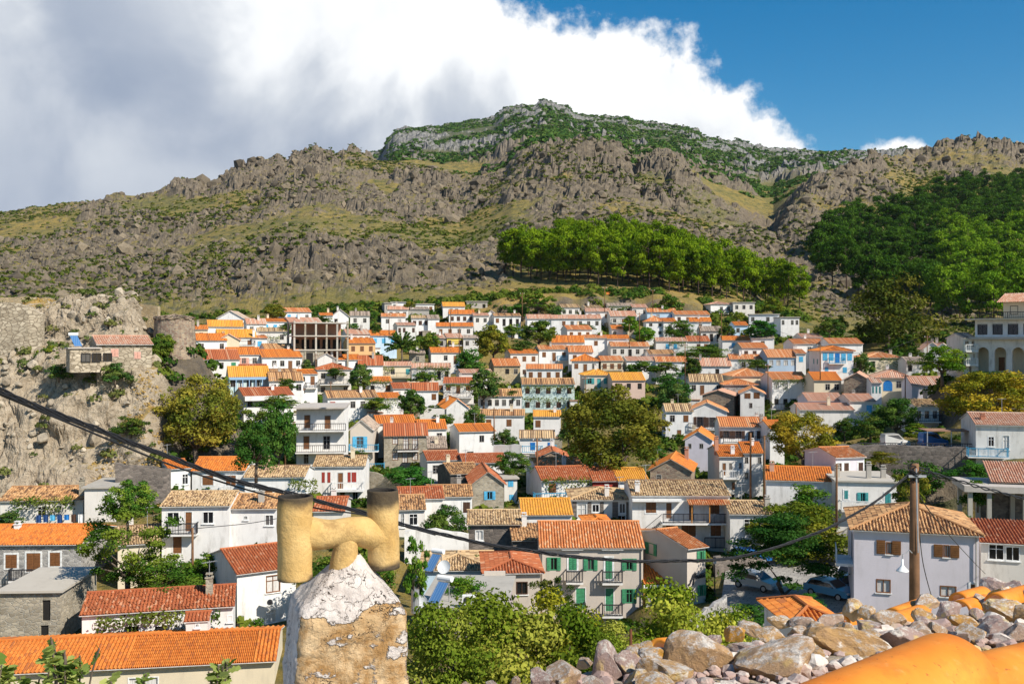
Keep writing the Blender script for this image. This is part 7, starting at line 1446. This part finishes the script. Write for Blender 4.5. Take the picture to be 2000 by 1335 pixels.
def plant_all():
    for i, (px, pyb, w_, h_, k, m, c, lab) in enumerate(TL):
        if h_: tree(px, pyb, w_, h_, k, m, lab, D=CRAG.get(px), col=c, dens=2.4 if w_ > 120 else 1.6 if w_ > 70 else 1., ls=.62 if w_ > 120 else .8 if w_ > 70 else 1.2, name={'bush': 'garden_bush'}.get(k, 'village_tree') if k != 'spire' else 'flat_topped_tree', cat='bush' if k == 'bush' else 'tree')
    # dark layered evergreen on the parking square
    tree(1530, 1188, 215, 180, 'spire', 'darkleaf', 'dark layered evergreen on the parking square beside the silver car', D=80, col=(1.1, 1.3, 1.1), dens=2.2, ls=.7, name='evergreen_tree', var=1)
    tree(1580, 1190, 62, 40, 'bush', 'darkleaf', 'clipped round dark bush left of the pale blue car', D=72, col=(1.5, 2, 1.2), name='garden_bush', cat='bush', dens=1.5, ls=.7)
    tree(1470, 1215, 110, 42, 'bush', 'darkleaf', 'dark shrubs along the wall below the silver car', D=70, col=(1.3, 1.5, 1.2), name='garden_bush', cat='bush')
    # near leafy bushes below the camera
    NB = [(985, 1440, 360, 385, 36, 'figleaf', 'large light green leafy bush filling the bottom centre', (.92, .84, .42), 0), (860, 1420, 260, 300, 34, 'figleaf', 'light green leafy bush directly right of the big chimney', (.85, .82, .42), 1),
          (1110, 1420, 260, 345, 38, 'leaf', 'olive brown bush between the light green ones, before the inn', (1.7, 1.4, .7), 2), (1190, 1400, 190, 235, 35, 'figleaf', 'small light bush left of the rusty post', (.85, .8, .42), 2),
          (1310, 1400, 270, 320, 40, 'figleaf', 'bright leafy bush right of the rusty post', (1.1, 1., .45), 1), (1425, 1370, 170, 255, 42, 'figleaf', 'bright leafy bush at the left end of the rubble ridge, before the lane', (1.05, .98, .45), 0)]
    for px, pyb, w_, h_, D, m, lab, c, v in NB: tree(px, pyb, w_, h_, 'bush', m, lab, D=D, col=c, name='leafy_bush', cat='bush', dens=6, ls=.46, var=v)
    # the pine grove above the village
    r = random.Random(5); pts = []
    top = lambda x: float(np.interp(x, [985, 1010, 1060, 1130, 1200, 1290, 1360, 1410, 1480, 1560, 1575], [505, 470, 452, 440, 436, 446, 462, 490, 515, 538, 560]))
    bot = lambda x: float(np.interp(x, [985, 1100, 1300, 1440, 1500, 1575], [540, 556, 570, 588, 602, 606]))
    tries = 0
    while len(pts) < 165 and tries < 6000:
        tries += 1; x = r.uniform(985, 1572); tp, bt = top(x) + 62, bot(x)
        if bt < tp: tp = bt - 5
        y = r.uniform(tp, bt)
        if all((x - a) ** 2 + ((y - b) * 2.0) ** 2 > 15.5 ** 2 for a, b in pts): pts.append((x, y))
    for x, y in pts:
        p = ground_hit(x, y, 290, 520, 120); Ht = r.uniform(12, 16) * (1 if x < 1480 else .95); wpx = Ht * r.uniform(.62, .86) * F / p.y
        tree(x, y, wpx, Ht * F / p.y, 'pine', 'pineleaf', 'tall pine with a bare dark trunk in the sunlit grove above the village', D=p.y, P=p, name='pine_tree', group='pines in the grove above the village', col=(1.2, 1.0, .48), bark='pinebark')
    pts = []; tries = 0
    tp = lambda x: float(np.interp(x, [1560, 1590, 1660, 1740, 1830, 1900, 2080], [520, 470, 425, 400, 372, 352, 325])); bt = lambda x: float(np.interp(x, [1560, 1640, 1700, 1850, 2100], [545, 570, 600, 640, 640]))
    while len(pts) < 230 and tries < 9000:
        tries += 1; x = r.uniform(1590, 2080); y = r.uniform(tp(x) + 28, bt(x))
        if all((x - a) ** 2 + ((y - b) * 1.5) ** 2 > (13 + (y - 380) * .045) ** 2 for a, b in pts): pts.append((x, y))
    for x, y in pts:
        p = ground_hit(x, y, 262, 900, 220); Ht = r.uniform(13, 19); wpx = Ht * r.uniform(.7, .95) * F / p.y; sun_tint = x > 1840 and y > 470
        tree(x, y, wpx, Ht * F / p.y, 'pine', 'pineleaf', 'pine in the dense dark wood on the right hand slope' if not sun_tint else 'pine tinted sunlit bright in the wood behind the hotel on the right', D=p.y, P=p, name='pine_tree', group='pines in the wood on the right slope', col=(1.1, 1.05, .65) if sun_tint else (.44, .52, .60), bark='pinebark')  # sunlit and shaded pines differ only by the light tinted into the crown
# ---------------------------------------------------------------- foreground
def px_r(px, D): return px / F * D
def plaster_disp(p, amp, seed=0):
    x, y, z = p
    a = float(fbm(np.array([x * 1.0 + z * .7]), np.array([y + z * 1.3]), .12, 4, 500 + seed)[0]) - .5
    return a * amp
def big_chimney():
    T = empty('plastered_chimney', Wp(668, 1335, 2.6), R(0), label='flaking white and ochre plastered chimney stack with a double pot in the foreground', cat='chimney')
    D = 2.6
    g = MG('flaking_plaster'); P = g.tc.outputs['Object']
    n1 = g.noise(9, 7, .62, P, (1, 1, 1.5)); oc = g.attr('ochre')
    m = g.ramp(g.math('ADD', g.math('MULTIPLY', n1, 1.3), g.math('MULTIPLY', oc, .42)), .91, .95)
    white = g.mix(g.ramp(g.noise(22, 6, .7, P), .4, .7), (.68, .61, .55), (.40, .34, .30)); ochre = g.mix(g.ramp(g.noise(12, 7, .7, P), .40, .60), (.36, .20, .075), (.66, .48, .28))
    ochre = g.mix(g.ramp(g.noise(6, 5, .6, P), .52, .70), ochre, (.34, .17, .03))
    col = g.mix(m, white, ochre); cr = g.n('ShaderNodeTexVoronoi', {'Vector': g.n('ShaderNodeVectorMath', {0: P, 1: g.n('ShaderNodeCombineXYZ', {0: g.noise(6, 5, .6, P), 1: g.noise(6.3, 5, .6, P), 2: g.noise(5.5, 5, .6, P)}).outputs[0]}, operation='ADD').outputs[0], 'Scale': 7.0}, feature='DISTANCE_TO_EDGE').outputs[0]
    crk = g.ramp(cr, .004, .022); cmask = g.ramp(g.noise(4, 3, .5, P), .44, .52); crk = g.math('MAXIMUM', crk, g.math('SUBTRACT', 1., cmask)); col = g.mix(crk, (.12, .08, .05), col)
    h = g.math('ADD', g.math('MULTIPLY', m, -.6), g.math('ADD', g.math('MULTIPLY', g.noise(30, 7, .7, P), .7), g.math('MULTIPLY', crk, .9)))
    g.bump(h, 1.0, .022); MAT['flaking'] = g.out(col, .95)
    # body: stacked square-ish rings drawn in px around x = 668, rotated so that a corner shows left of centre
    rings = [(1380, 272, 668), (1335, 268, 667), (1290, 263, 667), (1240, 257, 670), (1205, 252, 673), (1192, 250, 673), (1182, 240, 670), (1172, 222, 668), (1160, 196, 670), (1148, 168, 672), (1136, 142, 674), (1124, 116, 676), (1112, 92, 677), (1100, 70, 678), (1088, 44, 679)]
    n = 110; V = []; oc = []; rot = R(18)
    c0 = Wp(668, 1335, D)
    fine = []
    for (a, c) in zip(rings, rings[1:]):
        k = max(3, int(abs(a[0] - c[0]) / 2.2)); fine += [tuple(a[j] + (c[j] - a[j]) * i / k for j in range(3)) for i in range(k)]
    fine.append(rings[-1])
    for (py, wpx, cx) in fine:
        q_ = Wp(cx, py, D + .12); hw = px_r(wpx, D + .12) / 2 / 1.22; zc = q_.z - c0.z; xc = q_.x - c0.x; up = np.clip((1190 - py) / 80, 0, 1); e_ = 10 - 7.4 * up
        for j in range(n):
            a = j * 2 * math.pi / n; ca, sa = math.cos(a), math.sin(a); q = (abs(ca) ** e_ + abs(sa) ** e_) ** (-1 / e_); x, y = ca * q * hw, sa * q * hw
            x, y = x * math.cos(rot) - y * math.sin(rot), x * math.sin(rot) + y * math.cos(rot)
            V.append((x, y, zc, xc, up, a * hw)); oc.append(float(np.clip((py - 1165 - 14 * math.sin(a * 3 + 1)) / 22, 0, 1)) * (1.0 if math.cos(a - R(285)) > .45 else .22))
    V = np.array(V); x, y, zc, xc, up, al = V.T; d = fbm(x * 2 + zc * 1.1 + 5, y * 2 - zc * 2.2, .16, 5, 510, .6) - .5; d2 = blocky(al + 3, zc, .11, 530, 3) - .4
    ocv = np.array(oc); k = 1 + d * (.07 + .16 * up) + d2 * .07 * (1 - up) + .04 * (1 - np.clip(ocv * 2.2, 0, 1)) * (1 - up * .7); V = np.stack([xc + x * k, y * k + .17, zc + d * .012], 1)
    Fc = []; m_ = len(fine)
    for i in range(m_ - 1):
        for j in range(n): Fc.append((i * n + j, i * n + (j + 1) % n, (i + 1) * n + (j + 1) % n, (i + 1) * n + j))
    me = np_mesh('stack', V, np.array(Fc), MAT['flaking'], {'ochre': np.array(oc)}, smooth=True)
    put('stack', me, T)
    # the double clay pot: two upright pipes joined by a cross pipe, fed by one from below
    g = MG('clay_pot'); P = g.tc.outputs['Object']; z = g.n('ShaderNodeSeparateXYZ', {0: P}).outputs[2]
    col = g.mix(g.ramp(g.noise(9, 5, .6, P), .35, .65), (.46, .28, .09), (.60, .40, .16)); col = g.mix(g.ramp(g.noise(13, 7, .75, P), .50, .66, 0, .75), col, (.27, .16, .06)); col = g.mix(g.ramp(g.noise(5, 5, .6, P, (1, 1, .4)), .55, .75, 0, .5), col, (.72, .54, .28))
    col = g.mix(g.attr('soot'), col, (.03, .026, .022)); g.bump(g.math('ADD', g.noise(70, 5, .7, P), g.math('MULTIPLY', g.noise(14, 5, .65, P), 2.)), .5, .008); MAT['clay_pot'] = g.out(col, .85)
    zz = lambda py: (667.5 - py) / F * D - c0.z; xx = lambda px: px_r(px - 668, D)
    pt = lambda px, py, dy: Wp(px, py, D + dy) - c0
    def pipe(pts, rs, nr=28, name='pot_pipe', ends=(0, 0), sub=26, thick=.008):
        pts = [Vector(p) for p in pts]; L = len(pts); P_, Rr = [], []
        for i in range(sub + 1):
            t = i / sub * (L - 1); k = min(int(t), L - 2); f = t - k; p0, p1, p2, p3 = pts[max(k - 1, 0)], pts[k], pts[k + 1], pts[min(k + 2, L - 1)]
            P_.append(.5 * ((2 * p1) + (-p0 + p2) * f + (2 * p0 - 5 * p1 + 4 * p2 - p3) * f * f + (-p0 + 3 * p1 - 3 * p2 + p3) * f ** 3)); Rr.append(rs[k] + (rs[k + 1] - rs[k]) * f)
        b = MB(); b.tube(P_, Rr, nr, cap=False); n1 = len(b.v); b.tube(P_, [r - thick for r in Rr], nr, cap=False); b.f = [f if i < sub * nr else f[::-1] for i, f in enumerate(b.f)]
        for st in (0, sub * nr):
            for j in range(nr): f = (st + j, st + (j + 1) % nr, n1 + st + (j + 1) % nr, n1 + st + j); b.f.append(f if st else f[::-1]); b.m.append(0)
        v = np.array(b.v); w_ = (fbm(v[:, 0] * 1 + v[:, 2], v[:, 1] + v[:, 2] * .7, .05, 3, 77) - .5) * .006; cen = v.mean(0); v[:, 0] += w_; v[:, 2] += w_ * .5
        zmax, zmin = v[:, 2].max(), v[:, 2].min(); soot = np.zeros(len(v)); noise_ = fbm(v[:, 0] + v[:, 1], v[:, 2], .05, 3, 9) * .03
        if ends[0]: soot = np.maximum(soot, np.clip((v[:, 2] - (zmax - ends[0]) + noise_ - .012) / .02, 0, 1) * .9)
        if ends[1]: soot = np.maximum(soot, np.clip(((zmin + ends[1]) - v[:, 2] + noise_ - .012) / .012, 0, 1) * .9)
        soot[n1:] = 1.
        return put(name, np_mesh(name, v, np.array([f for f in b.f]), MAT['clay_pot'], {'soot': soot}, smooth=True), T)
    r1 = px_r(35.5, D)
    pipe([pt(576, 968, .10), pt(576, 1050, .10), pt(576, 1130, .10)], [r1, r1, r1], ends=(.022, .012))
    r2 = px_r(32.5, D * 1.02)
    pipe([pt(748, 956, .22), pt(748, 1030, .22), pt(750, 1108, .22)], [r2, r2, r2], ends=(.05, .018))
    pipe([pt(580, 1036, .12), pt(612, 1042, .13), pt(648, 1042, .15), pt(690, 1036, .17), pt(720, 1040, .20), pt(746, 1046, .22)], [px_r(36, D), px_r(33, D), px_r(29, D), px_r(29, D), px_r(33, D), px_r(34, D)])
    pipe([pt(672, 1120, .16), pt(674, 1085, .16), pt(678, 1048, .16)], [px_r(32, D), px_r(28, D), px_r(22, D)])
    bpy.context.view_layer.update()
def stone_mat():
    g = MG('rubble_stone'); P = g.tc.outputs['Object']; rn = g.rnd(); sc_ = g.n('ShaderNodeVectorMath', {0: P, 1: g.n('ShaderNodeCombineXYZ', {0: g.math('MULTIPLY', rn, 40.), 1: g.math('MULTIPLY', rn, 17.)}).outputs[0]}, operation='ADD').outputs[0]
    wn = g.n('ShaderNodeTexWhiteNoise', {'W': rn}, noise_dimensions='1D'); v_ = wn.outputs['Value']
    base = g.mix(g.ramp(v_, .35, .6), (.44, .31, .23), (.48, .29, .12)); base = g.mix(g.ramp(v_, .86, .93), base, (.62, .30, .03)); base = g.mix(g.math('LESS_THAN', v_, .22), base, (.38, .27, .24))
    n1 = g.noise(1.6, 7, .68, sc_); n2 = g.noise(4.2, 7, .7, sc_); n3 = g.noise(.9, 4, .6, sc_)
    base = g.mix(g.ramp(n2, .40, .62), base, g.mix(.45, base, (.30, .19, .13)))
    lich = g.mix(g.ramp(n2, .40, .55), (.36, .31, .27), (.66, .60, .53)); geo = g.n('ShaderNodeNewGeometry'); up = g.n('ShaderNodeSeparateXYZ', {0: geo.outputs['Normal']}).outputs[2]
    n5 = g.noise(5.5, 8, .75, sc_); lm = g.ramp(g.math('ADD', g.math('ADD', g.math('MULTIPLY', n1, .6), g.math('MULTIPLY', n5, .5)), g.math('MULTIPLY', up, .07)), .58, .66)
    col = g.mix(lm, base, lich); col = g.mix(g.ramp(g.noise(8, 6, .75, sc_), .60, .66, 0, .65), col, (.12, .10, .09)); col = g.mix(g.ramp(n3, .58, .66, 0, .55), col, (.70, .50, .14))
    g.bump(g.math('ADD', g.math('MULTIPLY', n2, .7), g.math('MULTIPLY', g.noise(14, 6, .75, sc_), .5)), 1.0, .012); MAT['rubble_stone'] = g.out(col, .95)
def near_stone_mesh(seed):
    V, Fc = rock_mesh(seed, 4, .8); r = seed * 7.3
    n = V / np.linalg.norm(V, axis=1)[:, None]; d = (fbm(V[:, 0] + r + V[:, 2] * .6, V[:, 1] - V[:, 2] * .8, .7, 5, seed, .55) - .5) * .34
    return np_mesh('stone', V * (1 + d[:, None]), Fc, MAT['rubble_stone'], smooth=False)
def rubble():
    stone_mat(); T = empty('rubble_ridge', Wp(1500, 1300, 2.6), label='ridge of loose rubble stones weighing down the near tile roof, lower right', cat='stone heap'); bpy.context.view_layer.update(); inv = T.matrix_world.inverted()
    ms = [near_stone_mesh(s) for s in range(9)]; r = random.Random(21)
    Dd = lambda px, py: float(np.interp(py, [1130, 1160, 1190, 1230, 1280, 1340, 1400], [6.6, 5.6, 4.6, 3.5, 2.6, 2.05, 1.8]))
    # (px, py centre, width px, height px)
    big = [(1185, 1300, 76, 100), (1370, 1290, 150, 118), (1520, 1300, 190, 100), (1660, 1262, 175, 80), (1760, 1250, 110, 60), (1100, 1318, 90, 60), (1055, 1322, 60, 40), (1006, 1328, 26, 20), (960, 1333, 26, 14), (910, 1334, 22, 12),
           (1290, 1285, 90, 46), (1240, 1275, 50, 34), (1262, 1262, 44, 30), (1225, 1300, 60, 60), (1140, 1290, 34, 26), (1330, 1258, 56, 30), (1360, 1245, 44, 30), (1300, 1310, 110, 60), (1250, 1325, 70, 40), (1395, 1248, 34, 26), (1435, 1238, 46, 36), (1470, 1225, 54, 26), (1500, 1240, 66, 34),
           (1520, 1210, 44, 26), (1560, 1235, 54, 30), (1590, 1228, 44, 34), (1620, 1210, 66, 38), (1600, 1250, 70, 30), (1568, 1212, 50, 22), (1664, 1190, 48, 42), (1692, 1193, 34, 28), (1735, 1212, 66, 44), (1700, 1222, 60, 34), (1650, 1232, 60, 30), (1790, 1235, 70, 40), (1805, 1200, 50, 34),
           (1808, 1174, 62, 32), (1855, 1190, 58, 42), (1800, 1218, 40, 30), (1830, 1230, 60, 34), (1880, 1215, 60, 34), (1900, 1238, 70, 40), (1905, 1198, 44, 26), (1940, 1225, 90, 44), (1955, 1160, 60, 40), (1985, 1150, 50, 36), (1942, 1142, 50, 34), (1960, 1190, 76, 44), (2000, 1200, 60, 50), (1985, 1235, 60, 30), (1870, 1242, 60, 34), (1915, 1170, 40, 24),
           (1540, 1262, 70, 26), (1450, 1262, 60, 26), (1410, 1270, 40, 24), (2030, 1170, 60, 50), (2040, 1215, 70, 50), (1700, 1240, 50, 24), (1275, 1335, 90, 30), (1160, 1335, 60, 24), (1590, 1275, 60, 26)]
    for i, (px, py, w_, h_) in enumerate(big):
        D = Dd(px, py) ; o = link(bpy.data.objects.new('stone', ms[i % 9])); o.parent = T; o.location = inv @ Wp(px, py + 2, D + w_ / F * D * .3); s = w_ / F * D * .56; o.scale = (s, s * r.uniform(.8, 1.1), h_ / F * D * .66); o.rotation_euler = (r.uniform(-.3, .3), r.uniform(-.3, .3), r.uniform(0, 6.28) if abs(w_ - h_) < 30 else r.uniform(-.35, .35))
    # bed of smaller stones and mortar
    V = []; cols = 60; rows = 22
    def surf(u, v):        # u along the ridge, v towards the viewer
        px = 880 + u * 1300; top = np.interp(px, [880, 1000, 1200, 1400, 1600, 1800, 2000, 2200], [1346, 1336, 1296, 1262, 1232, 1206, 1180, 1160]); py = top + v * 190; return px, py
    for j in range(rows):
        for i in range(cols):
            px, py = surf(i / (cols - 1), j / (rows - 1)); D = Dd(px, py); p = Wp(px, py + 14, D + .12); V.append(tuple(inv @ p))
    V = np.array(V); V[:, 2] += (fbm(V[:, 0], V[:, 1], .25, 4, 31) - .5) * .08; k = np.arange(rows * cols).reshape(rows, cols); Fc = np.stack([k[:-1, :-1], k[1:, :-1], k[1:, 1:], k[:-1, 1:]], -1).reshape(-1, 4)
    g = MG('mortar_bed'); P = g.tc.outputs['Object']; g.bump(g.noise(40, 6, .7, P), 1., .02); MAT['mortar_bed'] = g.out(g.mix(g.ramp(g.noise(6, 6, .7, P), .4, .65), (.40, .33, .26), (.56, .42, .2)), .95)
    put('mortar_bed', np_mesh('mortar_bed', V, Fc, MAT['mortar_bed'], smooth=True), T)
    n = 1500; ra = np.random.default_rng(8); PX = []; S = []
    for _ in range(n):
        px, py = surf(ra.random(), ra.random() ** 1.1); D = Dd(px, py); PX.append(Wp(px, py + 9, D + .08)); S.append(ra.lognormal(-.3, .45) * .022 * D / 2.6)
    S = np.array(S); o = scatter('small_stones', [rock_mesh(60 + q, 2) for q in range(5)], np.array([tuple(inv @ p) for p in PX]), np.stack([S, S, S * .8], 1), MAT['rubble_stone']); o.parent = T
    # big glazed-orange barrel tiles of the near roof
    g = MG('near_tile'); P = g.tc.outputs['Object']; c = g.mix(g.ramp(g.noise(5, 4, .5, P), .35, .65), (.62, .175, .012), (.74, .27, .03)); c = g.mix(g.ramp(g.noise(14, 6, .75, P), .5, .72, 0, .5), c, (.42, .11, .02)); c = g.mix(g.ramp(g.noise(40, 5, .7, P, (1, 1, 1)), .60, .70, 0, .25), c, (.66, .38, .18)); c = g.mix(g.ramp(g.noise(90, 3, .7, P), .64, .70, 0, .7), c, (.16, .06, .02)); g.bump(g.noise(60, 4, .6, P), .12, .002); MAT['near_tile'] = g.out(c, .5)
    Tr = empty('near_roof', Wp(1800, 1330, 1.75), label='near roof edge with large smooth orange barrel tiles in the bottom right corner', cat='roof'); bpy.context.view_layer.update(); iv = Tr.matrix_world.inverted()
    def barrel(a, c, ra_, rb, name='tile'):
        a, c = iv @ a, iv @ c; d = (c - a).normalized(); up = Vector((0, 0, 1)); s = d.cross(up).normalized(); u = s.cross(d).normalized(); b = MB(); n = 22; m_ = 10; th = .014
        def P_(t, f, r): an = math.pi * (f * 1.06 - .03); return a.lerp(c, t) + s * math.cos(an) * r + u * math.sin(an) * r * .92
        for k in range(m_ + 1):
            t = k / m_; rr = ra_ + (rb - ra_) * t
            for j in range(n + 1): b.v.append(tuple(P_(t, j / n, rr)))
            for j in range(n + 1): b.v.append(tuple(P_(t, j / n, rr - th)))
        w_ = 2 * (n + 1)
        for k in range(m_):
            for j in range(n): i = k * w_ + j; b.f.append((i, i + 1, i + w_ + 1, i + w_)); q = i + n + 1; b.f.append((q + w_, q + w_ + 1, q + 1, q))
        for j in range(n): b.f.append((j, n + 1 + j, n + 2 + j, j + 1)); i = m_ * w_ + j; b.f.append((i, i + 1, i + n + 2, i + n + 1))
        b.m = [0] * len(b.f); return b.build(name, MAT['near_tile'], Tr, smooth=True)
    # ridge tiles climbing to the right
    A, B_, C_ = Wp(1570, 1430, 1.52), Wp(1855, 1330, 1.80), Wp(2190, 1290, 2.15)
    barrel(A, B_, px_r(86, 1.6), px_r(100, 1.8)); barrel(B_ + (A - B_) * .07 + Vector((0, 0, -.02)), C_, px_r(66, 1.8), px_r(84, 2.0))
    mb = MB(); q0, q1 = iv @ (A + Vector((-.075, .03, -.02))), iv @ (C_ + Vector((-.10, .06, -.02))); pts_ = [q0.lerp(q1, i / 40) + Vector((random.uniform(-.006, .006), random.uniform(-.006, .006), random.uniform(-.008, .008))) for i in range(41)]
    mb.tube(pts_, [random.uniform(.030, .045) for _ in pts_], 10); mb.build('mortar', MAT['mortar_bed'], Tr, smooth=True)
    for (x0, y0, d0, x1, y1, d1, r_) in ((1745, 1206, 5.1, 1800, 1186, 5.3, .055), (1750, 1216, 4.8, 1800, 1200, 5.0, .055), (1872, 1175, 5.8, 1920, 1162, 6.0, .06), (1875, 1192, 5.2, 1925, 1180, 5.4, .06), (1640, 1216, 4.7, 1690, 1206, 4.9, .05), (1288, 1268, 3.2, 1345, 1262, 3.4, .04), (1945, 1178, 5.2, 2010, 1160, 5.5, .06)):
        barrel(Wp(x0, y0, d0), Wp(x1, y1, d1), r_, r_)
def sprigs():
    def leafs(name, c0, n, spread, ls, D, label, seed, tall=1.):
        r = random.Random(seed); T = empty(name, Wp(c0[0], c0[1], D), label=label, cat='plant'); st = MB(); k = 0; me = None
        lf = MB(); pts = [(0, 0), (.32, .12), (.22, .32), (.46, .42), (.28, .6), (.36, .82), (.0, 1.0), (-.36, .82), (-.28, .6), (-.46, .42), (-.22, .32), (-.32, .12)]
        lf.face([(x, y, abs(x) * .18 - .05 * y * y) for x, y in pts]); me = lf.mesh('leaf', MAT['sprigleaf'])
        for s in range(n):
            a = r.uniform(-1, 1) * spread; h = r.uniform(.5, 1.) * tall; x1, z1 = a * px_r(90, D), h * px_r(110, D); st.tube([(a * .3 * px_r(90, D), 0, -px_r(90, D)), (x1 * .7, r.uniform(-.03, .03), z1 * .4), (x1, 0, z1)], .004, 5)
            for j in range(7):
                t = .25 + .75 * j / 6; o = link(bpy.data.objects.new('leaf', me)); o.parent = T; q = ls * r.uniform(.7, 1.2) * px_r(1, D); o.scale = (q, q, q); o.location = (x1 * t, r.uniform(-.02, .02), z1 * (t - .15)); o.rotation_euler = (r.uniform(-.2, 1.2), r.uniform(-.5, .5), r.uniform(0, 6.28))
        st.build('stem', MAT['bark'], T)
    g = MG('sprigleaf'); col = g.mix(g.rnd(), (.10, .17, .03), (.46, .50, .16)); d = g.n('ShaderNodeBsdfDiffuse', {'Color': col}); t = g.n('ShaderNodeBsdfTranslucent', {'Color': g.mix(1., col, (1.3, 1.2, .5), 'MULTIPLY')}); m = g.n('ShaderNodeMixShader', {0: .4, 1: d.outputs[0], 2: t.outputs[0]}); g.t.links.new(m.outputs[0], g.t.nodes['Material Output'].inputs[0]); MAT['sprigleaf'] = g.m
    leafs('fig_sprig', (140, 1345), 10, .62, 26, 4.2, 'tall leafy fig sprig rising in front of the orange hall roof, lower left', 1, 1.0)
    leafs('fig_sprig', (65, 1372), 8, .8, 24, 4.4, 'low leafy sprig in the bottom left corner', 2, .8)
    leafs('fig_sprig', (8, 1345), 4, .3, 30, 4.2, 'small sprig cut off by the left edge', 3, .55)
    leafs('fig_sprig', (250, 1380), 4, .5, 28, 4.4, 'sprig tip just showing at the bottom below the hall roof', 4, .6)
    leafs('fig_sprig', (425, 1372), 6, .45, 26, 4.2, 'leafy sprig against the cream hall wall left of the chimney', 5, .75)
build_terrain()
cover()
plant_all()
misc()
big_chimney(); rubble(); sprigs()
letters()
# ---------------------------------------------------------------- air
hz = MB().box(-3200, 3200, -60, 3700, -75, 640).build('haze', bpy.data.materials.new('haze'), kind='stuff')
m = hz.data.materials[0]; m.use_nodes = True; t = m.node_tree; t.nodes.clear(); v = t.nodes.new('ShaderNodeVolumePrincipled'); v.inputs['Color'].default_value = (.80, .88, 1, 1); v.inputs['Density'].default_value = .000022; v.inputs['Anisotropy'].default_value = .2
o_ = t.nodes.new('ShaderNodeOutputMaterial'); t.links.new(v.outputs[0], o_.inputs['Volume'])
